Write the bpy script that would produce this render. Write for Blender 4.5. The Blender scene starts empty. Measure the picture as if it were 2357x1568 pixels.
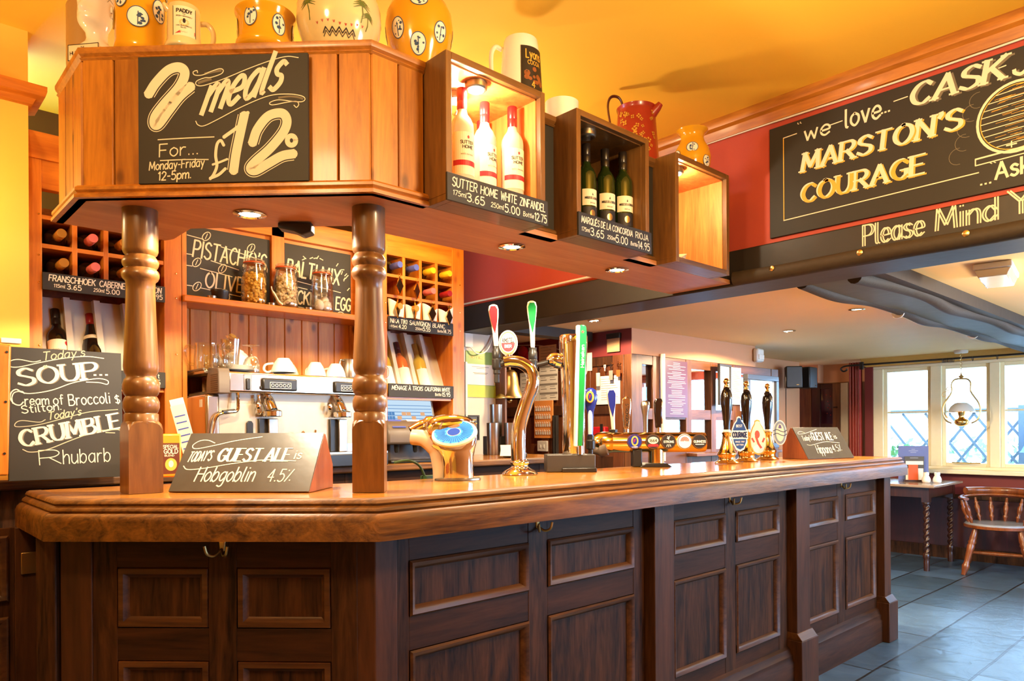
import bpy, bmesh, math, random
from mathutils import Matrix, Vector, Euler
random.seed(7)
R = math.radians
S2 = math.sqrt(.5)
scene = bpy.context.scene
COL = scene.collection

# ------------------------------------------------------------------ camera, world, exposure, lights
CAM_X, CAM_Y, CAM_Z, YAW = -1.0268, -1.642, 1.2995, 47.31
cam_data = bpy.data.cameras.new('camera')
cam = bpy.data.objects.new('camera', cam_data); COL.objects.link(cam)
cam_data.sensor_width = 36.0
cam_data.lens = 1652.69 / 2357 * 36.0
cam_data.shift_y = (991.34 - 784.0) / 2357
cam_data.clip_start = .02
cam.matrix_world = (Matrix.Translation((CAM_X, CAM_Y, CAM_Z)) @ Matrix.Rotation(R(YAW - 90), 4, 'Z')
                    @ Matrix.Rotation(R(90), 4, 'X') @ Matrix.Rotation(R(-.32), 4, 'Z'))
scene.camera = cam
scene.view_settings.view_transform = 'Standard'
scene.view_settings.look = 'None'
scene.view_settings.gamma = 1.0
scene.view_settings.use_curve_mapping = False
scene.view_settings.exposure = 0.0
scene.cycles.max_bounces = 8
scene.cycles.diffuse_bounces = 4
scene.cycles.glossy_bounces = 4
scene.cycles.transmission_bounces = 6
scene.cycles.transparent_max_bounces = 12
scene.cycles.caustics_reflective = False
scene.cycles.caustics_refractive = False
scene.cycles.sample_clamp_indirect = 6.0
scene.cycles.use_denoising = True

world = bpy.data.worlds.new('sky'); scene.world = world
world.use_nodes = True
wn = world.node_tree
bgn = wn.nodes['Background']
bgn.inputs['Color'].default_value = (.34, .62, 1.0, 1)
bgn.inputs['Strength'].default_value = 24.0

def lamp(name, kind, loc, power, color, **kw):
    d = bpy.data.lights.new(name, kind)
    d.energy = power; d.color = color
    o = bpy.data.objects.new(name, d); COL.objects.link(o)
    o.location = loc
    tgt = kw.pop('target', None)
    for k, v in kw.items(): setattr(d, k, v)
    if tgt is not None:
        o.rotation_euler = (Vector(tgt) - Vector(loc)).to_track_quat('-Z', 'Y').to_euler()
    return o

WARM = (1.0, .72, .38)
WARM2 = (1.0, .74, .45)
# lamps of the main room (behind and beside the camera) and the wall light out of frame on the left
lamp('room_lamp', 'POINT', (-1.3, -.5, 2.5), 60, WARM, shadow_soft_size=.12)
lamp('room_lamp', 'POINT', (.6, -1.3, 2.3), 104, WARM, shadow_soft_size=.12)
lamp('wall_lamp', 'POINT', (-.93, 1.18, 2.05), 9, (1, .72, .36), shadow_soft_size=.05)
lamp('canopy_lamp', 'POINT', (1.0, .95, 2.25), 32, WARM, shadow_soft_size=.06)
lamp('canopy_lamp', 'POINT', (.35, 1.0, 2.22), 12, WARM, shadow_soft_size=.06)
lamp('low_room_fill', 'POINT', (4.6, -1.7, 1.85), 80, WARM2, shadow_soft_size=.1)  # added warm fill out of frame, brightens the low ceiling
lamp('low_room_fill', 'POINT', (3.2, -1.1, 1.45), 34, WARM2, shadow_soft_size=.1)  # second added fill for the low ceiling, no fitting
lamp('low_room_fill', 'POINT', (6.6, 3.2, 1.9), 30, WARM2, shadow_soft_size=.1)  # added fill in the snug behind the screen, no fitting
# daylight comes from the sky through the windows; a low bright sun is not seen in the photo

# ------------------------------------------------------------------ materials
def lin(h):
    h = h.lstrip('#'); o = []
    for i in (0, 2, 4):
        c = int(h[i:i+2], 16) / 255
        o.append(c / 12.92 if c <= .04045 else ((c + .055) / 1.055) ** 2.4)
    return tuple(o)
def C4(c): 
    if isinstance(c, str): c = lin(c)
    return (c[0], c[1], c[2], 1)
MATS = {}
def base(name):
    m = bpy.data.materials.new(name); m.use_nodes = True
    MATS[name] = m
    nt = m.node_tree
    return m, nt, nt.nodes['Principled BSDF']
def N(nt, t, **kw):
    n = nt.nodes.new(t)
    for k, v in kw.items():
        if hasattr(n, k): setattr(n, k, v)
        else: n.inputs[k].default_value = v
    return n
def plain(name, col, rough=.5, metal=0, coat=0, spec=None, var=.06, vscale=25, bump=0, emit=None, es=0, trans=0, sheen=0):
    m, nt, b = base(name)
    L = nt.links
    tc = N(nt, 'ShaderNodeTexCoord')
    nz = N(nt, 'ShaderNodeTexNoise'); nz.inputs['Scale'].default_value = vscale; nz.inputs['Detail'].default_value = 4
    L.new(tc.outputs['Object'], nz.inputs['Vector'])
    c = C4(col)
    mx = N(nt, 'ShaderNodeMixRGB'); mx.blend_type = 'MIX'
    mx.inputs['Color1'].default_value = tuple(max(0, x * (1 - var)) for x in c[:3]) + (1,)
    mx.inputs['Color2'].default_value = tuple(min(1, x * (1 + var)) for x in c[:3]) + (1,)
    L.new(nz.outputs['Fac'], mx.inputs['Fac']); L.new(mx.outputs['Color'], b.inputs['Base Color'])
    b.inputs['Roughness'].default_value = rough; b.inputs['Metallic'].default_value = metal
    b.inputs['Coat Weight'].default_value = coat; b.inputs['Coat Roughness'].default_value = .08
    if spec is not None: b.inputs['Specular IOR Level'].default_value = spec
    if trans: b.inputs['Transmission Weight'].default_value = trans
    if emit: b.inputs['Emission Color'].default_value = C4(emit); b.inputs['Emission Strength'].default_value = es
    if bump:
        bp = N(nt, 'ShaderNodeBump'); bp.inputs['Strength'].default_value = bump; bp.inputs['Distance'].default_value = .004
        L.new(nz.outputs['Fac'], bp.inputs['Height']); L.new(bp.outputs['Normal'], b.inputs['Normal'])
    return m
def wood(name, dark, light, axis='z', scale=1.0, rough=.42, coat=0.0, plank=0, paxis='x', knots=.0, bump=.12, contrast=1.0, spec=.5):
    m, nt, b = base(name); L = nt.links
    tc = N(nt, 'ShaderNodeTexCoord')
    mp = N(nt, 'ShaderNodeMapping')
    s = {'x': (1.1, 11, 11), 'y': (11, 1.1, 11), 'z': (11, 11, 1.1)}[axis]
    mp.inputs['Scale'].default_value = tuple(k * scale for k in s)
    L.new(tc.outputs['Object'], mp.inputs['Vector'])
    vec = mp.outputs['Vector']
    rnd = None
    if plank:
        sp = N(nt, 'ShaderNodeSeparateXYZ'); L.new(tc.outputs['Object'], sp.inputs[0])
        dv = N(nt, 'ShaderNodeMath', operation='DIVIDE'); dv.inputs[1].default_value = plank
        L.new(sp.outputs[paxis.upper()], dv.inputs[0])
        fl = N(nt, 'ShaderNodeMath', operation='FLOOR'); L.new(dv.outputs[0], fl.inputs[0])
        wnz = N(nt, 'ShaderNodeTexWhiteNoise', noise_dimensions='1D'); L.new(fl.outputs[0], wnz.inputs['W'])
        rnd = wnz.outputs['Value']
        sc = N(nt, 'ShaderNodeVectorMath', operation='SCALE'); sc.inputs['Scale'].default_value = 30
        L.new(wnz.outputs['Color'], sc.inputs[0])
        ad = N(nt, 'ShaderNodeVectorMath', operation='ADD'); L.new(vec, ad.inputs[0]); L.new(sc.outputs[0], ad.inputs[1])
        vec = ad.outputs[0]
    n1 = N(nt, 'ShaderNodeTexNoise'); n1.inputs['Scale'].default_value = 1.6; n1.inputs['Detail'].default_value = 7; n1.inputs['Distortion'].default_value = .9; n1.inputs['Roughness'].default_value = .62
    L.new(vec, n1.inputs['Vector'])
    n2 = N(nt, 'ShaderNodeTexNoise'); n2.inputs['Scale'].default_value = 9; n2.inputs['Detail'].default_value = 3
    L.new(vec, n2.inputs['Vector'])
    ma = N(nt, 'ShaderNodeMath', operation='MULTIPLY_ADD'); ma.inputs[1].default_value = .35; 
    L.new(n2.outputs['Fac'], ma.inputs[0]); L.new(n1.outputs['Fac'], ma.inputs[2])
    rp = N(nt, 'ShaderNodeMapRange'); rp.inputs['From Min'].default_value = .68 - .22 / contrast; rp.inputs['From Max'].default_value = .68 + .22 / contrast
    L.new(ma.outputs[0], rp.inputs['Value'])
    mx = N(nt, 'ShaderNodeMixRGB'); mx.inputs['Color1'].default_value = C4(dark); mx.inputs['Color2'].default_value = C4(light)
    L.new(rp.outputs[0], mx.inputs['Fac'])
    col = mx.outputs['Color']
    if rnd is not None:
        hs = N(nt, 'ShaderNodeHueSaturation')
        mr = N(nt, 'ShaderNodeMapRange'); mr.inputs['To Min'].default_value = .78; mr.inputs['To Max'].default_value = 1.12
        L.new(rnd, mr.inputs['Value']); L.new(mr.outputs[0], hs.inputs['Value']); L.new(col, hs.inputs['Color'])
        col = hs.outputs['Color']
    if knots:
        sk_ = N(nt, 'ShaderNodeSeparateXYZ'); L.new(tc.outputs['Object'], sk_.inputs[0])
        ck_ = N(nt, 'ShaderNodeCombineXYZ')
        for src, k, dst in (('X', 9 if axis == 'z' else 4, 'X'), ('Z', 5 if axis == 'z' else 12, 'Y')):
            mm_ = N(nt, 'ShaderNodeMath', operation='MULTIPLY'); mm_.inputs[1].default_value = k
            L.new(sk_.outputs[src], mm_.inputs[0]); L.new(mm_.outputs[0], ck_.inputs[dst])
        vo = N(nt, 'ShaderNodeTexVoronoi', voronoi_dimensions='2D'); vo.inputs['Scale'].default_value = 1.0
        L.new(ck_.outputs[0], vo.inputs['Vector'])
        kr = N(nt, 'ShaderNodeMapRange'); kr.inputs['From Min'].default_value = .05; kr.inputs['From Max'].default_value = .15; kr.inputs['To Min'].default_value = knots; kr.inputs['To Max'].default_value = 0
        L.new(vo.outputs['Distance'], kr.inputs['Value'])
        sr_ = N(nt, 'ShaderNodeSeparateXYZ'); L.new(vo.outputs['Color'], sr_.inputs[0])
        gt_ = N(nt, 'ShaderNodeMath', operation='GREATER_THAN'); gt_.inputs[1].default_value = .62; L.new(sr_.outputs['X'], gt_.inputs[0])
        kk_ = N(nt, 'ShaderNodeMath', operation='MULTIPLY'); L.new(kr.outputs[0], kk_.inputs[0]); L.new(gt_.outputs[0], kk_.inputs[1]); kr = kk_
        km = N(nt, 'ShaderNodeMixRGB'); km.inputs['Color2'].default_value = tuple(x * .35 for x in C4(dark)[:3]) + (1,)
        L.new(kr.outputs[0], km.inputs['Fac']); L.new(col, km.inputs['Color1']); col = km.outputs['Color']
    L.new(col, b.inputs['Base Color'])
    b.inputs['Roughness'].default_value = rough; b.inputs['Coat Weight'].default_value = coat; b.inputs['Coat Roughness'].default_value = .12
    b.inputs['Specular IOR Level'].default_value = spec
    bp = N(nt, 'ShaderNodeBump'); bp.inputs['Strength'].default_value = bump; bp.inputs['Distance'].default_value = .003
    L.new(ma.outputs[0], bp.inputs['Height']); L.new(bp.outputs['Normal'], b.inputs['Normal'])
    return m
def glass(name, tint=(1, 1, 1), refl=.12, rough=.02, dens=0.0):
    """thin clear glass: see-through with a glossy coat that grows at grazing angles"""
    m = bpy.data.materials.new(name); m.use_nodes = True; MATS[name] = m
    nt = m.node_tree; nt.nodes.remove(nt.nodes['Principled BSDF']); out = nt.nodes['Material Output']
    L = nt.links
    tr = N(nt, 'ShaderNodeBsdfTransparent'); tr.inputs['Color'].default_value = C4(tint)
    gl = N(nt, 'ShaderNodeBsdfGlossy'); gl.inputs['Roughness'].default_value = rough
    lw = N(nt, 'ShaderNodeLayerWeight'); lw.inputs['Blend'].default_value = .45
    mr = N(nt, 'ShaderNodeMapRange'); mr.inputs['To Min'].default_value = refl * .4; mr.inputs['To Max'].default_value = min(1, refl * 4)
    L.new(lw.outputs['Facing'], mr.inputs['Value'])
    mx = N(nt, 'ShaderNodeMixShader'); L.new(mr.outputs[0], mx.inputs['Fac']); L.new(tr.outputs[0], mx.inputs[1]); L.new(gl.outputs[0], mx.inputs[2])
    L.new(mx.outputs[0], out.inputs['Surface'])
    return m
def glow(name, col, s):
    m = bpy.data.materials.new(name); m.use_nodes = True; MATS[name] = m
    nt = m.node_tree; nt.nodes.remove(nt.nodes['Principled BSDF'])
    e = N(nt, 'ShaderNodeEmission'); e.inputs['Color'].default_value = C4(col); e.inputs['Strength'].default_value = s
    nt.links.new(e.outputs[0], nt.nodes['Material Output'].inputs['Surface'])
    return m

pine = wood('pine cladding', '#8a4d10', '#c98226', 'z', rough=.4, coat=.15, plank=.0925, knots=.75)
pine_trim = wood('pine trim', '#8a4f14', '#c07c28', 'x', rough=.4, coat=.15, knots=.3)
pine_end = wood('pine end trim', '#8a4c12', '#c27a24', 'y', rough=.4, coat=.15)
soffit_ply = wood('reddish plywood', '#a2663a', '#c48a58', 'x', scale=.8, rough=.5, contrast=.8)
rack_pine = wood('orange pine frame', '#b05a10', '#d98428', 'z', rough=.38, coat=.2, knots=.5)
rack_pine_x = wood('orange pine rail', '#b05a10', '#d98428', 'x', rough=.38, coat=.2, knots=.3)
rack_inner = wood('red brown cell wood', '#6d2a0c', '#9c4716', 'y', rough=.5)
plank_pine = wood('knotty pine boards', '#bd7022', '#eaa648', 'z', rough=.4, coat=.15, plank=.092, knots=.9)
oak_dark = wood('dark stained panel', '#1a0d06', '#4d2e19', 'z', rough=.52, scale=1.3, coat=.0, contrast=1.4, spec=.18)
oak_dark_x = wood('dark stained rail', '#1f1008', '#452714', 'x', rough=.55, scale=1.1, coat=.0, spec=.18)
oak_post = wood('red brown post', '#2c170a', '#53301a', 'z', rough=.5, coat=.0, spec=.25)
oak_edge = wood('worn panel moulding', '#33190a', '#5e3a1c', 'x', rough=.45, coat=.0, spec=.35)
top_oak = wood('varnished oak top', '#96581c', '#c68838', 'x', scale=1.2, rough=.2, coat=.45, contrast=.8)
lip_oak = wood('worn oak lip', '#3c2008', '#7e501c', 'x', scale=1.3, rough=.48, coat=.0, bump=.7, spec=.4, contrast=1.2)
turned_oak = wood('turned oak', '#4f2e10', '#80552a', 'z', scale=.9, rough=.35, coat=.2)
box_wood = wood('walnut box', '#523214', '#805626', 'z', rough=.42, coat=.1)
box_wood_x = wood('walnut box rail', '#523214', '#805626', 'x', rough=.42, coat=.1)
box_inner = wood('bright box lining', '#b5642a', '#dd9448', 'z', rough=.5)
sign_wood = wood('red brown sign wood', '#7a3a16', '#9a5226', 'z', rough=.4, coat=.15)
screen_wood = wood('weathered screen wood', '#4c2a16', '#7d4c2a', 'z', rough=.42, coat=.15)
screen_wood_x = wood('weathered screen rail', '#4c2a16', '#7d4c2a', 'x', rough=.42, coat=.15)
staff_wood = wood('dark brown board', '#4a210e', '#74401c', 'z', rough=.45)
table_wood = wood('dark table wood', '#20100a', '#43200f', 'z', rough=.3, coat=.3)
table_top_w = wood('pale table top', '#8a7460', '#b59c80', 'y', rough=.25, coat=.4)
chair_wood = wood('chair wood', '#5a2a10', '#8e4c1e', 'z', rough=.32, coat=.3)
wain_red = wood('dark red boards', '#2c0c0c', '#45161a', 'z', rough=.45, plank=.09, paxis='y')
beam_black = plain('black beam paint', '#241c16', .5, bump=.25, vscale=18, var=.25)
pad_brown = plain('brown pipe padding', '#35291b', .7, bump=.3, vscale=60, var=.2)
ceil_mat = plain('ochre ceiling paint', (.90, .52, .045), .75, var=.04, vscale=3)
ceil_low_mat = plain('cream low ceiling paint', (.95, .66, .30), .7, var=.05, vscale=3, bump=.1)
wall_yellow = plain('yellow wall paint', (.86, .54, .08), .7, var=.04, vscale=4)
wall_shade = plain('shade brown wall', '#4a2a12', .6, var=.1)  # dark brown paints in the shadow on the wall above the wine rack
wall_red = plain('terracotta wall paint', '#a8402f', .65, var=.05, vscale=5)
wall_peach = plain('peach wall paint', '#cf9468', .7, var=.05, vscale=5)
wall_white = plain('off white wall paint', '#c9bfae', .7, var=.05, vscale=4)
wall_maroon = plain('maroon wall paint', '#6d2321', .6, var=.08, vscale=5)
curtain_red = plain('red striped cloth', '#94342c', .85, var=.2, vscale=40)
cream_frame = plain('cream window paint', '#ece0b8', .4, var=.04)
white_gloss = plain('white gloss paint', '#e4ddcc', .35, var=.03)
board_black = plain('chalkboard paint', '#211d18', .62, var=.22, vscale=7, bump=.05)
board_blue = plain('worn chalkboard paint', '#3a3732', .33, spec=1.0, var=.3, vscale=30, bump=.1)
chalk = plain('white chalk paint', '#ddd3bc', .8, var=.05)
chalk_gold = plain('gold sign paint', '#d9a53a', .6, var=.05)
chalk_grey = plain('grey chalk shade', '#6f6656', .8, var=.1)
chalk_dim = plain('thin grey chalk', '#b4a98f', .8, var=.1)
ink = plain('black ink', '#1b1614', .6)
ink_grey = plain('grey print', '#8d857a', .7)
ink_blue = plain('blue print', '#27456f', .5)
red_ink = plain('red print', '#b3202a', .5)
paper = plain('white paper', '#e6dfd0', .8, var=.03)
paper_cream = plain('cream label', '#e9dcba', .6, var=.02)
chrome = plain('polished chrome', (.86, .84, .80), .06, 1, var=.01)
steel = plain('brushed steel', (.36, .31, .25), .3, 1, var=.05, vscale=60)
brass = plain('polished brass', (.88, .58, .20), .13, 1, var=.03)
brass_old = plain('aged brass', (.62, .42, .16), .3, 1, var=.1)
machine_steel = plain('dull machine steel', (.46, .39, .30), .42, .55, var=.05, vscale=40)
black_pl = plain('black plastic', '#1c1a18', .35, var=.1)
dark_grey = plain('dark grey metal', '#35322f', .4, var=.1)
black_gl = plain('glossy black lacquer', '#1a0f0b', .12, coat=.6)
grey_pl = plain('grey brown plastic', '#5c4f44', .4)
white_pl = plain('white plastic', '#dcd6ca', .4, var=.02)
ceramic = plain('white ceramic', '#efe9dd', .18, coat=.4, var=.01)
cream_gl = plain('cream glaze', '#dcc792', .15, coat=.5, var=.05, vscale=8)
yellow_gl = plain('yellow glaze', '#d59a1c', .14, coat=.5, var=.06, vscale=8)
tan_stone = plain('tan stoneware', '#b08a50', .45, var=.06)
red_enamel = plain('red painted tin', '#8e2418', .3, coat=.3, var=.15, vscale=30)
slate = None
green_gl = plain('dark green bottle glass', '#1e2a0c', .06, coat=.4)
brown_gl = plain('black bottle glass', '#17100c', .06, coat=.4)
pale_gl = plain('pale pink wine in glass', '#f2d8bd', .06, coat=.4, trans=.35)
rose_gl = plain('rose wine in glass', '#d8743c', .06, coat=.4, trans=.2)
white_gl = plain('white wine in glass', '#d9b84a', .06, coat=.4, trans=.25)
clear = glass('clear glass', (.97, .98, .97), .16)
pane_gl = glass('window glass', (.99, 1, 1), .05)
foil_red = plain('red foil', '#8c1a1e', .3, coat=.2)
foil_blk = plain('black foil', '#221a16', .3)
foil_gold = plain('gold foil', '#c98f3a', .3, .6)
foil_blue = plain('blue foil', '#4a58a8', .3)
foil_yel = plain('yellow foil', '#d8b020', .35)
foil_pink = plain('pink foil', '#d06a66', .35)
blue_pl = plain('blue handle lacquer', '#1f2f86', .2, coat=.5)
green_pl = plain('green handle lacquer', '#12813c', .2, coat=.5)
red_pl = plain('red handle lacquer', '#b01c22', .2, coat=.5)
orange_pl = plain('orange', '#c8531d', .5)
purple_pr = plain('purple menu print', '#5a3246', .3)
slate_blue = plain('slate blue menu card', '#5d6ba0', .4)
lime = plain('lime poster print', '#a7b02a', .5)
lime2 = plain('green poster print', '#7d9a3a', .5)
leafy = plain('green leaves', '#4d8a36', .6, var=.4)
lit_lamp = glow('lit lamp face', (1, .86, .62), 30)
lit_bulb = glow('lit halogen bulb', (1, .86, .62), 70)
lit_shade = glow('lit red lamp shade', (1, .42, .1), 2.2)
screen_on = glow('lit till screen', (.62, .82, 1), .95)
screen_dark = glow('till screen blue', (.12, .3, .62), .9)
screen_org = glow('till screen orange', (.95, .5, .25), .9)
trellis_m = plain('grey blue trellis', '#5d6a74', .6)
hedge_m = plain('pale hedge', '#5f7a4c', .8, var=.5, vscale=6)
paving_m = plain('pale yard paving', '#9a968c', .8, var=.2)

# ------------------------------------------------------------------ mesh helpers
def catmull(pts, n=6, closed=False):
    P = [Vector(p) for p in pts]
    if len(P) < 3: return P
    out = []
    m = len(P)
    rng = range(m if closed else m - 1)
    for i in rng:
        p0 = P[(i - 1) % m] if (closed or i > 0) else P[0] * 2 - P[1]
        p1 = P[i]; p2 = P[(i + 1) % m]
        p3 = P[(i + 2) % m] if (closed or i + 2 < m) else P[-1] * 2 - P[-2]
        for k in range(n):
            t = k / n
            out.append(.5 * ((2 * p1) + (p2 - p0) * t + (2 * p0 - 5 * p1 + 4 * p2 - p3) * t * t + (3 * p1 - p0 - 3 * p2 + p3) * t ** 3))
    if not closed: out.append(P[-1])
    return out
class MB:
    def __init__(s): s.v = []; s.f = []; s.M = None
    def add(s, vs, fs):
        o = len(s.v)
        if s.M is not None: vs = [s.M @ Vector(p) for p in vs]
        s.v += [tuple(p) for p in vs]; s.f += [tuple(o + i for i in f) for f in fs]
        return s
    def box(s, x0, x1, y0, y1, z0, z1):
        return s.add([(x0, y0, z0), (x1, y0, z0), (x1, y1, z0), (x0, y1, z0), (x0, y0, z1), (x1, y0, z1), (x1, y1, z1), (x0, y1, z1)],
                     [(0, 3, 2, 1), (4, 5, 6, 7), (0, 1, 5, 4), (1, 2, 6, 5), (2, 3, 7, 6), (3, 0, 4, 7)])
    def prism(s, pts, z0, z1):
        n = len(pts)
        return s.add([(p[0], p[1], z0) for p in pts] + [(p[0], p[1], z1) for p in pts],
                     [tuple(reversed(range(n))), tuple(range(n, 2 * n))] + [(i, (i + 1) % n, n + (i + 1) % n, n + i) for i in range(n)])
    def extrude_y(s, pts, y0, y1):      # polygon in x,z extruded along y
        n = len(pts)
        return s.add([(p[0], y0, p[1]) for p in pts] + [(p[0], y1, p[1]) for p in pts],
                     [tuple(range(n)), tuple(reversed(range(n, 2 * n)))] + [(i, n + i, n + (i + 1) % n, (i + 1) % n) for i in range(n)])
    def extrude_x(s, pts, x0, x1):      # polygon in y,z extruded along x
        n = len(pts)
        return s.add([(x0, p[0], p[1]) for p in pts] + [(x1, p[0], p[1]) for p in pts],
                     [tuple(reversed(range(n))), tuple(range(n, 2 * n))] + [(i, (i + 1) % n, n + (i + 1) % n, n + i) for i in range(n)])
    def lathe(s, prof, seg=24, o=(0, 0, 0), sx=1, sy=1):
        vs = []; fs = []; n = len(prof)
        for r, z in prof:
            for k in range(seg):
                a = 2 * math.pi * k / seg
                vs.append((o[0] + r * sx * math.cos(a), o[1] + r * sy * math.sin(a), o[2] + z))
        for i in range(n - 1):
            for k in range(seg):
                fs.append((i * seg + k, i * seg + (k + 1) % seg, (i + 1) * seg + (k + 1) % seg, (i + 1) * seg + k))
        if prof[0][0] > 1e-6: fs.append(tuple(reversed(range(seg))))
        if prof[-1][0] > 1e-6: fs.append(tuple(range((n - 1) * seg, n * seg)))
        return s.add(vs, fs)
    def tube(s, pts, r, seg=10, closed=False, caps=True, flat=1.0):
        P = [Vector(p) for p in pts]; n = len(P)
        rr = r if isinstance(r, (list, tuple)) else [r] * n
        vs = []; fs = []
        up = None
        for i in range(n):
            a = P[i - 1] if (i > 0 or closed) else P[i]
            b = P[(i + 1) % n] if (i < n - 1 or closed) else P[i]
            t = (b - a); t = t.normalized() if t.length > 1e-9 else Vector((0, 0, 1))
            if up is None:
                up = Vector((0, 0, 1)) if abs(t.z) < .9 else Vector((1, 0, 0))
            u = (up - t * up.dot(t)); u = u.normalized() if u.length > 1e-6 else t.orthogonal().normalized()
            w = t.cross(u); up = u
            for k in range(seg):
                an = 2 * math.pi * k / seg
                vs.append(P[i] + (u * math.cos(an) * flat + w * math.sin(an)) * rr[i])
        for i in range(n if closed else n - 1):
            j = (i + 1) % n
            for k in range(seg):
                fs.append((i * seg + k, i * seg + (k + 1) % seg, j * seg + (k + 1) % seg, j * seg + k))
        if caps and not closed:
            fs.append(tuple(reversed(range(seg)))); fs.append(tuple(range((n - 1) * seg, n * seg)))
        return s.add(vs, fs)
    def cyl(s, a, b, r0, r1=None, seg=16):
        return s.tube([a, b], [r0, r0 if r1 is None else r1], seg)
    def ball(s, c, r, seg=14, sx=1, sy=1, sz=1):
        pr = [(max(1e-5, r * math.sin(math.pi * i / 8)) if 0 < i < 8 else 0, -r * math.cos(math.pi * i / 8) * sz) for i in range(9)]
        return s.lathe(pr, seg, c, sx, sy)
    def rectframe(s, x0, x1, z0, z1, w, y0, y1):   # flat frame lying in x,z
        s.box(x0, x1, y0, y1, z0, z0 + w); s.box(x0, x1, y0, y1, z1 - w, z1)
        s.box(x0, x0 + w, y0, y1, z0 + w, z1 - w); return s.box(x1 - w, x1, y0, y1, z0 + w, z1 - w)
    def mould(s, x0, x1, z0, z1, prof):            # mitred moulding; prof = [(inset, y)]
        vs = []; fs = []; n = len(prof)
        for q, y in prof:
            vs += [(x0 + q, y, z0 + q), (x1 - q, y, z0 + q), (x1 - q, y, z1 - q), (x0 + q, y, z1 - q)]
        for i in range(n - 1):
            for k in range(4):
                fs.append((i * 4 + k, i * 4 + (k + 1) % 4, (i + 1) * 4 + (k + 1) % 4, (i + 1) * 4 + k))
        return s.add(vs, fs)
    def sweep(s, path, prof, left=False):           # profile [(out, z)] along a plan path, mitred; out = right of travel
        P = [Vector((p[0], p[1])) for p in path]; n = len(P); m = len(prof); vs = []; fs = []
        sg = -1 if left else 1
        for i in range(n):
            d0 = (P[i] - P[i - 1]).normalized() if i > 0 else None
            d1 = (P[i + 1] - P[i]).normalized() if i < n - 1 else None
            if d0 is None: d0 = d1
            if d1 is None: d1 = d0
            n0 = Vector((d0.y, -d0.x)) * sg; n1 = Vector((d1.y, -d1.x)) * sg
            mm = (n0 + n1).normalized(); k = 1 / max(.3, mm.dot(n0))
            for o, z in prof:
                q = P[i] + mm * o * k; vs.append((q.x, q.y, z))
        for i in range(n - 1):
            for k in range(m):
                a, b = i * m + k, i * m + (k + 1) % m
                fs.append((a, b, b + m, a + m))
        fs.append(tuple(range(m))); fs.append(tuple(reversed(range((n - 1) * m, n * m))))
        return s.add(vs, fs)
    def ribbon(s, pts, w, y=0.0, serif=False, thin=.36):    # flat brush stroke in the x,z plane facing -y
        P = []
        s.k = (getattr(s, 'k', 0) + 1) % 14; y -= .00004 * s.k
        for p in pts:
            p = Vector((p[0], p[1]))
            if not P or (p - P[-1]).length > 1e-6: P.append(p)
        n = len(P)
        if n == 1:
            a = [(P[0].x + w * .6 * math.cos(t * math.pi / 4), y, P[0].y + w * .6 * math.sin(t * math.pi / 4)) for t in range(8)]
            return s.add(a, [tuple(range(8))])
        vs = []
        for i in range(n):
            d0 = (P[i] - P[i - 1]).normalized() if i > 0 else (P[1] - P[0]).normalized()
            d1 = (P[i + 1] - P[i]).normalized() if i < n - 1 else d0
            t = d0 + d1; t = t.normalized() if t.length > 1e-6 else d0
            nr = Vector((-t.y, t.x)); c = max(.45, nr.dot(Vector((-d0.y, d0.x))))
            ww = (w[i] if isinstance(w, list) else w) * .5 / c
            if serif: ww *= thin + (1 - thin) * abs(t.y)
            e = Vector((0, 0))
            if i == 0: e = -d0 * (w[0] if isinstance(w, list) else w) * .22
            if i == n - 1: e = d0 * (w[-1] if isinstance(w, list) else w) * .22
            a = P[i] + nr * ww + e; b = P[i] - nr * ww + e
            vs += [(a.x, y, a.y), (b.x, y, b.y)]
        return s.add(vs, [(2 * i, 2 * i + 1, 2 * i + 3, 2 * i + 2) for i in range(n - 1)])
    def text(s, txt, x, z, h, w=None, width=None, slant=0, rot=0, y=0.0, serif=False, sp=1.1, sy_=1.0):
        """single-stroke hand lettering; h = cap height, w = pen width, width = overall length"""
        w = w or h * .13
        k = h / 6; adv = 0; strokes = []
        for ch in txt:
            if ch == ' ': adv += 2.2; continue
            g = GL.get(ch)
            if g is None: continue
            gw, st = g
            for sm, pts in st:
                pl = [(px + adv, py) for px, py in pts]
                if serif and (not sm or len(pts) < 9):
                    pass
                strokes.append((sm, pl))
                if serif and ch.isupper():
                    ends = (0, -1) if len(pl) < 20 else ()
                    for e in ends:
                        qx, qy = pl[e]; q2 = pl[1] if e == 0 else pl[-2]
                        if min(abs(qy), abs(qy - 6)) < .12 and abs(q2[1] - qy) > abs(q2[0] - qx) * .8:
                            strokes.append((False, [(qx - .75, qy), (qx + .75, qy)]))
            adv += gw + sp
        tot = max(adv - sp, .1)
        kx = (width / tot) if width else k
        cr, sr = math.cos(R(rot)), math.sin(R(rot))
        i = 0
        for sm, pl in strokes:
            q = [((px + slant * py) * kx if not width else px * kx + slant * py * k, py * k * sy_) for px, py in pl]
            if sm: q = [(v.x, v.y) for v in catmull([(a, b, 0) for a, b in q], 5)]
            q = [(x + a * cr - b * sr, z + a * sr + b * cr) for a, b in q]
            i += 1
            if not sm and len(q) > 2:
                for a in range(len(q) - 1): s.ribbon(q[a:a + 2], w, y - .00003 * (i % 5), serif)
            else: s.ribbon(q, w, y - .00003 * (i % 5), serif)
        return s
    def mesh(s, name):
        me = bpy.data.meshes.new(name); me.from_pydata(s.v, [], s.f); me.validate(); return me
def fix(me, angle):
    bm = bmesh.new(); bm.from_mesh(me)
    bmesh.ops.recalc_face_normals(bm, faces=bm.faces)
    bm.to_mesh(me); bm.free()
    for p in me.polygons: p.use_smooth = True
    try: me.set_sharp_from_angle(angle=R(angle))
    except Exception: pass
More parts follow.
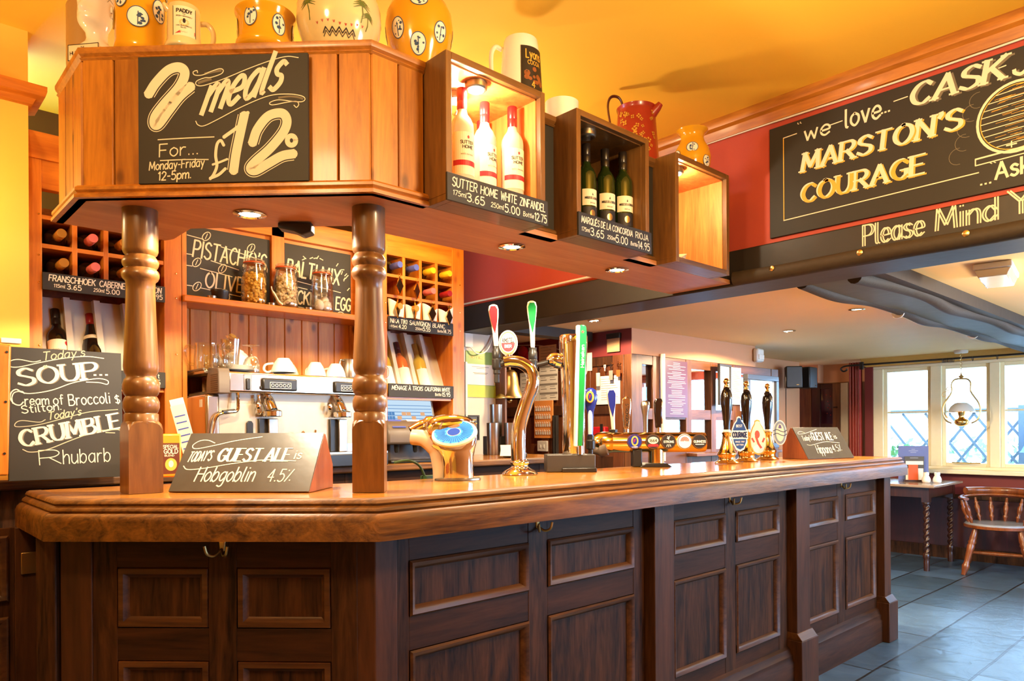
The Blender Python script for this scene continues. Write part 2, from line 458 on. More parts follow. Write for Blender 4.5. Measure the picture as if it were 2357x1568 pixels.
# stroke alphabet: width; strokes ('~' = curved)
GLS = """
A4 0,0 2,6 4,0|.7,2 3.3,2
B3.5 0,0 0,6|~0,6 2.6,5.8 2.8,4 1.8,3.2 0,3.1|~0,3.1 2.6,2.9 3.5,1.5 2.4,.1 0,0
C3.7 ~3.6,5 2.4,6 .8,5.2 0,3 .8,.8 2.4,0 3.7,1
D3.8 0,0 0,6|~0,6 2.4,5.6 3.8,3 2.4,.4 0,0
E3.1 3.1,6 0,6|0,6 0,0|0,0 3.1,0|0,3.1 2.6,3.1
F3 3,6 0,6|0,6 0,0|0,3.1 2.5,3.1
G3.8 ~3.6,5 2.4,6 .8,5.2 0,3 .8,.8 2.4,0 3.7,.9|3.7,.9 3.7,2.6|3.7,2.6 2.3,2.6
H3.6 0,0 0,6|3.6,0 3.6,6|0,3.1 3.6,3.1
I.6 .3,0 .3,6
J2.8 ~2.6,6 2.6,1.6 1.6,0 .3,.6 0,1.4
K3.6 0,0 0,6|3.4,6 0,2.6|1.1,3.6 3.6,0
L2.9 0,6 0,0|0,0 2.9,0
M4.6 0,0 .4,6|.4,6 2.3,1.2 4.2,6|4.2,6 4.6,0
N3.7 0,0 0,6|0,6 3.7,0|3.7,0 3.7,6
O4.2 ~2.1,6 .6,5 0,3 .6,1 2.1,0 3.6,1 4.2,3 3.6,5 2.1,6 1.6,5.9
P3.4 0,0 0,6|~0,6 2.6,5.8 3.4,4.4 2.4,3 0,2.8
Q4.2 ~2.1,6 .6,5 0,3 .6,1 2.1,0 3.6,1 4.2,3 3.6,5 2.1,6|2.4,1.6 4.2,-.4
R3.6 0,0 0,6|~0,6 2.6,5.8 3.4,4.4 2.4,3 0,2.8|1.6,2.9 3.6,0
S3.3 ~3.2,5.1 1.8,6 .4,5.2 .4,3.9 1.8,3.1 3.2,2.2 3.2,.8 1.6,0 0,.9
T3.8 0,6 3.8,6|1.9,6 1.9,0
U3.6 ~0,6 0,2 .8,.3 1.8,0 2.8,.3 3.6,2 3.6,6
V3.8 0,6 1.9,0|1.9,0 3.8,6
W5.2 0,6 1.2,0|1.2,0 2.6,5|2.6,5 4,0|4,0 5.2,6
X3.6 0,6 3.6,0|3.6,6 0,0
Y3.6 0,6 1.8,3|3.6,6 1.8,3|1.8,3 1.8,0
Z3.5 0,6 3.5,6|3.5,6 0,0|0,0 3.5,0
a3 ~2.8,3.4 1.6,4 .3,3 .1,1.4 1,.1 2.2,.6 2.8,2|2.8,4 2.8,0
b2.8 0,6 0,0|~0,2.4 1.2,4 2.6,3.3 2.7,1.3 1.5,0 0,1
c2.6 ~2.6,3.4 1.5,4 .2,3 .1,1.2 1.2,0 2.7,.7
d2.8 2.8,6 2.8,0|~2.8,2.6 1.6,4 .3,3 .1,1.3 1.2,0 2.8,1.4
e2.7 ~.1,2 2.7,2.2 2.4,3.6 1.3,4 .2,2.8 .2,1 1.3,0 2.7,.8
f2 ~2.2,5.6 1.4,6 .9,5 .8,0|0,3.8 2,3.8
g2.8 ~2.8,3.4 1.5,4 .2,2.8 .3,1 1.4,.3 2.7,1.6|~2.8,4 2.8,-.8 1.8,-2 .3,-1.6
h2.7 0,6 0,0|~0,2.4 1.3,4 2.5,3.3 2.6,0
i.6 .3,4 .3,0|.3,5.4 .3,5.7
j1.4 ~1.2,4 1.2,-1 .2,-1.8|1.2,5.4 1.2,5.7
k2.6 0,6 0,0|2.4,4 0,1.6|.9,2.4 2.6,0
l.9 ~.2,6 .2,.8 .9,0
m4.4 0,4 0,0|~0,2.6 1.2,4 2.1,3.2 2.2,0|~2.2,2.6 3.4,4 4.3,3.2 4.4,0
n2.6 0,4 0,0|~0,2.6 1.4,4 2.5,3.2 2.6,0
o2.8 ~1.4,4 .2,3 .1,1.2 1.4,0 2.7,1.2 2.7,3 1.4,4
p2.8 0,4 0,-2|~0,2.4 1.2,4 2.6,3.3 2.7,1.2 1.4,0 0,1
r2 0,4 0,0|~0,2.4 .9,3.8 2,3.8
s2.4 ~2.3,3.4 1.2,4 .2,3.2 .8,2.3 2,1.8 2.3,.8 1.2,0 0,.6
t2 ~.9,5.6 .9,.8 1.9,.1|0,4 2,4
u2.6 ~0,4 0,1 1.2,0 2.5,1.4|2.6,4 2.6,0
v2.6 0,4 1.3,0|1.3,0 2.6,4
w4 0,4 .9,0|.9,0 2,3.4|2,3.4 3.1,0|3.1,0 4,4
x2.6 0,4 2.6,0|2.6,4 0,0
y2.7 0,4 1.4,.4|2.7,4 .6,-2
z2.5 0,4 2.5,4|2.5,4 0,0|0,0 2.5,0
03.2 ~1.6,6 .3,4.8 .1,3 .3,1.2 1.6,0 2.9,1.2 3.1,3 2.9,4.8 1.6,6
11.4 .1,4.8 1.2,6|1.2,6 1.2,0
23 ~.1,4.6 1.2,6 2.8,5 2.4,3.2 0,0|0,0 3,0
33 ~.2,5.4 1.6,6 2.8,5 2.2,3.6 1,3.2|~1,3.2 2.6,2.8 3,1.2 1.6,0 0,.7
43.2 2.2,0 2.2,6|2.2,6 0,2|0,2 3.2,2
53 2.8,6 .5,6|.5,6 .3,3.4|~.3,3.4 1.8,3.8 3,2.4 2.4,.4 1,0 0,.6
62.9 ~2.6,5.8 1,4.6 .1,2 .6,.3 1.8,0 2.8,1.2 2.4,2.8 1.2,3 .2,1.8
73 0,6 3,6|3,6 1,0
83 ~1.5,3.2 .3,4.2 .6,5.7 1.5,6 2.5,5.6 2.7,4.3 1.5,3.2 .2,2 .3,.6 1.5,0 2.7,.6 2.8,2 1.5,3.2
92.9 ~2.7,4 1.6,3 .4,3.5 .2,5 1.4,6 2.6,5.2 2.7,3 1.6,0
..5 .2,.1 .2,.5
:.5 .2,.4 .2,.8|.2,2.8 .2,3.2
'.8 ~.5,6.2 .6,5.6 .2,4.8
"1.6 ~.2,6.4 .1,5.6 .5,4.9|~1.1,6.4 1,5.6 1.4,4.9
-1.8 0,2.6 1.8,2.6
_3 0,0 3,0
%3.2 0,0 3,6|.4,5.6 .4,5.2|2.6,.8 2.6,.4
$3 ~2.8,4.8 1.6,5.4 .3,4.6 .5,3.6 1.6,3 2.8,2.2 2.6,1 1.4,.5 .1,1.2|1.5,6 1.5,-.1
£3.4 ~3,4.8 2.2,6 1.1,5.4 1.1,3 1,1 .2,0|.2,0 3.4,0|0,3 2.4,3
"""
GL = {}
for ln in GLS.strip().split('\n'):
    ch = ln[0]; hd, body = ln[1:].split(' ', 1)
    st = []
    for q in body.split('|'):
        sm = q.startswith('~'); q = q.lstrip('~')
        st.append((sm, [tuple(float(t) for t in p.split(',')) for p in q.split()]))
    GL[ch] = (float(hd), st)
for a, b, acc in (('É', 'E', [(1.2, 6.6), (2.2, 7.4)]), ('À', 'A', [(1.2, 7.4), (2.2, 6.6)])):
    GL[a] = (GL[b][0], GL[b][1] + [(False, acc)])

def tag(o, label, cat, group=None, kind=None):
    if label: o['label'] = label
    if cat: o['category'] = cat
    if group: o['group'] = group
    if kind: o['kind'] = kind
    return o
def E(name, label, cat, loc=(0, 0, 0), rz=0, group=None, rot=None):
    o = bpy.data.objects.new(name, None); COL.objects.link(o)
    o.empty_display_size = .05
    o.location = loc; o.rotation_euler = (R(rot[0]), R(rot[1]), R(rot[2])) if rot else (0, 0, R(rz))
    return tag(o, label, cat, group)
def P(mb, name, mat, parent=None, bevel=0, angle=35, label=None, solid=False):
    me = mb.mesh(name); fix(me, angle); me.materials.append(mat)
    o = bpy.data.objects.new(name, me); COL.objects.link(o)
    if parent is not None: o.parent = parent
    if bevel:
        b = o.modifiers.new('edge', 'BEVEL'); b.width = bevel; b.segments = 2; b.limit_method = 'ANGLE'; b.angle_limit = R(40)
    if label: o['label'] = label
    return o
def flat(mb, name, mat, parent=None, label=None):     # lettering and other paint: keep faces as drawn
    me = mb.mesh(name); me.materials.append(mat)
    o = bpy.data.objects.new(name, me); COL.objects.link(o)
    if parent is not None: o.parent = parent
    if label: o['label'] = label
    return o
def T(mb, name, mat, label, cat, loc=(0, 0, 0), rz=0, group=None, rot=None, bevel=0, angle=35):
    o = P(mb, name, mat, None, bevel, angle)
    o.location = loc; o.rotation_euler = (R(rot[0]), R(rot[1]), R(rot[2])) if rot else (0, 0, R(rz))
    return tag(o, label, cat, group)
def ST(mb, name, mat, bevel=0, parent=None):
    o = P(mb, name, mat, parent, bevel)
    if parent is None: o['kind'] = 'structure'
    return o
def kids(o): return [c for c in bpy.data.objects if c.parent == o]
def dup(root, loc, rz=None, label=None, group=None, rot=None):
    r = root.copy(); COL.objects.link(r); r.location = loc
    if rz is not None: r.rotation_euler = (0, 0, R(rz))
    if rot is not None: r.rotation_euler = tuple(R(a) for a in rot)
    if label: r['label'] = label
    if group: r['group'] = group
    for ch in kids(root):
        c = ch.copy(); COL.objects.link(c); c.parent = r
        for g in kids(ch):
            d = g.copy(); COL.objects.link(d); d.parent = c
    return r
B = lambda *a: MB().box(*a)

# ================================================================== THE SETTING
def slate_mat():
    m, nt, b = base('slate flagstones'); L = nt.links
    tc = N(nt, 'ShaderNodeTexCoord'); mp = N(nt, 'ShaderNodeMapping')
    mp.inputs['Location'].default_value = (.23, .1, 0)
    L.new(tc.outputs['Object'], mp.inputs['Vector'])
    br = N(nt, 'ShaderNodeTexBrick'); br.offset = .37; br.squash = 1.6; br.squash_frequency = 2; br.offset_frequency = 3
    br.inputs['Scale'].default_value = 1.0; br.inputs['Mortar Size'].default_value = .007
    br.inputs['Brick Width'].default_value = .56; br.inputs['Row Height'].default_value = .40
    br.inputs['Color1'].default_value = C4('#4d6a8a'); br.inputs['Color2'].default_value = C4('#314659'); br.inputs['Mortar'].default_value = C4('#1b1a1a')
    nd = N(nt, 'ShaderNodeTexNoise'); nd.inputs['Scale'].default_value = .9; nd.inputs['Detail'].default_value = 2
    L.new(tc.outputs['Object'], nd.inputs['Vector'])
    vm = N(nt, 'ShaderNodeVectorMath', operation='MULTIPLY_ADD'); vm.inputs[1].default_value = (.035, .035, 0)
    L.new(nd.outputs['Color'], vm.inputs[0]); L.new(mp.outputs[0], vm.inputs[2]); L.new(vm.outputs[0], br.inputs['Vector'])
    nz = N(nt, 'ShaderNodeTexNoise'); nz.inputs['Scale'].default_value = 7; nz.inputs['Detail'].default_value = 8; nz.inputs['Distortion'].default_value = .7
    L.new(tc.outputs['Object'], nz.inputs['Vector'])
    mx = N(nt, 'ShaderNodeMixRGB'); mx.blend_type = 'MULTIPLY'; mx.inputs['Fac'].default_value = .55
    rp = N(nt, 'ShaderNodeMapRange'); rp.inputs['From Min'].default_value = .3; rp.inputs['From Max'].default_value = .7; rp.inputs['To Min'].default_value = .55; rp.inputs['To Max'].default_value = 1.25
    L.new(nz.outputs['Fac'], rp.inputs['Value']); L.new(br.outputs['Color'], mx.inputs['Color1']); L.new(rp.outputs[0], mx.inputs['Color2'])
    L.new(mx.outputs[0], b.inputs['Base Color']); b.inputs['Roughness'].default_value = .34
    ma = N(nt, 'ShaderNodeMath', operation='MULTIPLY_ADD'); ma.inputs[1].default_value = -2.0
    L.new(br.outputs['Fac'], ma.inputs[0]); L.new(nz.outputs['Fac'], ma.inputs[2])
    bp = N(nt, 'ShaderNodeBump'); bp.inputs['Strength'].default_value = .55; bp.inputs['Distance'].default_value = .012
    L.new(ma.outputs[0], bp.inputs['Height']); L.new(bp.outputs['Normal'], b.inputs['Normal'])
    return m
slate = slate_mat()
ST(B(-4.2, 8.6, -4.0, 5.0, -.12, 0), 'floor', slate)
ST(B(-4.2, 1.98, -4.0, 2.2, 2.73, 2.9), 'ceiling', ceil_mat)
ST(B(2.12, 8.6, -4.0, 5.0, 2.05, 2.2), 'ceiling_low', ceil_low_mat)
ST(B(-4.2, -.555, 1.40, 1.58, 0, 2.73), 'wall_left', wall_yellow)
ST(B(-.6, 1.983, 2.1, 2.2, 0, 2.73), 'wall_back', wall_shade)
ST(B(1.983, 2.28, 2.1, 2.2, 0, 2.05), 'wall_poster', wall_white)
ST(B(-4.2, -4.05, -4.0, 1.4, 0, 2.73), 'wall_rear', wall_yellow)
ST(B(1.983, 2.12, -4.0, 2.1, 2.06, 2.9), 'wall_header', wall_red)
# front wall with a daylight window opening beyond the right of the frame
w = MB()
w.box(-4.2, 2.7, -4.0, -3.85, 0, 2.73); w.box(2.7, 6.2, -4.0, -3.85, 0, .75); w.box(2.7, 6.2, -4.0, -3.85, 1.95, 2.1); w.box(6.2, 7.1, -4.0, -3.85, 0, 2.1)
ST(w, 'wall_front', wall_peach)
# window wall
w = MB()
w.box(7.1, 7.32, -4.0, 1.5, 0, .84); w.box(7.1, 7.32, -4.0, 1.5, 1.965, 2.1); w.box(7.1, 7.32, 1.42, 1.5, .84, 1.965)
w.box(7.1, 7.32, -4.0, -1.6, .84, 1.965)
ST(w, 'wall_window', wall_maroon)
ST(B(7.06, 7.1, -4.0, 1.5, .12, .60), 'wall_wainscot', wain_red)
ST(B(7.03, 7.1, -4.0, 1.5, .0, .12), 'baseboard_window', oak_dark)
ST(B(7.04, 7.1, -4.0, 1.5, .60, .64), 'trim_wainscot', oak_dark)
# rooms behind the screen
w = MB()
w.box(7.1, 7.3, 2.36, 2.62, 0, 2.05); w.box(7.1, 7.3, 2.62, 4.6, 0, .9); w.box(7.1, 7.3, 2.62, 4.6, 1.95, 2.05)
w.box(3.2, 7.3, 4.6, 4.75, 0, 2.05); w.box(3.2, 3.3, 3.3, 4.6, 0, 2.05)
ST(w, 'wall_snug', wall_red)
w = MB()
w.box(5.0, 6.35, 2.1, 2.2, 1.86, 2.05); w.box(6.35, 6.83, 2.1, 2.35, 0, 2.05)
ST(w, 'wall_far', wall_peach)
w = MB(); w.box(7.30, 7.5, 2.1, 2.6, 1.84, 2.05); w.box(7.44, 7.54, 1.5, 2.1, 1.84, 2.05); w.box(7.47, 7.55, 1.45, 2.6, 0, 2.05)
ST(w, 'wall_porch', wall_peach)
w = MB(); w.box(2.2, 3.2, 3.3, 3.4, 0, 2.05); w.box(2.18, 2.28, 2.2, 3.3, 0, 2.05)
ST(w, 'wall_passage', wall_maroon)
ST(B(3.2, 3.32, 1.64, 3.3, 1.86, 2.05), 'wall_staff', wall_maroon)
ST(B(3.202, 5.0, 1.638, 1.74, 1.862, 2.05), 'wall_screen', wall_peach)
# mouldings
ST(MB().sweep([(1.983, 2.1), (1.983, -3.85)], [(0, 2.655), (.02, 2.655), (.026, 2.675), (.032, 2.69), (.05, 2.70), (.056, 2.716), (.075, 2.73), (0, 2.73)]), 'trim_header_cornice', pine_end)
ST(MB().sweep([(-3.9, 1.40), (-.555, 1.40), (-.555, 1.56)], [(0, 2.465), (.012, 2.47), (.02, 2.488), (.045, 2.495), (.05, 2.512), (.05, 2.53), (0, 2.53)]), 'trim_left_cornice', rack_pine_x)
ST(MB().sweep([(7.1, 1.5), (7.1, -3.8)], [(0, 1.965), (.04, 1.965), (.05, 1.985), (.08, 2.0), (.10, 2.025), (.12, 2.05), (0, 2.05)]), 'trim_window_cornice', plain('ochre cornice paint', '#c79a4a', .5))

# ---- header beam with its padding roll
beam = P(B(1.95, 2.2, -3.8, 2.098, 1.955, 2.118), 'header_beam', beam_black, None, .006)
tag(beam, 'black painted low header beam lettered please mind under the big ale chalkboard', 'beam')
roll = P(MB().tube([(1.946, y, 1.985 + .002 * math.sin(y * 9)) for y in [.075 - .1 * i for i in range(38)]], .032, 12), 'padding_roll', pad_brown, beam, label='brown padded edge')
for y in (-.12, -.489, -.857, -1.226, -1.6):
    sc = P(MB().lathe([(.012, 0), (.012, .003), (.006, .006), (0, .006)], 12), 'screw', brass_old, roll)
    sc.rotation_euler = (0, R(-90), 0); sc.location = (1.915, y, 1.996)
# tilted lettering on the beam (local frame: x runs along -y)
def header_txt(fn, name, mat, parent, x, label=None):
    m = MB(); fn(m)
    o = flat(m, name, mat, parent, label); o.rotation_euler = (0, 0, R(-90)); o.location = (x, 0, 0)
    return o
def f(m):
    for dx, ww in ((0, .0055), (.009, .005)):
        m.text('Please', .487 + dx, 2.028, .082, ww, width=.215, y=-.0005 - dx * .01)
        m.text('Mind', .748 + dx, 2.034, .080, ww, width=.19, y=-.0005 - dx * .01)
        m.text('Y', .975 + dx, 2.04, .085, ww, width=.07, y=-.0005 - dx * .01)
header_txt(f, 'lettering', chalk, beam, 1.95)

# ---- long ceiling beam of the low room, padded on both edges
lb = P(B(2.2, 7.1, -.345, -.105, 1.972, 2.049), 'ceiling_beam', plain('grey green beam paint', '#4d5148', .55, bump=.3, vscale=14, var=.3), None, .006)
tag(lb, 'long dark ceiling beam with padded edges running toward the window', 'beam')
for yy, ph in ((-.10, 0), (-.35, 1.4)):
    P(MB().tube(catmull([(2.24 + .42 * i, yy + .012 * math.sin(i * 1.7 + ph), 1.985 - .012 * math.sin(i * 2.1 + ph)) for i in range(12)], 5), .033, 12), 'padding_roll', pad_brown, lb)
for x in (3.45, 4.9):
    P(MB().lathe([(.036, -.006), (.037, 0), (.036, .006)], 14), 'tie', white_pl, lb).matrix_local = Matrix.Translation((x, -.10, 1.975)) @ Matrix.Rotation(R(90), 4, 'Y')
P(B(2.2, 7.1, -.43, -.36, 1.985, 2.049), 'side_board', beam_black, lb)
sb = tag(P(B(2.3, 3.16, 1.98, 2.09, 1.98, 2.049), 'dark_ceiling_board', beam_black, None), 'dark board under the low ceiling above the staff passage', 'board')

# ---- windows
def window(name, x0, x1, ys, z0, z1, midz, frame, depth=.06):
    """casement window in a wall at x; ys = list of mullion spans"""
    f = MB()
    f.box(x0, x1, ys[-1][1], ys[0][0], z1 - .03, z1); f.box(x0, x1, ys[-1][1], ys[0][0], z0, z0 + .03)
    for a, b in ys: f.box(x0, x1, b, a, z0 + .03, z1 - .03)
    o = ST(f, name, frame, .004)
    for i in range(len(ys) - 1):
        a, b = ys[i][1], ys[i + 1][0]
        s = P(MB(), 'sash', frame, o) if False else None
        q = MB(); k = .035
        q.box(x0 + .03, x1 - .02, b, b + k, z0 + .03, z1 - .03); q.box(x0 + .03, x1 - .02, a - k, a, z0 + .03, z1 - .03)
        q.box(x0 + .03, x1 - .02, b + k, a - k, z0 + .03, z0 + .03 + k); q.box(x0 + .03, x1 - .02, b + k, a - k, z1 - .03 - k, z1 - .03)
        if midz: q.box(x0 + .04, x1 - .03, b + k, a - k, midz - .008, midz + .008)
        s = P(q, 'sash', frame, o, .003)
        P(B(x0 + .055, x0 + .06, b + k, a - k, z0 + .03 + k, z1 - .03 - k), 'pane', pane_gl, s)
    return o
w1 = window('window_1', 7.12, 7.26, [(1.42, 1.32), (.86, .76), (.34, .255), (-.25, -.33), (-.85, -.93), (-1.5, -1.6)], .885, 1.965, 1.47, cream_frame)
P(MB().box(7.0, 7.3, -1.65, 1.45, .845, .885), 'window_sill', cream_frame, w1, .006)
P(MB().tube([(7.11, .74, 1.50), (7.09, .735, 1.47), (7.08, .72, 1.44), (7.075, .69, 1.40)], .007, 8), 'handle', brass_old, w1)
P(MB().tube([(7.1, .66, .955), (7.09, .5, .952), (7.09, .41, .955)], .006, 8), 'casement_stay', brass_old, w1)
# daylight opening in the front wall (out of frame)
fw = MB()
for x in (2.7, 3.6, 4.5, 5.4, 6.14): fw.box(x, x + .06, -3.97, -3.88, .75, 1.95)
fw.box(2.7, 6.2, -3.97, -3.88, .75, .80); fw.box(2.7, 6.2, -3.97, -3.88, 1.9, 1.95)
ST(fw, 'window_2', cream_frame)

# ---- yard outside
ST(B(7.33, 16, -8, 6, -.15, -.05), 'ground_yard', paving_m)
tr = E('trellis', 'grey diamond trellis panel standing in the yard outside the window', 'trellis', (9.6, 0, 0))
q = MB()
for i in range(-12, 9):
    for sgn in (1, -1):
        y0 = .28 * i; a = Vector((0, y0, .35)); bb = Vector((0, y0 + sgn * .85, 1.5))
        d = (bb - a).normalized(); nrm = Vector((0, -d.z, d.y)) * .016
        x = .0 if sgn > 0 else .014
        q.add([a + nrm + Vector((x, 0, 0)), a - nrm + Vector((x, 0, 0)), bb - nrm + Vector((x, 0, 0)), bb + nrm + Vector((x, 0, 0)),
               a + nrm + Vector((x + .012, 0, 0)), a - nrm + Vector((x + .012, 0, 0)), bb - nrm + Vector((x + .012, 0, 0)), bb + nrm + Vector((x + .012, 0, 0))],
              [(0, 3, 2, 1), (4, 5, 6, 7), (0, 1, 5, 4), (1, 2, 6, 5), (2, 3, 7, 6), (3, 0, 4, 7)])
P(q, 'lattice', trellis_m, tr)
q = MB(); q.box(-.02, .03, -4.3, 3.2, 1.5, 1.55); q.box(-.02, .03, -4.3, 3.2, .30, .35)
P(q, 'rail', trellis_m, tr)
for y in (-3, -1.2, .6, 2.4): P(B(-.03, .04, y - .035, y + .035, -.05, 1.58), 'post', trellis_m, tr)
rg = random.Random(3)
def leaf_cloud(n, box, s):
    q = MB()
    for i in range(n):
        c = Vector([rg.uniform(box[k], box[k + 1]) for k in (0, 2, 4)])
        u = Vector((rg.gauss(0, 1), rg.gauss(0, 1), rg.gauss(0, 1))).normalized(); v = u.orthogonal().normalized() * s * .5; u = u * s
        q.add([c - u, c + v, c + u, c - v], [(0, 1, 2, 3)])
    return q
sh = T(leaf_cloud(420, (-.3, .3, -.35, .35, 0, .62), .06), 'garden_shrub', leafy, 'low green leafy shrub outside the first window light', 'shrub', (8.7, 1.75, .45))
P(MB().tube([(0, 0, -.5), (.02, .02, .3)], .02, 6), 'stem', pad_brown, sh)
hd = T(leaf_cloud(2600, (-.4, .4, -5, 3.6, -.1, 1.15), .07), 'hedge', hedge_m, 'pale overexposed hedge behind the yard trellis', 'hedge', (11.4, 0, 0))
hd['kind'] = 'stuff'
pr = E('garden_parasol', 'closed blue garden parasol outside the window beside the frame edge', 'parasol', (9.2, .12, -.05))
P(MB().lathe([(.42, 1.06), (.40, 1.08), (.10, 1.72), (.02, 1.8), (0, 1.8)], 10), 'canopy', plain('blue parasol cloth', '#3f5f94', .8, var=.15), pr)
P(MB().cyl((0, 0, 0), (0, 0, 1.85), .02), 'pole', white_pl, pr)

# ---- downlights of the low ceiling and its fittings
def downlight(loc, label, group, power=0, spot=150, r=.043):
    d = E('recessed_downlight', label, 'light', loc, group=group)
    P(MB().lathe([(r, 0), (r * 1.35, 0), (r * 1.38, -.004), (r * 1.02, -.007), (r * .98, 0)], 24), 'ring', chrome, d)
    P(MB().lathe([(0, -.0015), (r * .97, -.0015), (r * .97, .0), (0, .0)], 24), 'lens', lit_lamp, d)
    if power:
        l = lamp('downlight_beam', 'SPOT', (loc[0], loc[1], loc[2] - .012), power, WARM2, spot_size=R(spot), spot_blend=.12, shadow_soft_size=.03)
        l.rotation_euler = (0, 0, 0)
    return d
LOWG = 'recessed downlights of the low ceiling'
downlight((2.71, 1.574, 2.049), 'recessed ceiling downlight above the chrome column tap', LOWG, 105, 165, .035)
downlight((4.236, .945, 2.049), 'recessed ceiling downlight above the ale hand pumps', LOWG, 190, 165, .035)
downlight((3.611, .196, 2.049), 'recessed ceiling downlight beside the long padded beam', LOWG, 190, 165, .035)
em = E('emergency_light', 'white emergency light box on the low ceiling beside the long padded beam', 'light', (2.93, -.71, 2.049), rz=8)
P(B(-.17, .17, -.075, .075, -.03, 0), 'housing', white_pl, em, .006)
P(MB().extrude_x([(-.07, -.03), (-.055, -.065), (.055, -.065), (.07, -.03)], -.165, .165), 'diffuser', plain('pale diffuser', '#d9cdb8', .2, coat=.5), em, .004)
sn = E('motion_sensor', 'small white motion sensor at the end of the peach wall', 'sensor', (5.0, 1.632, 1.965))
P(B(-.06, .06, -.05, 0, -.06, .06), 'body', white_pl, sn, .015)
P(MB().box(-.045, .045, -.058, -.05, -.04, .005), 'lens', ceramic, sn, .008)

# ================================================================== BAR COUNTER
PANEL_PROF = [(0, -.004), (.006, -.010), (.016, -.006), (.024, .006), (.028, .012)]
def panelled(root, x0, x1, cells, z0, z1, y=0.0, stile=oak_dark, back=.03):
    """framed panel section in the local x,z plane facing -y: stiles, rails, a panel and a moulding per cell"""
    xs = sorted({round(c[0], 4) for c in cells} | {round(c[1], 4) for c in cells})
    zs = sorted({round(c[2], 4) for c in cells} | {round(c[3], 4) for c in cells})
    cols = []
    for c in sorted({(c[0], c[1]) for c in cells}): cols.append(c)
    rows = sorted({(c[2], c[3]) for c in cells})
    e = [x0] + [v for c in cols for v in c] + [x1]
    for i in range(0, len(e), 2): P(B(e[i], e[i + 1], y, y + back, z0, z1), 'stile', stile, root, .0015)
    g = [z0] + [v for r_ in rows for v in r_] + [z1]
    for i in range(0, len(g), 2):
        for c in cols: P(B(c[0], c[1], y + .001, y + back, g[i], g[i + 1]), 'rail', oak_dark_x, root, .0015)
    for c in cells:
        p = P(B(c[0] - .003, c[1] + .003, y + .014, y + back - .004, c[2] - .003, c[3] + .003), 'panel', oak_dark, root)
        P(MB().mould(c[0], c[1], c[2], c[3], [(a, y + b) for a, b in PANEL_PROF]), 'moulding', oak_edge, p)
def coat_hook(root, x, y, z):
    h = P(MB().lathe([(.0, -.028), (.007, -.022), (.009, 0), (.011, .022), (.006, .034), (0, .036)], 14, (x, y - .002, z), 1, .35), 'coat_hook', brass_old, root)
    q = MB()
    for sg in (-1, 1):
        q.tube(catmull([(x, y - .004, z - .018), (x + sg * .012, y - .022, z - .032), (x + sg * .026, y - .036, z - .026), (x + sg * .032, y - .040, z - .004)], 5), [.0042] * 11 + [.0042] * 5, 8)
    P(q, 'prong', brass_old, h)

front = E('bar_counter', 'dark panelled bar counter front with brass coat hooks', 'bar counter', (0, 0, 0))
# long run sections (face at y = .08)
panelled(front, .10, 1.262, [(.155, .632, .2, .666), (.155, .632, .765, .926), (.722, 1.195, .2, .666), (.722, 1.195, .765, .926)], .0, 1.012, .08)
panelled(front, 1.40, 2.44, [(1.452, 1.857, .275, .678), (1.452, 1.857, .782, .924), (1.948, 2.355, .275, .678), (1.948, 2.355, .782, .924)], .0, 1.012, .08)
panelled(front, 2.60, 3.62, [(2.63, 3.036, .268, .678), (2.63, 3.036, .775, .923), (3.14, 3.567, .268, .678), (3.14, 3.567, .775, .923)], .0, 1.012, .08)
# plinth boards under the second and third sections
for x0, x1 in ((1.40, 2.46), (2.60, 3.63)):
    P(MB().extrude_x([(.08, 0), (.045, 0), (.045, .13), (.052, .14), (.052, .165), (.06, .175), (.066, .195), (.08, .205)], x0, x1), 'plinth', oak_dark_x, front)
P(MB().extrude_x([(.08, 0), (.045, 0), (.045, .13), (.06, .145), (.08, .16)], .10, 1.27), 'plinth', oak_dark_x, front)
# posts
def post(x0, x1, y0, foot=True):
    p = P(B(x0, x1, y0, .11, 0, 1.012), 'post', oak_post, front, .003)
    if foot:
        P(MB().box(x0 - .012, x1 + .03, y0 - .03, .10, 0, .24), 'foot_block', oak_post, p, .004)
        P(MB().extrude_x([(y0 - .03, .24), (y0 - .002, .275), (.1, .275), (.1, .24)], x0 - .006, x1 + .018), 'foot_cap', oak_edge, p, .002)
post(1.272, 1.402, .035, False)
post(2.455, 2.60, .035)
post(3.60, 3.70, .035)
# end face of the counter
P(B(3.62, 3.69, .11, .55, 0, 1.012), 'end_panel', oak_dark, front)
P(B(.12, 3.62, .52, .55, 0, 1.012), 'back_panel', oak_dark_x, front)
# corner post between the two faces
P(MB().prism([(-.035, .118), (.03, .06), (.102, .06), (.105, .115), (.06, .16)], 0, 1.012), 'corner_post', oak_post, front, .003)
# short slanted front: local x runs along image right, faces the camera
lf = P(MB().box(-.80, -.10, .0, .03, 0, 1.012), "slanted_front", oak_dark, front)
lf.location = (.0495 + .0, .0495 + .0, 0); lf.rotation_euler = (0, 0, R(-45))
def Lf(name, mb, mat, bev=0):
    o = P(mb, name, mat, lf, bev); return o
u = lambda v: -v
cells = [(-.742, -.483, .2, .668), (-.742, -.483, .758, .926), (-.405, -.142, .2, .668), (-.405, -.142, .758, .926)]
for c in cells:
    m = MB().mould(c[0], c[1], c[2], c[3], [(a, b - .006) for a, b in [(0, .004), (.004, -.008), (.018, -.008), (.024, .002), (.03, .006)]])
    Lf('moulding', m, oak_edge)
q = MB(); q.box(-.79, -.10, -.02, 0, 0, .0); 
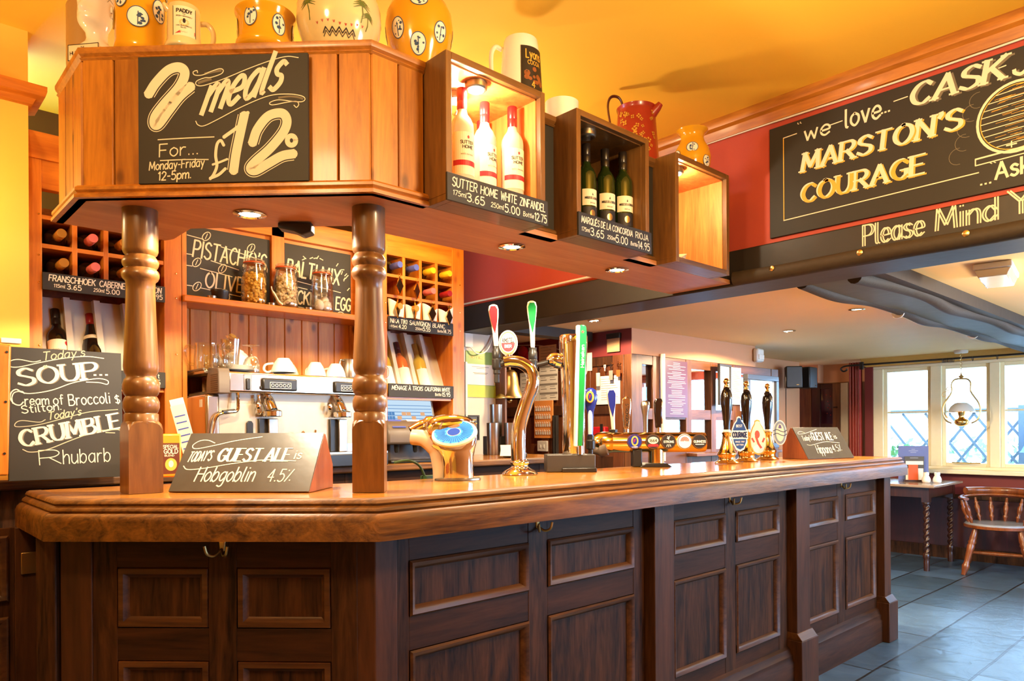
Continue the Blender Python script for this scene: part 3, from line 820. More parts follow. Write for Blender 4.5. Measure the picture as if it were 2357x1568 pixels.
# frame of the slanted front is one board thick in front of the panels
for a, b in ((-.81, -.742), (-.483, -.405), (-.142, -.07)): Lf('stile', B(a, b, -.012, 0, 0, 1.012), oak_dark, .001)
for a, b in ((0, .2), (.668, .758), (.926, 1.012)):
    for c in ((-.742, -.483), (-.405, -.142)): Lf('rail', B(c[0], c[1], -.0115, 0, a, b), oak_dark_x, .001)
m = MB(); m.box(-.90, -.81, -.018, .06, 0, 1.012)
Lf('end_board', m, oak_post, .003)
m = MB(); m.box(-.962, -.905, -.03, .06, 0, 1.012)
Lf('end_post', m, oak_dark, .004)
coat_hook(lf, -.444, -.012, .995)
for x, z in ((.675, .995), (1.90, .995), (3.09, .995)): coat_hook(front, x, .08, z)

top = E('bar_worktop', 'varnished oak bar top with moulded edge and worn overhanging lip', 'worktop', (0, 0, 0))
PATH = [(-.613, 1.04), (-.613, .613), (0, 0), (3.76, 0), (3.79, .03), (3.79, .56)]
tp = MB().prism([(p[0], p[1]) for p in PATH] + [(.30, .56), (.17, .60), (-.13, .90), (-.15, 1.04)], 1.088, 1.1195)
P(tp, 'top', top_oak, top)
rev = list(reversed(PATH))
P(MB().sweep(PATH, [(-.03, 1.09), (-.03, 1.1205), (0, 1.1205), (.008, 1.117), (.012, 1.109), (.009, 1.103), (.012, 1.101), (.019, 1.096), (.021, 1.090), (.018, 1.086), (.018, 1.080), (-.03, 1.080)], left=False), 'edge_moulding', lip_oak, top, angle=50)
P(MB().sweep(PATH, [(-.05, 1.012), (.022, 1.012), (.033, 1.018), (.038, 1.012), (.038, 1.062), (.034, 1.075), (.026, 1.083), (.01, 1.086), (-.05, 1.086)], left=False), 'lip', lip_oak, top, angle=50)
P(MB().prism([(-.58, 1.012), (-.58, .63), (.02, .03), (3.74, .03), (3.74, .55), (.3, .55), (-.14, .9), (-.15, 1.03)], 1.0125, 1.087), 'underboard', oak_dark_x, top)

# hinged gate at the far left end of the counter
gate = E('bar_gate', 'dark panelled bar gate hinged to the counter end below the soup chalkboard', 'gate', (0, 0, 0))
q = MB(); q.box(-1.35, -.60, 1.00, 1.012, 0, 1.012); P(q, 'leaf', oak_dark, gate, .002)
P(MB().mould(-1.30, -.675, .79, .99, [(a, 1.0 + b - .006) for a, b in PANEL_PROF]), 'moulding', oak_edge, gate)
P(MB().mould(-1.30, -.675, .1, .745, [(a, 1.0 + b - .006) for a, b in PANEL_PROF]), 'moulding', oak_edge, gate)
q = MB(); q.box(-.66, -.585, .985, 1.0, 0, 1.012); P(q, 'stile', oak_post, gate, .002)
q = MB(); q.box(-.645, -.60, .975, .985, .87, .935)
q.cyl((-.598, .972, .868), (-.598, .972, .937), .006)
P(q, 'hinge', brass_old, gate, .001)

# ================================================================== CANOPY
ZB, ZT = 1.965, 2.392
can = E('bar_canopy', 'pine clad canopy hanging over the bar on two turned posts', 'canopy', (0, 0, 0))
OUT = [(-.545, 1.0), (-.545, .69), (.05, .095), (1.94, .095)]
INN = [(1.94, .42), (.165, .42), (-.205, .79), (-.205, .96), (-.22, 1.0)]
P(MB().prism(OUT + INN, ZB, ZB + .018), 'soffit', soffit_ply, can)
P(MB().prism([(-.53, .985), (-.53, .70), (.06, .11), (.236, .11), (.236, .301), (1.94, .301)] + [(1.94, .40), (.15, .40), (-.22, .77), (-.22, .985)], ZT - .03, ZT), 'top_board', pine_trim, can)
def cladding(a, b, name='cladding', gaps=.1, mat=pine):
    """vertical boards between plan points a and b"""
    a = Vector(a); b = Vector(b); L = (b - a).length
    ang = math.degrees(math.atan2((b - a).y, (b - a).x))
    m = MB(); n = max(1, round(L / .0925)); wd = L / n
    for i in range(n):
        m.prism([(i * wd + .0012, 0), (i * wd + .0045, -.005), ((i + 1) * wd - .0045, -.005), ((i + 1) * wd - .0012, 0), ((i + 1) * wd - .0012, .012), (i * wd + .0012, .012)], ZB + .018, ZT - .005)
    o = P(m, name, mat, can, 0, 30); o.location = (a.x, a.y, 0); o.rotation_euler = (0, 0, R(ang)); return o
cl = cladding((-.532, .698), (.056, .110))
cl2 = cladding((.056, .110), (.236, .110))
cl3 = cladding((-.532, 1.0), (-.532, .698))
for a, b in ((.642, .795), (1.201, 1.375), (1.773, 1.94)): P(B(a, b, .110, .122, ZB + .018, ZT - .03), 'dark_panel', board_black, can)
P(B(.17, 1.94, .405, .42, ZB + .018, ZT - .005), 'back_panel', box_wood_x, can)
bp = P(B(0, .54, 0, .012, ZB + .018, ZT - .005), 'back_panel', pine, can); bp.location = (-.21, .79, 0); bp.rotation_euler = (0, 0, R(-45))
BOT = [(-.02, ZB), (.014, ZB), (.014, ZB + .010), (.006, ZB + .016), (.012, ZB + .022), (.012, ZB + .030), (.004, ZB + .037), (-.02, ZB + .037)]
P(MB().sweep(OUT[:3] + [(.236, .095)], BOT), 'bottom_moulding', pine_trim, can, angle=25)
TOPM = [(-.02, ZT - .03), (.004, ZT - .03), (.010, ZT - .024), (.004, ZT - .020), (.012, ZT - .012), (.014, ZT - .006), (.014, ZT + .004), (-.02, ZT + .004)]
P(MB().sweep([(-.532, 1.0), (-.532, .698), (.056, .110), (.236, .110)], TOPM), 'top_moulding', pine_trim, can, angle=25)
P(MB().sweep([(.64, .110), (.80, .110)], TOPM), 'top_moulding', box_wood_x, can, angle=25)
P(MB().sweep([(1.2, .110), (1.38, .110)], TOPM), 'top_moulding', box_wood_x, can, angle=25)
for a, b in ((.64, .80), (1.2, 1.38)):
    P(MB().sweep([(a, .110), (b, .110)], BOT), 'bottom_moulding', box_wood_x, can, angle=25)
# soffit spots
def soffit_spot(x, y, label, pw):
    d = E('soffit_downlight', label, 'light', (x, y, ZB), group='downlights in the canopy soffit')
    P(MB().lathe([(.031, .0), (.047, .0), (.049, -.004), (.036, -.007), (.030, -.001)], 28), 'ring', chrome, d)
    P(MB().lathe([(0, -.002), (.031, -.002), (.031, .002), (0, .002)], 24), 'lens', lit_bulb, d)
    l = lamp('soffit_beam', 'SPOT', (x, y, ZB - .012), pw, (1, .80, .54), spot_size=R(154), spot_blend=.10, shadow_soft_size=.022)
    l.rotation_euler = (0, 0, 0)
soffit_spot(-.128, .505, 'round chrome downlight lit in the canopy soffit between the two posts', 95)
soffit_spot(.733, .261, 'round chrome downlight lit in the soffit below the pink wine box', 70)
soffit_spot(1.311, .246, 'round chrome downlight lit in the soffit below the green bottle box', 60)
# black cable bracket under the soffit
br = T(MB().extrude_y([(0, 0), (.105, 0), (.105, -.03), (.075, -.04), (.05, -.028), (0, -.018)], -.05, .0), 'cable_bracket', black_pl, 'small black bracket under the soffit behind the chalkboard canopy', 'bracket', (.0, .56, 1.962), rz=-40, bevel=.004)

# turned posts
PR_ = [(.049, 1.945), (.049, 1.843), (.046, 1.834), (.040, 1.828), (.044, 1.822), (.050, 1.812), (.0505, 1.806), (.049, 1.799), (.043, 1.789), (.048, 1.783), (.0515, 1.773), (.0515, 1.766), (.048, 1.757), (.0405, 1.750), (.0400, 1.72), (.0415, 1.66), (.0445, 1.58), (.0475, 1.515), (.0485, 1.494), (.046, 1.479), (.041, 1.470), (.0415, 1.463),
       (.047, 1.457), (.051, 1.443), (.051, 1.428), (.047, 1.414), (.042, 1.408), (.046, 1.402), (.050, 1.390), (.050, 1.374), (.046, 1.362), (.043, 1.358), (.047, 1.354), (.0475, 1.326)]
def bar_post(loc, rz, label, half):
    p = E('bar_post', label, 'post', (loc[0], loc[1], 0), rz=rz, group='turned posts carrying the canopy')
    P(MB().lathe([(r, z + .02) if z > 1.94 else (r, z) for r, z in reversed(PR_)], 40), 'turned_shaft', turned_oak, p, angle=60)
    # square block whose faces end in an arch
    m = MB(); h = half; n = 10
    ring0 = []; 
    vs = []; fs = []
    zb = 1.1205; zs = 1.305; zt = 1.332
    per = []
    for side in range(4):
        a = side * math.pi / 2
        for i in range(n):
            t = -1 + 2 * i / n
            x, y = t * h, -h
            zz = zs + (zt - zs) * (1 - t * t) ** .5 if abs(t) < 1 else zs
            per.append((x * math.cos(a) - y * math.sin(a), x * math.sin(a) + y * math.cos(a), zz))
    k = len(per)
    vs = [(x, y, zb) for x, y, z in per] + per + [(x * .92, y * .92, z + .004) for x, y, z in per] + [(.045 * x / math.hypot(x, y), .045 * y / math.hypot(x, y), 1.335) for x, y, z in per]
    for lv in range(3):
        for i in range(k): fs.append((lv * k + i, lv * k + (i + 1) % k, (lv + 1) * k + (i + 1) % k, (lv + 1) * k + i))
    fs.append(tuple(reversed(range(k)))); fs.append(tuple(range(3 * k, 4 * k)))
    m.add(vs, fs)
    P(m, 'base_block', turned_oak, p, angle=30)
bar_post((-.385, .690), 0, 'turned wooden canopy post between the soup chalkboard and the slanted ale sign', .047)
bar_post((.115, .222), -38, 'turned wooden canopy post between the slanted ale sign and the eye badge font', .046)

# ================================================================== DISPLAY BOXES, PRICE STRIPS
def face_cam(x, y, off=0):
    return math.degrees(math.atan2(CAM_X - x, -(CAM_Y - y))) + off
def display_box(x0, x1, label, back, lining, lights, lit):
    b = E('display_box', label, 'box', (x0, 0, 0), group='wooden display boxes set into the canopy')
    w = x1 - x0; t = .021; z0, z1 = ZB, 2.398
    for a, c in ((0, t), (w - t, w)):
        P(B(a, c, 0, .30, z0 + .019, z1).box(a, c, 0, .094, z0, z0 + .019), 'side', box_wood, b, .0015)
    P(B(t, w - t, .0, .30, z1 - t, z1), 'top', box_wood_x, b, .0015)
    P(B(t, w - t, .0, .094, z0, z0 + t), 'bottom', box_wood_x, b, .0015)
    P(B(t, w - t, .02, .29, z0 + t + .002, 2.048 if back != 'dark' else z0 + t + .006), 'inner_floor', lining, b)
    if back == 'full':
        P(B(t, w - t, .285, .30, z0 + t, z1 - t), 'back', lining, b)
    elif back == 'dark':
        P(B(t, w - t, .285, .30, z0 + t, z1 - t), 'back', lining, b)
        P(B(t, t + .004, .02, .285, z0 + .03, z1 - t), 'grey_lining', plain('grey felt', '#6d675e', .8), b)
    else:
        P(B(t, w - t, .285, .30, z0 + t, 2.16), 'back', lining, b)
    P(B(w - t - .004, w - t, .02, .285, z0 + .03, z1 - t), 'lining', lining, b)
    P(B(t, w - t, .02, .285, z1 - t - .004, z1 - t), 'ceiling_lining', lining, b)
    for lx, ly in lights:
        pk = P(MB().lathe([(.030, -.022), (.034, -.018), (.035, 0), (0, 0)], 24, (lx - x0, ly, z1 - t - .004)), 'puck_light', steel, b)
        P(MB().lathe([(0, -.0235), (.024, -.0235), (.024, -.019), (0, -.019)], 20, (lx - x0, ly, z1 - t - .004)), 'lens', lit_bulb if lit else clear, pk)
        if lit:
            lamp('box_bulb', 'POINT', (lx, ly, z1 - t - .055), lit, (1, .80, .52), shadow_soft_size=.012)
    return b
def strip(name_, loc, w, h, rz, label, fn, cat='price sign', group='chalk price strips', rot=None, mat=None, th=.008):
    s = E(name_, label, cat, loc, rz=rz, group=group, rot=rot)
    P(B(0, w, 0, th, 0, h), 'board', mat or board_black, s, .001)
    m = MB(); fn(m); flat(m, 'lettering', chalk, s)
    return s
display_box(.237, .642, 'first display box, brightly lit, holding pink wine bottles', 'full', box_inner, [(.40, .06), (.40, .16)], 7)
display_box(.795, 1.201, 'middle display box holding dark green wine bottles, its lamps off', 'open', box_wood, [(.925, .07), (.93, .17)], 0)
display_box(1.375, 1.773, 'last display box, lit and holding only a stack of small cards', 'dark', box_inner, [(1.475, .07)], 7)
def f(m):
    m.text('SUTTER', .018, .043, .026, .0034, width=.092, slant=.08, y=-.0006)
    m.text('HOME', .125, .043, .024, .0034, width=.066, slant=.08, y=-.0006)
    m.text('WHITE', .205, .043, .025, .0034, width=.066, slant=.08, y=-.0006)
    m.text('ZINFANDEL', .285, .043, .024, .0034, width=.112, slant=.06, y=-.0006)
    m.text('175ml', .02, .018, .014, .002, width=.05, slant=.1, y=-.0006); m.text('3.65', .073, .010, .024, .0034, width=.066, y=-.0006)
    m.text('250ml', .165, .013, .014, .002, width=.052, slant=.1, y=-.0006); m.text('5.00', .222, .009, .024, .0034, width=.062, y=-.0006)
    m.text('Bottle', .300, .012, .014, .002, width=.045, slant=.1, y=-.0006); m.text('12.75', .350, .008, .024, .0034, width=.054, y=-.0006)
strip('price_strip', (.233, -.0085, ZB - .002), .412, .080, 0, 'chalk price strip for the white zinfandel below the pink wine box', f)
def f(m):
    m.text('MARQUÉS DE LA', .014, .045, .022, .003, width=.155, slant=.08, y=-.0006)
    m.text('CONCORDIA', .178, .045, .021, .003, width=.115, slant=.08, y=-.0006); m.text('RIOJA', .312, .045, .022, .003, width=.075, y=-.0006)
    m.text('175ml', .014, .017, .013, .002, width=.042, slant=.1, y=-.0006); m.text('3.65', .060, .009, .026, .0034, width=.07, y=-.0006)
    m.text('250ml', .150, .013, .013, .002, width=.045, slant=.1, y=-.0006); m.text('5.00', .198, .009, .026, .0034, width=.066, y=-.0006)
    m.text('Bottle', .282, .013, .013, .002, width=.04, slant=.1, y=-.0006); m.text('14.95', .326, .009, .026, .0034, width=.07, y=-.0006)
strip('price_strip', (.793, -.0085, ZB - .002), .410, .080, 0, 'chalk price strip for the rioja below the green bottle box', f)

# ---- bottles
def wrap(m, r):
    m.v = [((r - y) * math.sin(x / r), -(r - y) * math.cos(x / r), z) for x, y, z in m.v]; return m
def patch(r, a0, a1, z0, z1, y=-.0006, n=14):
    m = MB()
    for i in range(n):
        x0 = R(a0 + (a1 - a0) * i / n) * r; x1 = R(a0 + (a1 - a0) * (i + 1) / n) * r
        m.add([(x0, y, z0), (x1, y, z0), (x1, y, z1), (x0, y, z1)], [(0, 1, 2, 3)])
    return wrap(m, r)
def ellipse_patch(r, cx, cz, rx, rz_, y=-.0008, n=24, rings=4):
    m = MB(); vs = [(cx, y, cz)]; fs = []
    for j in range(1, rings + 1):
        for i in range(n):
            a = 2 * math.pi * i / n; k = j / rings
            vs.append((cx + rx * k * math.cos(a), y, cz + rz_ * k * math.sin(a)))
    for i in range(n): fs.append((0, 1 + i, 1 + (i + 1) % n))
    for j in range(rings - 1):
        for i in range(n):
            a = 1 + j * n + i; b_ = 1 + j * n + (i + 1) % n; fs.append((a, a + n, b_ + n, b_))
    return m.add(vs, fs)
BORD = [(0, .0), (.033, .0), (.0365, .004), (.037, .012), (.037, .185), (.0355, .198), (.029, .214), (.019, .228), (.0155, .238), (.0145, .25), (.0145, .30), (.0155, .302), (.0155, .309), (0, .309)]
BURG = [(0, 0), (.036, 0), (.040, .004), (.041, .014), (.041, .135), (.038, .165), (.030, .20), (.021, .235), (.016, .262), (.0145, .28), (.0145, .297), (.016, .299), (.016, .306), (0, .306)]
PROTO = {}
def bottle(kind, loc, rz, label, group, rot=None):
    if kind in PROTO:
        return dup(PROTO[kind], loc, rz, label, group, rot)
    body, foil, prof, lab = KINDS[kind]
    r = max(p[0] for p in prof)
    b = E('wine_bottle', label, 'bottle', loc, rz=rz, group=group, rot=rot)
    P(MB().lathe(prof, 28), 'glass_body', body, b, angle=50)
    P(MB().lathe([(.0157, .243), (.0163, .246), (.0163, .268), (.0158, .269), (.0163, .270), (.0165, .309), (.0155, .3105), (0, .3105)], 22), 'foil_capsule', foil, b)
    lab(b, r)
    PROTO[kind] = b
    return b
def lab_sutter(b, r):
    P(patch(r, -72, 72, .035, .165), 'label', paper_cream, b)
    P(patch(r, -72, 72, .062, .078, -.001), 'label_band', red_ink, b)
    m = MB(); m.text('SUTTER', -.021, .128, .0095, .0016, width=.044, y=-.0012); m.text('HOME', -.014, .114, .0095, .0016, width=.034, y=-.0012)
    flat(wrap(m, r), 'lettering', ink, b)
    m = MB(); m.text('WHITE ZINFANDEL', -.02, .094, .004, .0006, width=.044, y=-.0012); flat(wrap(m, r), 'small_print', ink_grey, b)
    flat(wrap(ellipse_patch(r, .004, .149, .0035, .005, -.0012), r), 'label_emblem', red_ink, b)
def lab_rioja(b, r):
    P(patch(r, -62, 62, .075, .135), 'label', paper_cream, b)
    P(patch(r, -58, 58, .022, .070, -.0006), 'lower_label', ink, b)
    m = MB(); m.text('MARQUES DE LA CONCORDIA', -.03, .098, .008, .0010, width=.06, y=-.0012); m.text('RIOJA', -.01, .082, .004, .0007, width=.02, y=-.0012)
    m.add([(0 - .003, -.0012, .112), (.003, -.0012, .112), (0, -.0012, .122)], [(0, 1, 2)])
    flat(wrap(m, r), 'lettering', ink, b)
    flat(wrap(ellipse_patch(r, 0, .046, .011, .013, -.0012), r), 'label_emblem', brass_old, b)
def lab_plain(b, r):
    P(patch(r, -70, 70, .05, .15), 'label', paper, b)
    m = MB()
    for i, (z, w) in enumerate(((.13, .03), (.118, .04), (.10, .026), (.09, .034), (.08, .03))): m.box(-w / 2, w / 2, -.0011, -.0009, z, z + .0016)
    flat(wrap(m, r), 'small_print', ink_grey, b)
def lab_fran(b, r):
    P(patch(r, -75, 75, .03, .165), 'label', paper_cream, b)
    m = MB(); m.text('FRANSCHHOEK', -.028, .115, .008, .0012, width=.056, y=-.0012); m.text('CELLAR', -.016, .102, .007, .0011, width=.032, y=-.0012)
    flat(wrap(m, r), 'lettering', ink_grey, b)
    flat(wrap(ellipse_patch(r, .026, .150, .010, .010, -.0013), r), 'label_seal', red_ink, b)
def lab_burg(b, r):
    P(patch(r, -75, 75, .03, .118), 'label', paper_cream, b)
    P(MB().lathe([(.0325, .190), (.0335, .190), (.0285, .207), (.0275, .207)], 26), 'neck_label', paper_cream, b)
KINDS = {'pink': (pale_gl, foil_red, BORD, lab_sutter), 'green': (green_gl, foil_blk, BORD, lab_rioja), 'fran': (brown_gl, foil_blk, BORD, lab_fran),
         'burg': (brown_gl, foil_red, BURG, lab_burg), 'rose': (rose_gl, plain('maroon foil', '#4a1c1c', .35), BORD, lab_plain), 'white': (white_gl, plain('ochre foil', '#9a6a22', .35), BORD, lab_plain)}
G1 = 'pink wine bottles in the lit display box'
bottle('pink', (.372, .095, 2.0485), -14, 'pink wine bottle standing first in the lit box, against its side', G1)
bottle('pink', (.486, .12, 2.0485), 6, 'pink wine bottle in the middle of the lit box, its label turned aside', G1)
bottle('pink', (.575, .085, 2.0485), -14, 'pink wine bottle beside the bright lining of the lit box', G1)
bottle('pink', (.47, .225, 2.0485), 5, 'pink wine bottle standing behind under the lamp in the lit box', G1)
bottle('pink', (.57, .235, 2.0485), 200, 'pink wine bottle at the back of the lit box, only its neck showing', G1)
G2 = 'green wine bottles in the unlit display box'
GZ = 2.0485
bottle('green', (.985, .125, GZ), -10, 'green wine bottle half hidden by the side of the unlit box', G2)
bottle('green', (1.075, .11, GZ), -22, 'green wine bottle in the middle of the unlit box', G2)
bottle('green', (1.150, .085, GZ), -25, 'green wine bottle last in the unlit box, beside its far side', G2)
cs = E('card_stack', 'small fanned stack of cards on the floor of the last display box', 'cards', (1.47, .06, 1.9925), rz=18)
for i in range(5):
    c = P(B(-.045, .045, -.03, .03, .004 * i, .004 * i + .0035), 'card', paper_cream, cs); c.rotation_euler = (0, 0, R(i * 5)); c.location = (.004 * i, 0, 0)

# ================================================================== THINGS ON THE CANOPY
CT = 2.3965
def medallion(root, r, spots, scale=1.0):
    """oval transfer prints wrapped round a pot: white oval, blue ring and tree pattern; spots = (angle, z, rx, rz, radius)"""
    rgm = random.Random(int(r * 10000))
    for a, z, rx, rz_, rr in spots:
        cx = R(a) * rr
        t = MB(); ellipse_patch_into(t, rr, cx, z, rx, rz_, -.0008); wrap(t, rr)
        q = MB()
        pts = [(cx + rx * math.cos(i * math.pi / 14), z + rz_ * math.sin(i * math.pi / 14)) for i in range(29)]
        q.ribbon(pts, .0022, -.0012)
        q.ribbon([(cx, z - rz_ * .8), (cx + rx * .05, z + rz_ * .5)], .0026, -.0012)
        for i in range(9):
            ax, az = rgm.uniform(-.7, .7), rgm.uniform(-.75, .8)
            if ax * ax + az * az > .62: continue
            s = rgm.uniform(.10, .24)
            q.add([(cx + rx * (ax + s * math.cos(t_ * .9)) , -.0014, z + rz_ * (az + s * .7 * math.sin(t_ * .9))) for t_ in range(7)], [tuple(range(7))])
        wrap(q, rr)
        o = flat(t, 'medallion', ceramic, root); flat(q, 'medallion_print', ink_blue, o)
def ellipse_patch_into(m, r, cx, cz, rx, rz_, y):
    t = ellipse_patch(r, cx, cz, rx, rz_, y); m.add(t.v, t.f)
def pot(name, label, cat, x, y, z, mat, prof, off=0, seg=40):
    o = E(name, label, cat, (x, y, z), rz=face_cam(x, y, off))
    P(MB().lathe(prof, seg), 'body', mat, o, angle=60)
    return o
# stoneware flagon
o = pot('stoneware_flagon', 'tall tan stoneware flagon at the far end behind the white bust', 'flagon', -.487, .945, CT, tan_stone,
        [(0, 0), (.020, 0), (.026, .012), (.033, .03), (.0375, .045), (.038, .06), (.038, .245), (.036, .252), (.030, .258), (0, .258)])
P(MB().lathe([(.0195, .001), (.0265, .012), (.0335, .03), (.0378, .044), (.0382, .05), (.0378, .05)], 40), 'foot', cream_gl, o)
# phrenology head
hx, hy = -.478, .80
hd = E('phrenology_bust', 'glossy white phrenology head bust beside the tall yellow jar', 'bust', (hx, hy, CT), rz=face_cam(hx, hy, -38))
m = MB()
def ring(z, rx, ry, cx=0, cy=0, n=32, face=None):
    out = []
    for i in range(n):
        a = 2 * math.pi * i / n
        x = cx + rx * math.cos(a); y = cy + ry * math.sin(a)
        if face and y < cy:
            t = math.exp(-((x - cx) / .013) ** 2); y -= face[0] * t
            t2 = math.exp(-((abs(x - cx) - .020) / .010) ** 2); y += face[1] * t2
        out.append((x, y, z))
    return out
HR = [(.0, .060, .042, 0, .0, None), (.006, .062, .044, 0, .0, None), (.05, .060, .043, 0, .002, None), (.066, .05, .04, 0, .006, None), (.078, .034, .032, 0, .008, None), (.09, .029, .030, 0, .010, None), (.108, .029, .031, 0, .008, None), (.118, .034, .036, 0, .002, (.003, 0)),
      (.124, .038, .042, 0, -.002, (.006, 0)), (.132, .042, .046, 0, -.002, (.004, .0)), (.139, .0435, .049, 0, -.001, (.007, 0)), (.144, .044, .0495, 0, .0, (.003, 0)), (.149, .0445, .051, 0, .001, (.007, 0)), (.156, .045, .053, 0, .003, (.016, 0)), (.163, .0455, .054, 0, .004, (.015, .002)), (.172, .046, .055, 0, .006, (.010, .004)),
      (.181, .047, .056, 0, .008, (.006, .006)), (.190, .0475, .058, 0, .009, (.005, .001)), (.20, .048, .060, 0, .010, (.001, 0)), (.22, .0475, .060, 0, .012, None), (.24, .043, .054, 0, .013, None), (.256, .033, .042, 0, .013, None), (.266, .018, .024, 0, .013, None), (.269, .001, .001, 0, .013, None)]
vs = []; fs = []
for z, rx, ry, cx, cy, fc in HR: vs += ring(z, rx, ry, cx, cy, 32, fc)
for i in range(len(HR) - 1):
    for k in range(32): fs.append((i * 32 + k, i * 32 + (k + 1) % 32, (i + 1) * 32 + (k + 1) % 32, (i + 1) * 32 + k))
fs.append(tuple(reversed(range(32)))); m.add(vs, fs)
b_ = P(m, 'head', ceramic, hd, angle=80)
for sg in (-1, 1):
    e_ = P(MB().tube(catmull([(sg * .046, .012, .160), (sg * .052, .022, .158), (sg * .054, .027, .172), (sg * .052, .024, .186), (sg * .048, .012, .187), (sg * .049, .012, .172)], 5), .0045, 8), 'ear', ceramic, b_)
pl = P(B(-.05, .05, -.049, -.043, .004, .052), 'name_plate', paper_cream, hd, .001)
m = MB(); m.text('THE', -.008, .038, .006, .0008, y=-.0496); m.text('HUMAN MIND', -.042, .020, .011, .0016, width=.086, y=-.0496); flat(m, 'lettering', ink, pl)
m = MB().rectframe(-.05, .05, .004, .052, .002, -.0494, -.0492); flat(m, 'border', ink, pl)
m = MB()
for zc, th0, th1 in ((.205, -80, 120), (.222, -100, 100), (.238, -60, 140)):
    pts = []
    for i in range(30):
        a = R(th0 + (th1 - th0) * i / 29 - 90); zz = zc + .004 * math.sin(i * .9)
        q = [h for h in HR if h[0] <= zz][-1]; q2 = [h for h in HR if h[0] > zz][0]; t = (zz - q[0]) / (q2[0] - q[0])
        rx = q[1] + (q2[1] - q[1]) * t + .0004; ry = q[2] + (q2[2] - q[2]) * t + .0006; cy = q[4] + (q2[4] - q[4]) * t
        pts.append((rx * math.cos(a), cy + ry * math.sin(a), zz))
    m.tube(pts, .0007, 5)
for an in (-60, -30, 5, 40, 75):
    pts = []
    for i in range(12):
        zz = .196 + .05 * i / 11; a = R(an - 90 + 6 * math.sin(i * .6))
        q = [h for h in HR if h[0] <= zz][-1]; q2 = [h for h in HR if h[0] > zz][0]; t = (zz - q[0]) / (q2[0] - q[0])
        rx = q[1] + (q2[1] - q[1]) * t + .0004; ry = q[2] + (q2[2] - q[2]) * t + .0006; cy = q[4] + (q2[4] - q[4]) * t
        pts.append((rx * math.cos(a), cy + ry * math.sin(a), zz))
    m.tube(pts, .0007, 5)
P(m, 'region_lines', ink_grey, b_)
# tall yellow jar
o = pot('yellow_jar', 'tall yellow jar with blue oval medallions between the bust and the whiskey mug', 'jar', -.392, .65, CT, yellow_gl,
        [(0, 0), (.060, 0), (.066, .006), (.071, .016), (.070, .028), (.068, .04), (.0675, .05), (.0695, .16), (.0710, .27), (.070, .29), (.064, .30), (0, .30)])
medallion(o, .07, [(-45, .150, .021, .030, .0712), (43, .128, .021, .033, .0712), (-6, .092, .028, .029, .0708), (2, .205, .030, .03, .0716), (-95, .11, .024, .03, .071), (88, .2, .024, .03, .071)])
# whiskey jug
px_, py_ = -.312, .52
o = E('whiskey_mug', 'cream whiskey mug with a framed label beside the tall yellow jar', 'mug', (px_, py_, CT), rz=face_cam(px_, py_, 4))
q = MB().lathe([(0, 0), (.049, 0), (.052, .004), (.0515, .012), (.0475, .02), (.046, .03), (.0445, .09), (.0430, .118), (.0432, .124), (.041, .126), (.039, .118), (.038, .03), (0, .028)], 40)
P(q, 'body', cream_gl, o, angle=60)
P(MB().tube([(-.040, 0, .114), (-.050, -.004, .122), (-.055, -.006, .1265)], [.012, .008, .004], 10), 'spout', cream_gl, o)
P(MB().tube(catmull([(.042, 0, .092), (.062, 0, .096), (.077, 0, .080), (.078, 0, .05), (.066, 0, .026), (.046, 0, .026)], 6), .0072, 12), 'handle', cream_gl, o)
lb_ = P(patch(.0462, -42, 36, .026, .110, -.0006), 'label', paper_cream, o)
m = MB(); x0, x1 = R(-42) * .0462, R(36) * .0462
m.rectframe(x0, x1, .026, .110, .0016, -.0012, -.001)
m.text('PADDY', x0 + .011, .091, .0095, .0024, width=.040, y=-.0012)
m.text('OLD', x0 + .027, .085, .003, .0006, y=-.0012); m.text('IRISH WHISKEY', x0 + .010, .079, .0035, .0006, width=.042, y=-.0012)
m.text('CORK DISTILLERIES CO', x0 + .010, .052, .003, .0005, width=.04, y=-.0012); m.text('IRELAND', x0 + .022, .047, .0025, .0005, width=.014, y=-.0012)
m.add([(-.003 + .004 * math.cos(t), -.0016, .068 + .007 * math.sin(t)) for t in [i * .6 for i in range(10)]], [tuple(range(10))])
flat(wrap(m, .0462), 'lettering', ink, lb_)
m = MB(); m.add([(x0 + .006, -.0013, .031), (x0 + .02, -.0013, .040), (x1 - .003, -.0013, .0435), (x1 - .003, -.0013, .033), (x0 + .02, -.0013, .033)], [(0, 4, 3, 2, 1)])
flat(wrap(m, .0462), 'label_banner', red_ink, lb_)
m = MB(); m.text('Paddy', x0 + .02, .0355, .005, .0009, slant=.2, y=-.0019); flat(wrap(m, .0462), 'banner_lettering', paper_cream, lb_)
m = MB()
for i in range(14):
    a = i * .45; m.ribbon([(-.003 + .008 * math.cos(a), .064 + .007 * math.sin(a)), (-.003 + .013 * math.cos(a), .063 + .010 * math.sin(a))], .0016, -.0012)
flat(wrap(m, .0462), 'label_wreath', chalk_gold, lb_)
# yellow bowl
o = pot('yellow_bowl', 'squat yellow bowl with flared rim and blue medallions beside the elephant vase', 'bowl', -.128, .385, CT, yellow_gl,
        [(0, .004), (.050, .004), (.058, 0), (.068, 0), (.078, .006), (.084, .016), (.083, .026), (.078, .033), (.0755, .045), (.0765, .085), (.079, .102), (.085, .112), (.0855, .118), (.080, .119), (.072, .10), (.07, .04), (0, .035)])
medallion(o, .077, [(-32, .078, .019, .027, .0775), (28, .064, .019, .030, .0772), (-92, .07, .02, .028, .0775), (85, .07, .02, .028, .0775)])
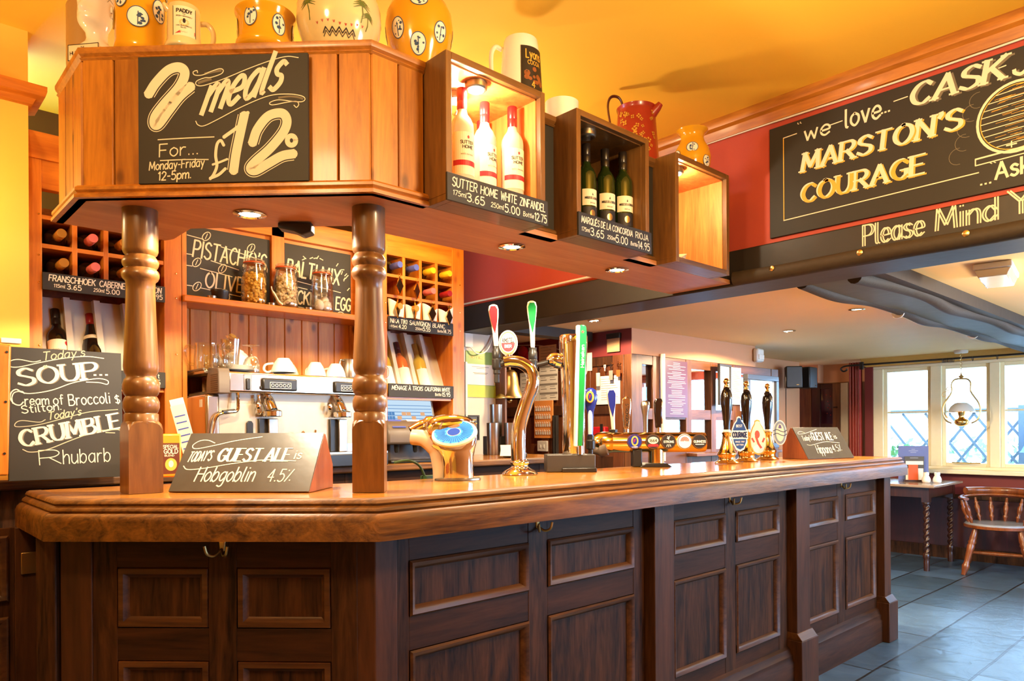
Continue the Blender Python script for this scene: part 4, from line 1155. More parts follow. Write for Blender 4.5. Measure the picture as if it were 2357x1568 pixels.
# elephant vase
o = pot('elephant_vase', 'round cream vase painted with an elephant and palm trees', 'vase', .043, .262, CT, cream_gl,
        [(0, 0), (.078, 0), (.084, .004), (.092, .018), (.106, .045), (.118, .08), (.1225, .11), (.121, .145), (.108, .19), (.085, .222), (.06, .24), (.055, .25), (.05, .25), (0, .25)])
def vr(z):
    pr = [(.084, .004), (.092, .018), (.106, .045), (.118, .08), (.1225, .11), (.121, .145), (.108, .19), (.085, .222)]
    for (ra, za), (rb, zb_) in zip(pr, pr[1:]):
        if z <= zb_: return ra + (rb - ra) * max(0, (z - za) / (zb_ - za))
    return pr[-1][0]
def on_vase(m):
    m.v = [((vr(z) + .0008 - y) * math.sin(x / .12), -(vr(z) + .0008 - y) * math.cos(x / .12), z) for x, y, z in m.v]; return m
m = MB()
zig = [(-.055 + .011 * i, .030 if i % 2 == 0 else .043) for i in range(11)]
for a, b2 in zip(zig, zig[1:]):
    m.ribbon([a, ((a[0] + b2[0]) / 2, (a[1] + b2[1]) / 2), b2], .003); 
for a, b2 in zip(zig, zig[1:]): m.ribbon([(a[0], a[1] - .008), (b2[0], b2[1] - .008)], .002, -.0003)
flat(on_vase(m), 'zigzag_border', ink, o)
m = MB()
for i in range(9):
    x = -.07 + .018 * i; z = .052 + .004 * math.sin(i)
    for dx in (-.003, 0, .003): m.ribbon([(x, z), (x + dx, z + .006)], .0012)
flat(on_vase(m), 'tuft_border', red_ink, o)
m = MB()
for cx, cz, s in ((.066, .112, 1.0), (.088, .088, .8), (-.095, .112, 1.0)):
    for i in range(11):
        a = R(-20 + i * 22); m.ribbon([(cx, cz), (cx + .018 * s * math.cos(a) * .7, cz + .014 * s * math.sin(a)), (cx + .028 * s * math.cos(a), cz + .018 * s * math.sin(a) - .006)], [.003, .003, .0008])
    m.ribbon([(cx, cz), (cx + .004, cz - .022), (cx + .001, cz - .045 * s)], .003)
flat(on_vase(m), 'palm_painting', plain('olive paint', '#5c6a2c', .5), o)
m = MB()
m.add([(-.03 + .001, 0, .15), (.024, 0, .15), (.03, 0, .165), (.024, 0, .185), (-.02, 0, .188), (-.034, 0, .178)], [(0, 1, 2, 3, 4, 5)])
for x in (-.024, -.010, .010, .019): m.add([(x, 0, .128), (x + .008, 0, .128), (x + .009, 0, .155), (x - .001, 0, .155)], [(0, 1, 2, 3)])
m.ribbon([(-.034, .178), (-.046, .165), (-.050, .146), (-.046, .138), (-.040, .142)], [.014, .009, .006, .004, .003]); m.ribbon([(.027, .17), (.031, .15), (.030, .138)], .002)
flat(on_vase(m), 'elephant_painting', plain('grey paint', '#6a5f52', .5), o)
m = MB(); m.add([(-.012, -.0004, .156), (.012, -.0004, .156), (.014, -.0004, .19), (-.014, -.0004, .19)], [(0, 1, 2, 3)]); flat(on_vase(m), 'saddle_cloth', red_ink, o)
# ginger jar
GJ = [(0, 0), (.050, 0), (.056, .004), (.066, .03), (.082, .07), (.095, .105), (.104, .145), (.1065, .18), (.102, .215), (.088, .245), (.06, .265), (.05, .28), (0, .28)]
o = pot('ginger_jar', 'big round yellow jar with blue medallions above the canopy corner', 'jar', .305, .225, CT, yellow_gl, GJ, off=0)
def gj_med(spots):
    rgm = random.Random(5)
    def on(m):
        def rr(z):
            for (ra, za), (rb, zb_) in zip(GJ[1:], GJ[2:]):
                if z <= zb_ and zb_ > za: return ra + (rb - ra) * max(0, (z - za) / (zb_ - za))
            return .1
        m.v = [((rr(z) + .0008 - y) * math.sin(x / .1), -(rr(z) + .0008 - y) * math.cos(x / .1), z) for x, y, z in m.v]; return m
    for a, z, rx, rz_ in spots:
        cx = R(a) * .1
        t = on(ellipse_patch(.1, cx, z, rx, rz_, 0, 24, 6))
        q = MB(); q.ribbon([(cx + rx * math.cos(i * math.pi / 14), z + rz_ * math.sin(i * math.pi / 14)) for i in range(29)], .0025, -.0005)
        q.ribbon([(cx, z - rz_ * .8), (cx, z), (cx, z + rz_ * .5)], .003, -.0005)
        for i in range(12):
            ax, az = rgm.uniform(-.7, .7), rgm.uniform(-.75, .8)
            if ax * ax + az * az > .6: continue
            s = rgm.uniform(.10, .22); q.add([(cx + rx * (ax + s * math.cos(t_ * .9)), -.0007, z + rz_ * (az + s * .7 * math.sin(t_ * .9))) for t_ in range(7)], [tuple(range(7))])
        on(q); m_ = flat(t, 'medallion', ceramic, o); flat(q, 'medallion_print', ink_blue, m_)
gj_med([(0, .215, .026, .022), (-40, .135, .022, .030), (40, .130, .022, .030), (-2, .085, .026, .030), (-95, .15, .022, .03), (95, .15, .022, .03)])
# tall white mug with a dark picture label
mx_, my_ = .715, .19
o = E('cocoa_mug', 'tall white tapered jug with a dark picture label on the canopy', 'mug', (mx_, my_, CT), rz=face_cam(mx_, my_, 10))
P(MB().lathe([(0, 0), (.076, 0), (.079, .006), (.074, .10), (.066, .22), (.060, .268), (.058, .272), (.054, .268), (.052, .02), (0, .02)], 40), 'body', ceramic, o, angle=60)
P(MB().tube(catmull([(-.066, 0, .238), (-.090, 0, .246), (-.104, 0, .22), (-.104, 0, .16), (-.095, 0, .10), (-.074, 0, .08)], 6), .008, 12), 'handle', ceramic, o)
def cone_wrap(m): 
    m.v = [((.080 - (z - .006) * .0545 - y) * math.sin(x / .07), -(.080 - (z - .006) * .0545 - y) * math.cos(x / .07), z) for x, y, z in m.v]; return m
m = MB(); n = 14
for i in range(n):
    xa = -.012 + .10 * i / n; xb = -.012 + .10 * (i + 1) / n
    m.add([(xa, 0, .07), (xb, 0, .07), (xb, 0, .225), (xa, 0, .225)], [(0, 1, 2, 3)])
lb_ = flat(cone_wrap(m), 'label', plain('dark label print', '#241a12', .5, var=.4, vscale=60), o)
m = MB(); m.text('Lyons', .006, .182, .03, .004, width=.062, y=-.0006); m.text('COCOA', .012, .160, .014, .002, width=.05, y=-.0006); m.text('4', .025, .08, .022, .003, y=-.0006)
flat(cone_wrap(m), 'lettering', chalk_gold, lb_)
rgm = random.Random(9); m = MB()
for i in range(16):
    cx, cz, s = rgm.uniform(.0, .075), rgm.uniform(.10, .15), rgm.uniform(.005, .012)
    m.add([(cx + s * math.cos(t_ * .9), -.0004, cz + s * math.sin(t_ * .9)) for t_ in range(7)], [tuple(range(7))])
flat(cone_wrap(m), 'label_picture', plain('brown label picture', '#8a4c20', .5, var=.5, vscale=80), lb_)
pot('white_bowl', 'small white bowl showing above the canopy between the first two boxes', 'bowl', .935, .20, CT, ceramic, [(0, 0), (.035, 0), (.055, .03), (.062, .09), (.063, .125), (.058, .125), (.05, .03), (0, .02)])
# red floral tin jug
jx, jy = 1.40, .21
o = E('tin_jug', 'red floral painted tin jug with a tall hoop handle on the canopy', 'jug', (jx, jy, CT), rz=face_cam(jx, jy, 0))
P(MB().lathe([(0, 0), (.096, 0), (.098, .004), (.094, .02), (.078, .225), (.077, .232), (.082, .240), (.083, .245), (.078, .246), (.072, .235), (.088, .02), (0, .012)], 36), 'body', red_enamel, o, angle=50)
P(MB().tube(catmull([(-.092, 0, .10), (-.11, 0, .20), (-.118, 0, .27), (-.105, 0, .305), (-.075, 0, .302), (-.058, 0, .27), (-.066, 0, .235)], 8), .011, 12, flat=.45), 'handle', plain('brown tin', '#4f2416', .3, coat=.3), o)
P(MB().tube([(.06, -.02, .21), (.088, -.03, .235), (.098, -.032, .247)], [.024, .016, .012], 12), 'spout', red_enamel, o)
rgm = random.Random(11); m = MB()
for i in range(46):
    cx, cz = rgm.uniform(-.085, .085), rgm.uniform(.03, .21); s = rgm.uniform(.004, .008)
    for k in range(4):
        a = k * 1.57 + i; m.add([(cx + s * math.cos(a) + s * .6 * math.cos(t_ * 1.05), 0, cz + s * math.sin(a) + s * .6 * math.sin(t_ * 1.05)) for t_ in range(6)], [tuple(range(6))])
m.v = [((.0965 - z * .080 + .001 - y) * math.sin(x / .088), -(.0965 - z * .080 + .001 - y) * math.cos(x / .088), z) for x, y, z in m.v]
flat(m, 'flower_painting', plain('ochre flower paint', '#b58a2e', .4, var=.3, vscale=60), o)
# far yellow vase
o = pot('yellow_vase', 'small yellow vase with blue medallions standing on the last lit box', 'vase', 1.70, .135, 2.3985, yellow_gl,
        [(0, 0), (.05, 0), (.055, .006), (.075, .05), (.080, .09), (.074, .125), (.055, .158), (.048, .178), (.053, .196), (.066, .208), (.068, .213), (.06, .213), (.045, .19), (0, .18)])
medallion(o, .078, [(-55, .09, .022, .024, .0795), (0, .115, .024, .020, .0775), (50, .06, .02, .026, .078), (-8, .045, .02, .02, .075)])

# ---- 2 MEALS chalkboard on the slanted face (local x runs along image right)
mb = E('meal_deal_board', 'chalkboard advertising two meals for twelve pounds on the canopy face', 'chalkboard', (-.4175 - .012 * S2, .5625 - .012 * S2, 2.0), rz=-45)
BW, BH = .484, .357
P(B(0, BW, 0, .012, 0, BH), 'board', board_black, mb, .001)
m = MB(); g = MB(); thin = MB()
TL, TR_, BR_, BL = (935, 405), (2097, 355), (2097, 1225), (948, 1255)
def zp(pts, sm=True, n=8):
    out = []
    for X, Y in pts:
        u_ = (X - 940) / (2097 - 940); tz = 405 - 50 * u_; bz = 1255 - 30 * u_
        out.append((u_ * BW, BH * (1 - (Y - tz) / (bz - tz)), 0))
    return [(v.x, v.y) for v in catmull(out, n)] if sm else [(v[0], v[1]) for v in out]
K = BW / 1157
def brush(pts, w, sm=True, shade=True, sh=(30, 8)):
    q = zp(pts, sm); ww = w * K
    m.ribbon(q, [ww] * len(q) if not isinstance(w, list) else w, -.0008)
    for e in (q[0], q[-1]): m.add([(e[0] + ww * .5 * math.cos(t), -.00075, e[1] + ww * .5 * math.sin(t)) for t in [i * .5236 for i in range(12)]], [tuple(range(12))])
    if shade:
        n_ = len(q); off = []
        for i in range(n_):
            a = q[max(0, i - 1)]; b2 = q[min(n_ - 1, i + 1)]; d = Vector((b2[0] - a[0], b2[1] - a[1])).normalized()
            off.append((q[i][0] + d.y * (ww * .5 + .0045) * sh_dir(d), q[i][1] - d.x * (ww * .5 + .0045) * sh_dir(d)))
        thin.ribbon(off, .0022, -.0007)
def sh_dir(d): return -1 if (d.y > 0 and d.x > -.2) and False else 1
brush([(1015, 650), (1065, 575), (1150, 490), (1225, 470), (1262, 510), (1225, 600), (1120, 720), (1060, 800), (1052, 850), (1080, 852), (1150, 760), (1225, 665), (1300, 600)], 66)
brush([(1528, 935), (1640, 850), (1690, 770)], 24, shade=False)
brush([(1665, 790), (1640, 900), (1610, 1040), (1592, 1160)], 62)
brush([(1722, 970), (1755, 880), (1830, 790), (1920, 770), (1955, 820), (1930, 900), (1840, 1010), (1740, 1100), (1706, 1145), (1740, 1160), (1830, 1110), (1920, 1060), (1995, 1045)], 62)
for t in (0, 1): m.ribbon(zp([(1985 + 28 * math.cos(a), 955 + 32 * math.sin(a)) for a in [i * .4 for i in range(16)]]), .014, -.0008)
brush([(1525, 990), (1505, 960), (1480, 985), (1470, 1060), (1478, 1130), (1455, 1190), (1432, 1218)], 20, shade=False)
brush([(1450, 1122), (1500, 1105), (1548, 1085)], 15, shade=False); brush([(1432, 1215), (1490, 1190), (1535, 1150)], 20, shade=False)
# meals
def mtext(s_, X, Y, X2, h, w_, sl=.25, rot=0, tgt=None):
    p = zp([(X, Y)], False)[0]; (tgt or m).text(s_, p[0], p[1], h * K, w_ * K, width=(X2 - X) * K / math.cos(R(rot)), slant=sl, rot=rot, y=-.0008)
mtext('meals', 1375, 785, 1900, 235, 32, .78, 17.5)
mtext('For...', 1085, 1075, 1350, 85, 8, .08, 3, thin)
mtext('Monday-Friday', 1015, 1165, 1390, 56, 7, .12, 3, thin)
mtext('12-5pm.', 1075, 1232, 1300, 56, 8, .12, 3, thin)
for pts, w_ in (([(1335, 830), (1350, 855), (1390, 862), (1480, 820), (1650, 730), (1830, 655), (1960, 640), (2050, 650), (2078, 670), (2060, 690), (2000, 690), (1900, 680), (1840, 700), (1860, 715), (1960, 695), (2020, 690), (2035, 710), (2020, 730), (2003, 715)], 6),
                ([(2035, 392), (1960, 385), (1860, 410), (1700, 470), (1560, 530), (1470, 565), (1380, 592), (1340, 585), (1345, 560), (1400, 538), (1440, 535), (1510, 510), (1525, 485), (1500, 475), (1440, 495), (1380, 520), (1330, 520), (1320, 500), (1345, 490), (1350, 505)], 6),
                ([(1075, 958), (1270, 945), (1460, 935)], 7), ([(1090, 1098), (1260, 1090), (1420, 1088)], 7)):
    thin.ribbon(zp(pts), w_ * K, -.0007)
flat(m, 'lettering', chalk, mb); flat(thin, 'thin_lettering', chalk, mb)
g = MB(); q = zp([(1900, 665), (1980, 655), (2050, 665), (2060, 680), (1990, 682)], True); g.ribbon(q[:20], .006, -.0006)
q = zp([(1400, 510), (1460, 495), (1510, 487)]); g.ribbon(q, .007, -.0006); q = zp([(1355, 572), (1400, 556), (1440, 545)]); g.ribbon(q, .008, -.0006)
flat(g, 'chalk_shading', chalk_grey, mb)

# ---- big ale chalkboard on the header wall
hb = E('ale_chalkboard', 'large black chalkboard of cask ales on the red header wall', 'chalkboard', (1.983 - .011, -.083, 2.143), rz=-90)
P(B(0, 1.75, 0, .010, 0, .483), 'board', board_black, hb, .002)
m = MB(); sh = MB(); gd = MB(); bd_ = MB(); ln_ = MB(); mm_ = MB(); mc_ = MB(); ma_ = MB(); y_ = -.0008
m.text('we', .160, .384, .062, .008, width=.105, y=y_); m.text('love', .330, .386, .074, .009, width=.135, y=y_); m.text('...', .470, .398, .05, .008, width=.03, y=y_)
for dx, dz, t, yy in ((.009, -.006, sh, -.0005), (0, 0, m, y_)):
    t.text('CASK', .575 + dx, .392 + dz, .078, .019, width=.30, serif=True, y=yy, slant=.18)
    t.text('J', .905 + dx, .388 + dz, .085, .012, width=.045, y=yy, slant=.2)
for dx, dz, t, yy in ((.006, -.005, gd, -.0005), (0, 0, m, y_)):
    (t if t is gd else mm_).text("MARSTON'S", .146 + dx, .258 + dz, .073, .017, width=.595, serif=True, y=yy, slant=.12)
    (t if t is gd else mc_).text('COURAGE', .145 + dx, .126 + dz, .072, .017, width=.475, serif=True, y=yy, slant=.05)
ma_.text('Ask', .852, .040, .058, .009, width=.10, y=y_); ma_.text('...', .806, .030, .05, .007, width=.032, y=y_)
m.text('"', .128, .44, .03, .003, y=y_, width=.02); ma_.text('"', .835, .075, .03, .003, y=y_, width=.02)
for a, b2 in (((.268, .418), (.318, .420)), ((.515, .432), (.565, .434)), ((.848, .43), (.885, .433))): m.ribbon([a, b2], .004, y_)
ln_.ribbon([(.065, .425), (.125, .427)], .004, y_)
gd.ribbon([(.065, .426), (.065, .066)], .004, -.0005); ln_.ribbon([(.064, .066), (.80, .078)], .0042, y_)
# barrel
cx, cz, rx, rz_ = .915, .245, .118, .122
el = lambda k, n=40, a0=0, a1=360: [(cx + rx * k * math.cos(R(a0 + (a1 - a0) * i / n)), cz + rz_ * k * math.sin(R(a0 + (a1 - a0) * i / n))) for i in range(n + 1)]
bd_.ribbon(el(1.0), .009, y_); gd.ribbon(el(.92), .003, -.0006)
rgm = random.Random(2)
for i in range(9):
    z = cz - rz_ * .75 + rz_ * 1.5 * i / 8; hw = rx * math.sqrt(max(0, .82 - ((z - cz) / rz_) ** 2)); bd_.ribbon([(cx - hw, z), (cx, z + .003), (cx + hw, z + .004)], .0028, y_)
    for k in range(5):
        xa = cx + rgm.uniform(-.8, .5) * hw; za = z + rgm.uniform(.004, .02); gd.ribbon([(xa, za), (xa + rgm.uniform(.02, .06), za + .002)], .0012, -.0005)
bd_.ribbon([(.79, .128), (1.06, .135)], .006, y_); bd_.ribbon([(.79, .105), (1.06, .112)], .004, y_); bd_.ribbon([(.79, .105), (.79, .128)], .004, y_)
bd_.ribbon([(.885, .150), (.915, .150)], .005, y_); bd_.ribbon([(.90, .140), (.90, .162)], .004, y_)
flat(bd_, 'barrel_drawing', chalk, hb); flat(ln_, 'border_line', chalk, hb)
for q in (mm_, mc_, ma_): flat(q, 'lettering', chalk, hb)
cl_ = MB()
for bx, bz, br_ in ((.78, .30, .03), (.765, .25, .033), (.755, .20, .03), (.735, .155, .03), (.80, .34, .028)):
    cl_.ribbon([(bx + br_ * math.cos(a), bz + br_ * math.sin(a)) for a in [i * .35 for i in range(4, 15)]], .002, -.0005)
flat(sh, 'letter_shadow', chalk_grey, hb); flat(gd, 'gold_outline', chalk_gold, hb); flat(m, 'lettering', chalk, hb); flat(cl_, 'smoke_drawing', chalk_grey, hb)
cb = tag(P(MB().tube(catmull([(1.972, 1.5 - .35 * i, 2.652 - .004 * math.sin(i * 1.3)) for i in range(12)], 4), .004, 8), 'cable', white_pl, None), 'thin pale cable under the wooden cornice above the ale chalkboard', 'cable')
cb2 = T(MB().tube(catmull([(1.94, .6, 2.128), (1.94, 1.0, 2.135), (1.938, 1.5, 2.128), (1.936, 1.98, 2.13), (1.925, 2.06, 2.115), (1.925, 2.075, 2.05), (1.925, 2.075, 1.96)], 6), .006, 8), 'cable', white_pl, 'white cable along the top of the black header beam behind the taps', 'cable')

# ================================================================== BACK BAR
WT = 1.145
wt = E('service_worktop', 'brown back bar worktop under the wine racks and coffee machine', 'worktop', (0, 0, 0))
P(MB().box(-1.3, 2.25, 1.24, 1.95, WT - .03, WT), 'top', top_oak, wt, .004)
P(MB().box(-1.3, 2.26, 1.215, 1.24, WT - .034, WT + .001), 'edge', lip_oak, wt, .008)
bc = E('service_cabinet', 'dark wooden cabinets under the back bar worktop', 'cabinet', (0, 0, 0))
panelled(bc, -1.25, 2.2, [(-.5 + .62 * i, -.5 + .62 * i + .5, .15, .95) for i in range(4)], .0, WT - .034, 1.26)
# rack posts, cells, sloping display shelves
def rack(x0, x1, label, wline):
    r = E('wine_rack', label, 'wine rack', (0, 0, 0), group='pine wine racks of the back bar')
    xa, xb = x0, x1
    pw = .045 if wline == 'l' else .03
    for a, b2 in ((xa - .045, xa), (xb, xb + (.068 if wline == 'l' else .082))):
        P(B(a, b2, 1.45, 1.49, WT, 2.30 if wline == 'r' else 2.31), 'post', rack_pine, r, .002)
        for z in (1.25, 1.62, 1.85, 1.95, 2.1):
            P(MB().lathe([(0, 0), (.0045, 0), (.003, .003), (0, .0035)], 8), 'peg', brass, r).matrix_local = Matrix.Translation(((a + b2) / 2 + .012, 1.45, z)) @ Matrix.Rotation(R(90), 4, 'X')
    P(B(xa, xb, 1.452, 1.49, 2.195, 2.31), 'head_rail', rack_pine_x, r, .002)
    m = MB()
    for i in range(1, 4): 
        x = xa + (xb - xa) * i / 4; m.box(x - .0085, x + .0085, 1.452, 1.72, 1.885, 2.195)
    P(m, 'divider', rack_pine, r, .001)
    m = MB()
    for z in (2.092, 1.987, 1.882): m.box(xa, xb, 1.453, 1.72, z - .008, z + .008)
    P(m, 'rack_shelf', rack_pine_x, r, .001)
    P(B(xa, xb, 1.72, 1.735, 1.19, 2.195), 'back_board', rack_inner, r)
    for a, b2 in ((xa - .012, xa), (xb, xb + .012)): P(B(a, b2, 1.49, 1.735, WT, 2.195), 'side_board', rack_pine, r)
    # sloping white bottle shelf with fins
    q = MB().extrude_x([(1.50, 1.475), (1.515, 1.475), (1.66, 1.83), (1.645, 1.83)], xa, xb); P(q, 'sloping_shelf', wall_white, r)
    q = MB()
    for i in range(5):
        x = xa + (xb - xa) * i / 4
        if 0 < i < 4: q.extrude_x([(1.47, 1.475), (1.50, 1.475), (1.646, 1.83), (1.60, 1.83)], x - .011, x + .011)
    P(q, 'bottle_fin', wall_white, r)
    P(B(xa, xb, 1.46, 1.72, 1.462, 1.476), 'display_floor', rack_pine_x, r)
    return r
rack(-.507, -.088, 'pine wine rack behind the soup chalkboard, holding dark red bottles', 'l')
rack(.972, 1.388, 'pine wine rack behind the till, holding blue, yellow and pink capped bottles', 'r')
P(MB().sweep([(-.56, 1.452), (1.0, 1.452), (1.472, 1.452)], [(0, 2.30), (.012, 2.30), (.016, 2.325), (.03, 2.345), (.034, 2.37), (.045, 2.385), (0, 2.385)]), 'rack_cornice', rack_pine_x, None)
tag(bpy.data.objects['rack_cornice'], 'moulded pine cornice along the top of the wine racks', 'cornice')
# middle bay
mid = E('pine_shelf_bay', 'pine boarded middle bay of the back bar with one shelf', 'shelf unit', (0, 0, 0))
m = MB(); n = 11
for i in range(n):
    a = -.02 + .96 * i / n; b2 = -.02 + .96 * (i + 1) / n
    m.prism([(a + .0006, 1.62), (a + .004, 1.616), (b2 - .004, 1.616), (b2 - .0006, 1.62), (b2, 1.635), (a, 1.635)], WT, 1.86)
P(m, 'boarding', plank_pine, mid, 0, 30)
P(B(-.02, .94, 1.60, 1.635, 1.86, 2.31), 'upper_board', rack_pine_x, mid)
P(B(.423, .486, 1.575, 1.60, 1.88, 2.31), 'mullion', rack_pine, mid, .002)
P(B(-.02, .94, 1.575, 1.60, 2.215, 2.31), 'head_rail', rack_pine_x, mid, .002)
P(B(-.018, .94, 1.43, 1.60, 1.838, 1.866), 'shelf', rack_pine_x, mid, .004)
P(B(-.018, .0, 1.45, 1.635, WT, 2.3), 'end_panel', rack_pine, mid)
P(B(.885, .927, 1.45, 1.49, WT, 2.30), 'post', rack_pine, mid, .002)
def f(m):
    m.text("PISTACHIO'S", .038, .192, .074, .0075, width=.325, slant=.1, rot=-2.5, y=-.0008)
    m.text('OLIVES', .090, .066, .068, .0075, width=.205, slant=.08, rot=-1.5, y=-.0008)
    for a, b2 in (((.015, .282), (.085, .275)), ((.16, .255), (.36, .222)), ((.008, .20), (.035, .20)), ((.116, .186), (.24, .163)), ((.01, .15), (.036, .15)), ((.07, .145), (.21, .128)), ((.014, .064), (.036, .064)), ((.07, .060), (.26, .042))): m.ribbon([a, b2], .0035, -.0007)
    for cx, cz in ((.097, .290), (.297, .272), (.055, .169), (.166, .158), (.272, .128), (.056, .064), (.18, .026)):
        m.ribbon([(cx + .018 * math.cos(t), cz + .020 * math.sin(t + .5)) for t in [i * .35 for i in range(19)]], .0035, -.0007); m.ribbon([(cx - .005, cz - .012), (cx + .005, cz + .012)], .003, -.0006)
strip('snack_chalkboard', (.034, 1.591, 1.872), .386, .325, 0, 'chalkboard listing pistachios and olives behind the snack jars', f, 'chalkboard', 'snack chalkboards of the back bar')
def f(m):
    m.text('BALTI', .014, .175, .075, .009, width=.15, slant=.1, rot=-2, y=-.0008); m.text('MIX', .19, .165, .075, .009, width=.10, slant=.1, rot=-2, y=-.0008)
    m.text('PICKLED', .02, .045, .062, .0085, width=.20, slant=.1, rot=-1, y=-.0008); m.text('EGG', .272, .038, .062, .0085, width=.08, slant=.08, y=-.0008)
    for a, b2 in (((.03, .155), (.30, .125)), ((.05, .125), (.12, .118)), ((.02, .03), (.24, .02))): m.ribbon([a, b2], .0035, -.0007)
    rgm = random.Random(4)
    for i in range(22):
        a = rgm.uniform(-.4, 3.4); r_ = rgm.uniform(.125, .16); cx = .18 + r_ * 1.1 * math.cos(a); cz = .165 + .11 * math.sin(a); b_ = rgm.uniform(0, 3)
        if .005 < cx < .345 and cz < .31: m.ribbon([(cx, cz), (cx + .018 * math.cos(b_), cz + .018 * math.sin(b_))], .0045, -.0007)
    m.ribbon([(.30 + .020 * math.cos(t), .012 + .016 * math.sin(t)) for t in [i * .35 for i in range(19)]], .004, -.0007)
strip('snack_chalkboard', (.489, 1.591, 1.872), .358, .325, 0, 'chalkboard listing balti mix and pickled egg behind the snack jars', f, 'chalkboard', 'snack chalkboards of the back bar')
# price strips on the racks
def f(m):
    m.text('FRANSCHHOEK', .02, .034, .022, .0034, width=.15, slant=.1, y=-.0006); m.text('CABERNET SAUVIGNON', .185, .034, .022, .0034, width=.22, slant=.1, y=-.0006)
    m.text('115ml', .035, .012, .012, .0018, width=.036, slant=.1, y=-.0006); m.text('3.65', .078, .010, .018, .003, width=.046, y=-.0006)
    m.text('250ml', .165, .012, .013, .0018, width=.036, slant=.1, y=-.0006); m.text('5.00', .208, .010, .018, .003, width=.046, y=-.0006); m.text('13.95', .36, .010, .018, .003, width=.05, y=-.0006)
strip('price_strip', (-.508, 1.441, 1.825), .421, .064, 0, 'chalk price strip for the cabernet sauvignon on the wine rack', f)
def f(m): m.text('4.20', .36, .012, .02, .003, width=.04, y=-.0006); m.text('Sangiovese', .1, .035, .016, .0025, width=.2, y=-.0006)
def f(m): m.text('5', .39, .012, .02, .003, y=-.0006); m.text('t', .392, .04, .016, .0025, y=-.0006)
strip('price_strip', (-.508, 1.441, 1.478), .421, .064, 0, 'chalk price strip mostly hidden behind the turned post and soup chalkboard', f)
def f(m):
    m.text('NIKA TIKI', .012, .035, .021, .0032, width=.10, slant=.08, y=-.0006); m.text('SAUVIGNON', .128, .035, .022, .0032, width=.13, slant=.08, y=-.0006); m.text('BLANC', .275, .035, .021, .0032, width=.08, slant=.08, y=-.0006)
    m.text('-115ml', .008, .012, .011, .0018, width=.045, y=-.0006); m.text('4.20', .062, .010, .019, .003, width=.046, y=-.0006)
    m.text('250ml', .165, .012, .012, .0018, width=.045, y=-.0006); m.text('5.55', .213, .010, .021, .0034, width=.046, y=-.0006); m.text('Bottle', .308, .012, .012, .0018, width=.035, y=-.0006); m.text('14.75', .347, .010, .02, .003, width=.05, y=-.0006)
strip('price_strip', (.973, 1.441, 1.815), .415, .066, 0, 'chalk price strip for the sauvignon blanc on the wine rack', f)
def f(m):
    m.text('MÉNAGE À TROIS', .018, .036, .02, .0032, width=.19, slant=.1, y=-.0006); m.text('CALIFORNIA WHITE', .222, .036, .02, .0032, width=.165, slant=.1, y=-.0006)
    m.text('Bottle', .29, .012, .014, .002, width=.04, y=-.0006); m.text('15.95', .335, .010, .02, .0034, width=.055, y=-.0006)
strip('price_strip', (.973, 1.441, 1.475), .415, .067, 0, 'chalk price strip for the california white just above the till', f)
# bottles lying in the cells: necks out
def neck(x, z, foil, label, group, tilt=0):
    key = 'neck' + foil.name
    rot = (90, 0, tilt)
    if key in PROTO: return dup(PROTO[key], (x, 1.705, z), None, label, group, rot)
    b = E('wine_bottle', label, 'bottle', (x, 1.705, z), group=group, rot=rot)
    P(MB().lathe([(r, h) for r, h in BORD], 20), 'glass_body', brown_gl, b, angle=50)
    P(MB().lathe([(.0157, .225), (.0165, .228), (.0165, .309), (.0155, .3105), (0, .3105)], 18), 'foil_capsule', foil, b)
    PROTO[key] = b; return b
GL_ = 'bottles lying in the cells of the rack behind the soup chalkboard'
cxl = [-.452, -.35, -.245, -.14]
zr = [2.033, 1.927]
nm = ['first', 'second', 'third', 'fourth']
fo = [[foil_gold, foil_pink, foil_gold, foil_gold], [foil_gold, foil_pink, foil_gold, foil_pink]]
for i in range(2):
    for k in range(4):
        neck(cxl[k] + (.004 if i else -.003), zr[i] - .004, fo[i][k], f"{'gold' if fo[i][k] is foil_gold else 'pink'} capped bottle in {nm[k]} cell, {['upper', 'lower'][i]} row, rack behind the soup chalkboard", GL_)
GR_ = 'bottles lying in the cells of the rack above the till'
cxr = [1.015, 1.115, 1.222, 1.330]
for k, (fm, c) in enumerate(((foil_blue, 'dark blue'), (foil_blue, 'pale blue'), (foil_yel, 'yellow'), (foil_yel, 'yellow'))):
    neck(cxr[k], 2.140, fm, f'{c} capped bottle lying in the {nm[k]} cell of the top row above the till', GR_)
for k, (fm, c) in ((2, (foil_pink, 'pink')), (3, (foil_red, 'dark red'))):
    neck(cxr[k], 2.033, fm, f'{c} capped bottle lying in the {nm[k]} cell of the second row above the till', GR_)
for k in (0, 1):
    neck(cxr[k], 1.930, foil_gold, f'gold capped bottle in the {nm[k]} cell of the lowest row above the till', GR_)
# display bottles on the sloping shelves
GD = 'bottles leaning on the white sloping shelves'
TLT = -22
bottle('fran', (-.437, 1.508, 1.492), None, 'dark red wine bottle with cream label leaning above the soup chalkboard', GD, (TLT, 0, 0))
bottle('burg', (-.318, 1.508, 1.486), None, 'burgundy shaped red bottle leaning above the soup chalkboard, second on the shelf', GD, (TLT, 0, 0))
bottle('fran', (-.15, 1.508, 1.492), None, 'dark red wine bottle leaning mostly behind the turned post', GD, (TLT, 0, 0))
bottle('white', (1.028, 1.505, 1.486), None, 'white wine bottle leaning at the near end of the shelf above the till', GD, (TLT, 0, 0))
bottle('rose', (1.135, 1.505, 1.486), None, 'rose wine bottle leaning in the middle of the shelf above the till', GD, (TLT, 0, 0))
bottle('white', (1.255, 1.505, 1.486), None, 'white wine bottle with ochre cap leaning third on the shelf above the till', GD, (TLT, 0, 0))
